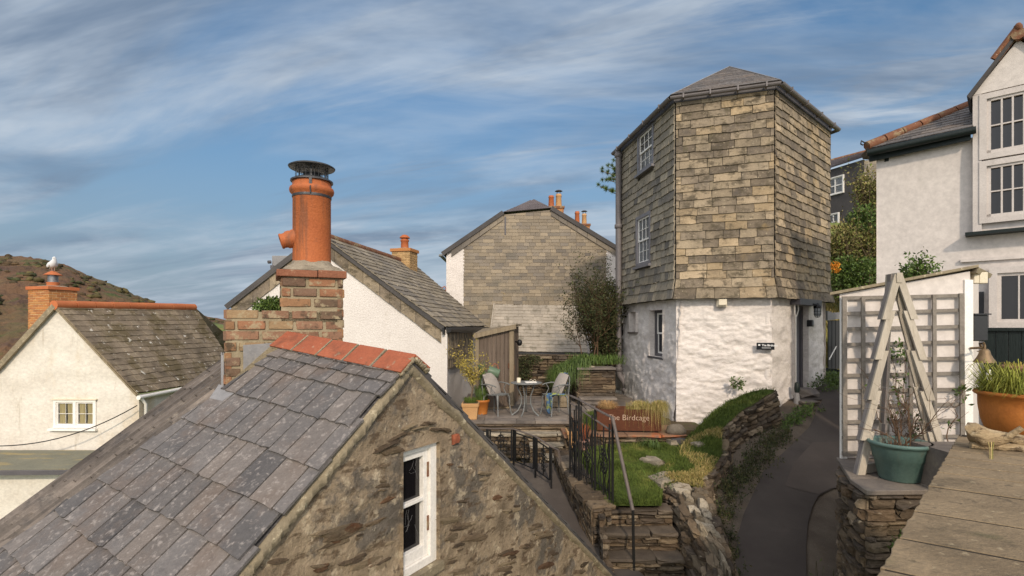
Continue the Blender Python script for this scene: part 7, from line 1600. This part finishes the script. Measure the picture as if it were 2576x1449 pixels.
# ground-floor window and green boarding
x0, x1, z0, z1 = gw_; x0 = RWl.px(2488, 750)[0]; x1 = x0 + 1.1; z1 = RWl.px(2530, 672)[1]; z0 = RWl.px(2530, 826)[1]
gwn = sash(rh, RWl, x0, x1, z0, z1, .1, 4, 1, M_frame, M_frame, fw=.06, box=.1, mid=False, pane=M_pane_d, bw=.02)
m = MB(); c = RWl.at(x0 - .3, z1 + .16, .05); RWl.box(m, x0 - .35, x1 + .3, z1 + .12, z1 + .17, 0, .06); obj('drip_mould', m, M_house_w, rh)
m = MB(); zg = RWl.px(2500, 832)[1]; k = 0; x = x0 - .06
while x < x0 + 2: RWl.box(m, x, x + .14, -2.2, zg, .03, .09 + (k % 2) * .006); x += .146; k += 1
obj('green_boarding', m, M_green, rh); m = MB(); RWl.box(m, x0 - .14, x0 + 2, zg, zg + .05, .02, .14); obj('boarding_cap', m, M_green, rh)
m = MB(); a, b = RWl.px(2443, 735), RWl.px(2460, 790); m_ = MB(); RWl.box(m, a[0], a[0] + .16, b[1], a[1], .02, .06); obj('small_window', m, M_pane, rh)
m = MB(); lf = MB(); c = P(2305, 700, 6.6)
for _ in range(14): twig(m, c + V((U(-.08, .12), U(-.1, .1), -.15)), V((U(-.6, .6), U(-.3, .3), .9)), U(.18, .34), .004, 1, .3, 4, lf, .05)
leaves(lf, c, (.19, .15, .1), 220, .055, .1); c_ = thing('self_seeded_shrub', 'small leafy plant growing on the store roof against the white house', 'plant', c - V((0, 0, .2))); obj('stems', m, M_twig, c_); obj('foliage', lf, M_leaf, c_)

# ================================================================ HILLSIDE BEHIND, RIGHT
hs_ = thing('dark_slate_house', 'dark slate-hung house with white windows on the hillside behind the tower', 'house', P(2140, 600, 26) - V((0, 0, 1)))
HW = Wall((P(2020, 0, 27).x, 27), (P(2172, 0, 24).x, 24)); zt_h = P(0, 418, 25).z
HR = Wall((P(2172, 0, 24).x, 24), (P(2235, 0, 25.5).x, 25.5))
m = MB(); m.hexa([HW.at(0, -1), HW.at(HW.L, -1), HR.at(HR.L, -1), HR.at(HR.L, -1) + V((-3, 4, 0))], [HW.at(0, zt_h), HW.at(HW.L, zt_h), HR.at(HR.L, zt_h), HR.at(HR.L, zt_h) + V((-3, 4, 0))]); hw_ = obj('wall', m, M_darkslate, hs_)
m = MB(); slates(m, HR.at(0, zt_h - 3, .02), HR.at(HR.L, zt_h - 3, .02), HR.at(HR.L, zt_h + .5, .02), HR.at(0, zt_h - .05, .02), .2, (.25, .45), .012, .012); obj('slate_cladding', m, M_slatehouse, hs_)
rdz = P(0, 388, 26.5).z; rA, rB = P(2110, 398, 28), P(2215, 372, 27)
m = MB(); ea, eb_ = HW.at(-.2, zt_h, .15), HW.at(HW.L + .1, zt_h + .05, .15); slates(m, ea, eb_, rB, V((rA.x - .6, 29.2, rA.z)), .18, (.25, .45), .012, .012); m.quad(ea, eb_, rB, V((rA.x - .6, 29.2, rA.z))); m.add([eb_, HR.at(HR.L + .2, zt_h), rB], [(0, 1, 2)]); obj('roof', m, M_purple, hs_)
m = MB(); m.tube([V((rA.x - .6, 29.2, rA.z)), rB], .1, 6); obj('ridge', m, M_ridge_old, hs_)
for (u0, u1, v0, v1) in ((2080, 2124, 445, 490), (2083, 2112, 537, 580)):
    r_ = rng(HW, u0, u1, v0, v1); sash(hs_, HW, r_[0], r_[1], r_[2], r_[3], .05, 2, 2, M_white, M_white, fw=.05, mid=False, pane=M_net, bw=.05)
m = MB(); q = P(2089, 400, 26); m.tube([q - V((0, 0, .5)), q + V((0, 0, 1.2))], .02, 5); tag(obj('aerial_mast', m, M_greyd), 'thin grey aerial mast rising above the dark slate house', 'aerial')
# bank behind the lane
def bankf(s, t):
    u = lerp(1960, 2420, s); d = lerp(14.0, 24, t ** 1.0); v = lerp(930, 560, t ** .75) + 10 * MN.noise(V((s * 6, t * 6, 0))); v = min(v, 1000); return P(u, v, d)
m = MB(); m.grid(bankf, 40, 40); struct('grassy_bank', m, M_hillg)
gb_ = MB()
for _ in range(3000):
    p = bankf(U(.2, .6), U(.05, .7)); blade(gb_, p, U(.12, .35), U(.05, .25), .02, U(0, 6.28), .4)
tag(obj('bank_grass', gb_, M_dry), 'long dry grass on the bank beyond the tower', 'grass', kind='stuff')
for (u, v, d, rx, rz, n, mt, lab, sc) in ((2184, 480, 18, .42, .8, 800, M_leaf_b, 'tall bronze-leaved bush top against the dark slate house', 1), (2128, 620, 17, .7, .75, 1900, M_leaf_b, 'tangled bronze and green bush beside the tower edge', 1), (2172, 560, 17.2, .5, .55, 1400, M_leaf, 'bright green bush in the middle of the hillside tangle', 1), (2150, 690, 16, .9, .55, 2000, M_leaf, 'low green bush above the lean-to store roof', 1), (2190, 630, 16.6, .5, .7, 1400, M_leaf_b, 'brown-leaved bush against the white house wall', 1)):
    lf = MB(); m = MB(); c = P(u, v, d); b_ = c - V((0, 0, rz + .5))
    for _ in range(12): twig(m, b_ + V((U(-.3, .3), U(-.2, .2), 0)), V((U(-.5, .5), U(-.4, .4), 1.3)), rz * U(1.3, 2.2), .03, 1, .25, 5, lf, .09)
    leaves(lf, c, (rx, .5, rz), n, .11, .1); leaves(lf, c + V((U(-.3, .3), 0, -rz * .7)), (rx, .5, rz * .5), n // 3, .11, .1)
    t = thing('hillside_bush', lab, 'bush', b_); obj('foliage', lf, mt, t); obj('branches', m, M_bark, t)
m = MB(); leaves(m, P(2100, 672, 15.5), (.18, .15, .16), 160, .06, .1); tag(obj('orange_flowers', m, mat('orange_petals', [(200, 120, 30), (220, 150, 50)], 4, bump=0)), 'patch of orange flowers beside the tower edge', 'flowers')
bn = thing('black_bin_store', 'dark slatted screen with grey sheet on top behind the tower', 'screen', P(2100, 900, 14.2)); m = MB()
a = P(2084, 900, 14.0); 
for i in range(9): m.box((a.x + i * .1, 14.0, a.z - .3), (.085, 0, 0), (0, .04, 0), (0, 0, P(0, 806, 14).z - a.z + .3))
obj('boards', m, M_blackp, bn); m = MB(); m.prism([P(2082, 806, 13.9), P(2130, 800, 13.9), P(2130, 785, 13.9), P(2105, 790, 13.9), P(2082, 782, 13.9)], (0, .8, 0)); obj('cover_sheet', m, M_lead, bn)
m = MB(); a, b = P(2086, 905, 13.6), P(2104, 872, 13.9); m.tube([lerp(a, b, i / 10) + V((0, 0, .02 * (i % 2))) for i in range(11)], .014, 4); tag(obj('white_rope', m, M_white), 'short white rope beside the dark screen behind the tower', 'rope')

# ================================================================ WEEDS, STEPS AND IVY ALONG THE LANE
ds_ = thing('door_step_slabs', 'flat grey slate doorstep slabs outside the tower door', 'step', (6.5, 11.5, -1.75))
m = MB(); a = P(2010, 1012, 11.5); m.stone((a.x, 11.9, -1.74), (.42, 0, 0), (0, -.5, 0), (0, 0, .07), .1, .05); obj('slab', m, M_paving, ds_); m = MB(); m.stone((a.x + .25, 12.4, -1.68), (.5, .1, 0), (0, -.5, 0), (0, 0, .2), .15, .08); obj('slab', m, M_paving, ds_)
def weeds(pts, n, h, sz, mt, lab, name='weeds', spread=.15, nl=10, cat_='weeds', blades_=1):
    m = MB()
    for _ in range(n):
        k = rnd.random() * (len(pts) - 1); i = int(k); p = lerp(pts[i], pts[i + 1], k - i) + V((rnd.gauss(0, spread), rnd.gauss(0, spread), 0))
        hh = h * U(.3, 1.2); leaves(m, p + V((0, 0, hh * .5)), (.07, .07, hh * .6), nl, sz, .0)
        for _ in range(blades_): blade(m, p, hh * 1.2, U(.03, .12), .008, U(0, 6.28), .4)
    return tag(obj(name, m, mt), lab, cat_, kind='stuff')
weeds([lane_pt(1968, 1085), lane_pt(1990, 1062), lane_pt(2015, 1045), lane_pt(2035, 1030)], 90, .16, .05, M_leaf, 'green weeds at the foot of the tower wall by the door', spread=.1)
weeds([P(2060, 985, 12.6), P(2085, 965, 13.0), P(2110, 950, 13.4)], 90, .25, .07, M_leaf, 'clump of green weeds beyond the doorstep', spread=.2)
weeds([lane_pt(1975, 1085), lane_pt(1925, 1135), lane_pt(1880, 1185), lane_pt(1835, 1240)], 300, .17, .04, M_leaf_d, 'dark weeds and ivy along the lane side of the turf wall', spread=.14)
weeds([lane_pt(1835, 1230), lane_pt(1815, 1300), lane_pt(1822, 1380), lane_pt(1850, 1480)], 170, .15, .04, M_leaf_d, 'dark ivy spilling from the wall end onto the lane edge', spread=.1)
weeds([B(c4, -3.3) + V((-.1, .2, .1)), B(c1, -3.5) + V((-.15, .1, .1)), B(c1, -3.9) + V((-.1, -.1, .0))], 200, .5, .06, M_leaf_d, 'dark ivy at the foot of the slate plinth wall', spread=.1)
weeds([V((3.5, 4.74, -2.1)), V((4.2, 4.76, -2.05))], 60, .2, .05, M_leaf, 'green ivy growing from the plinth wall face under the slabs', spread=.05)
weeds([P(1655, 1205, 8.3), P(1700, 1225, 8.0)], 30, .1, .03, M_leaf, 'small weeds at the wall corner by the lawn', spread=.1)
m = MB(); lf = MB(); c = W_f.at(1.25, -1.35, .15)
for k in range(7): twig(m, c + V((U(-.08, .08), 0, 0)), V((U(-.5, .5), -.1, 1)), U(.15, .26), .004, 0, .2, 4, lf, .06)
leaves(lf, c + V((0, 0, .1)), (.12, .08, .12), 70, .06, .1)
c_ = thing('leafy_seedling', 'leafy green seedling on the turf bank against the white tower wall', 'plant', c); obj('foliage', lf, M_leaf, c_); obj('stems', m, M_twig, c_)
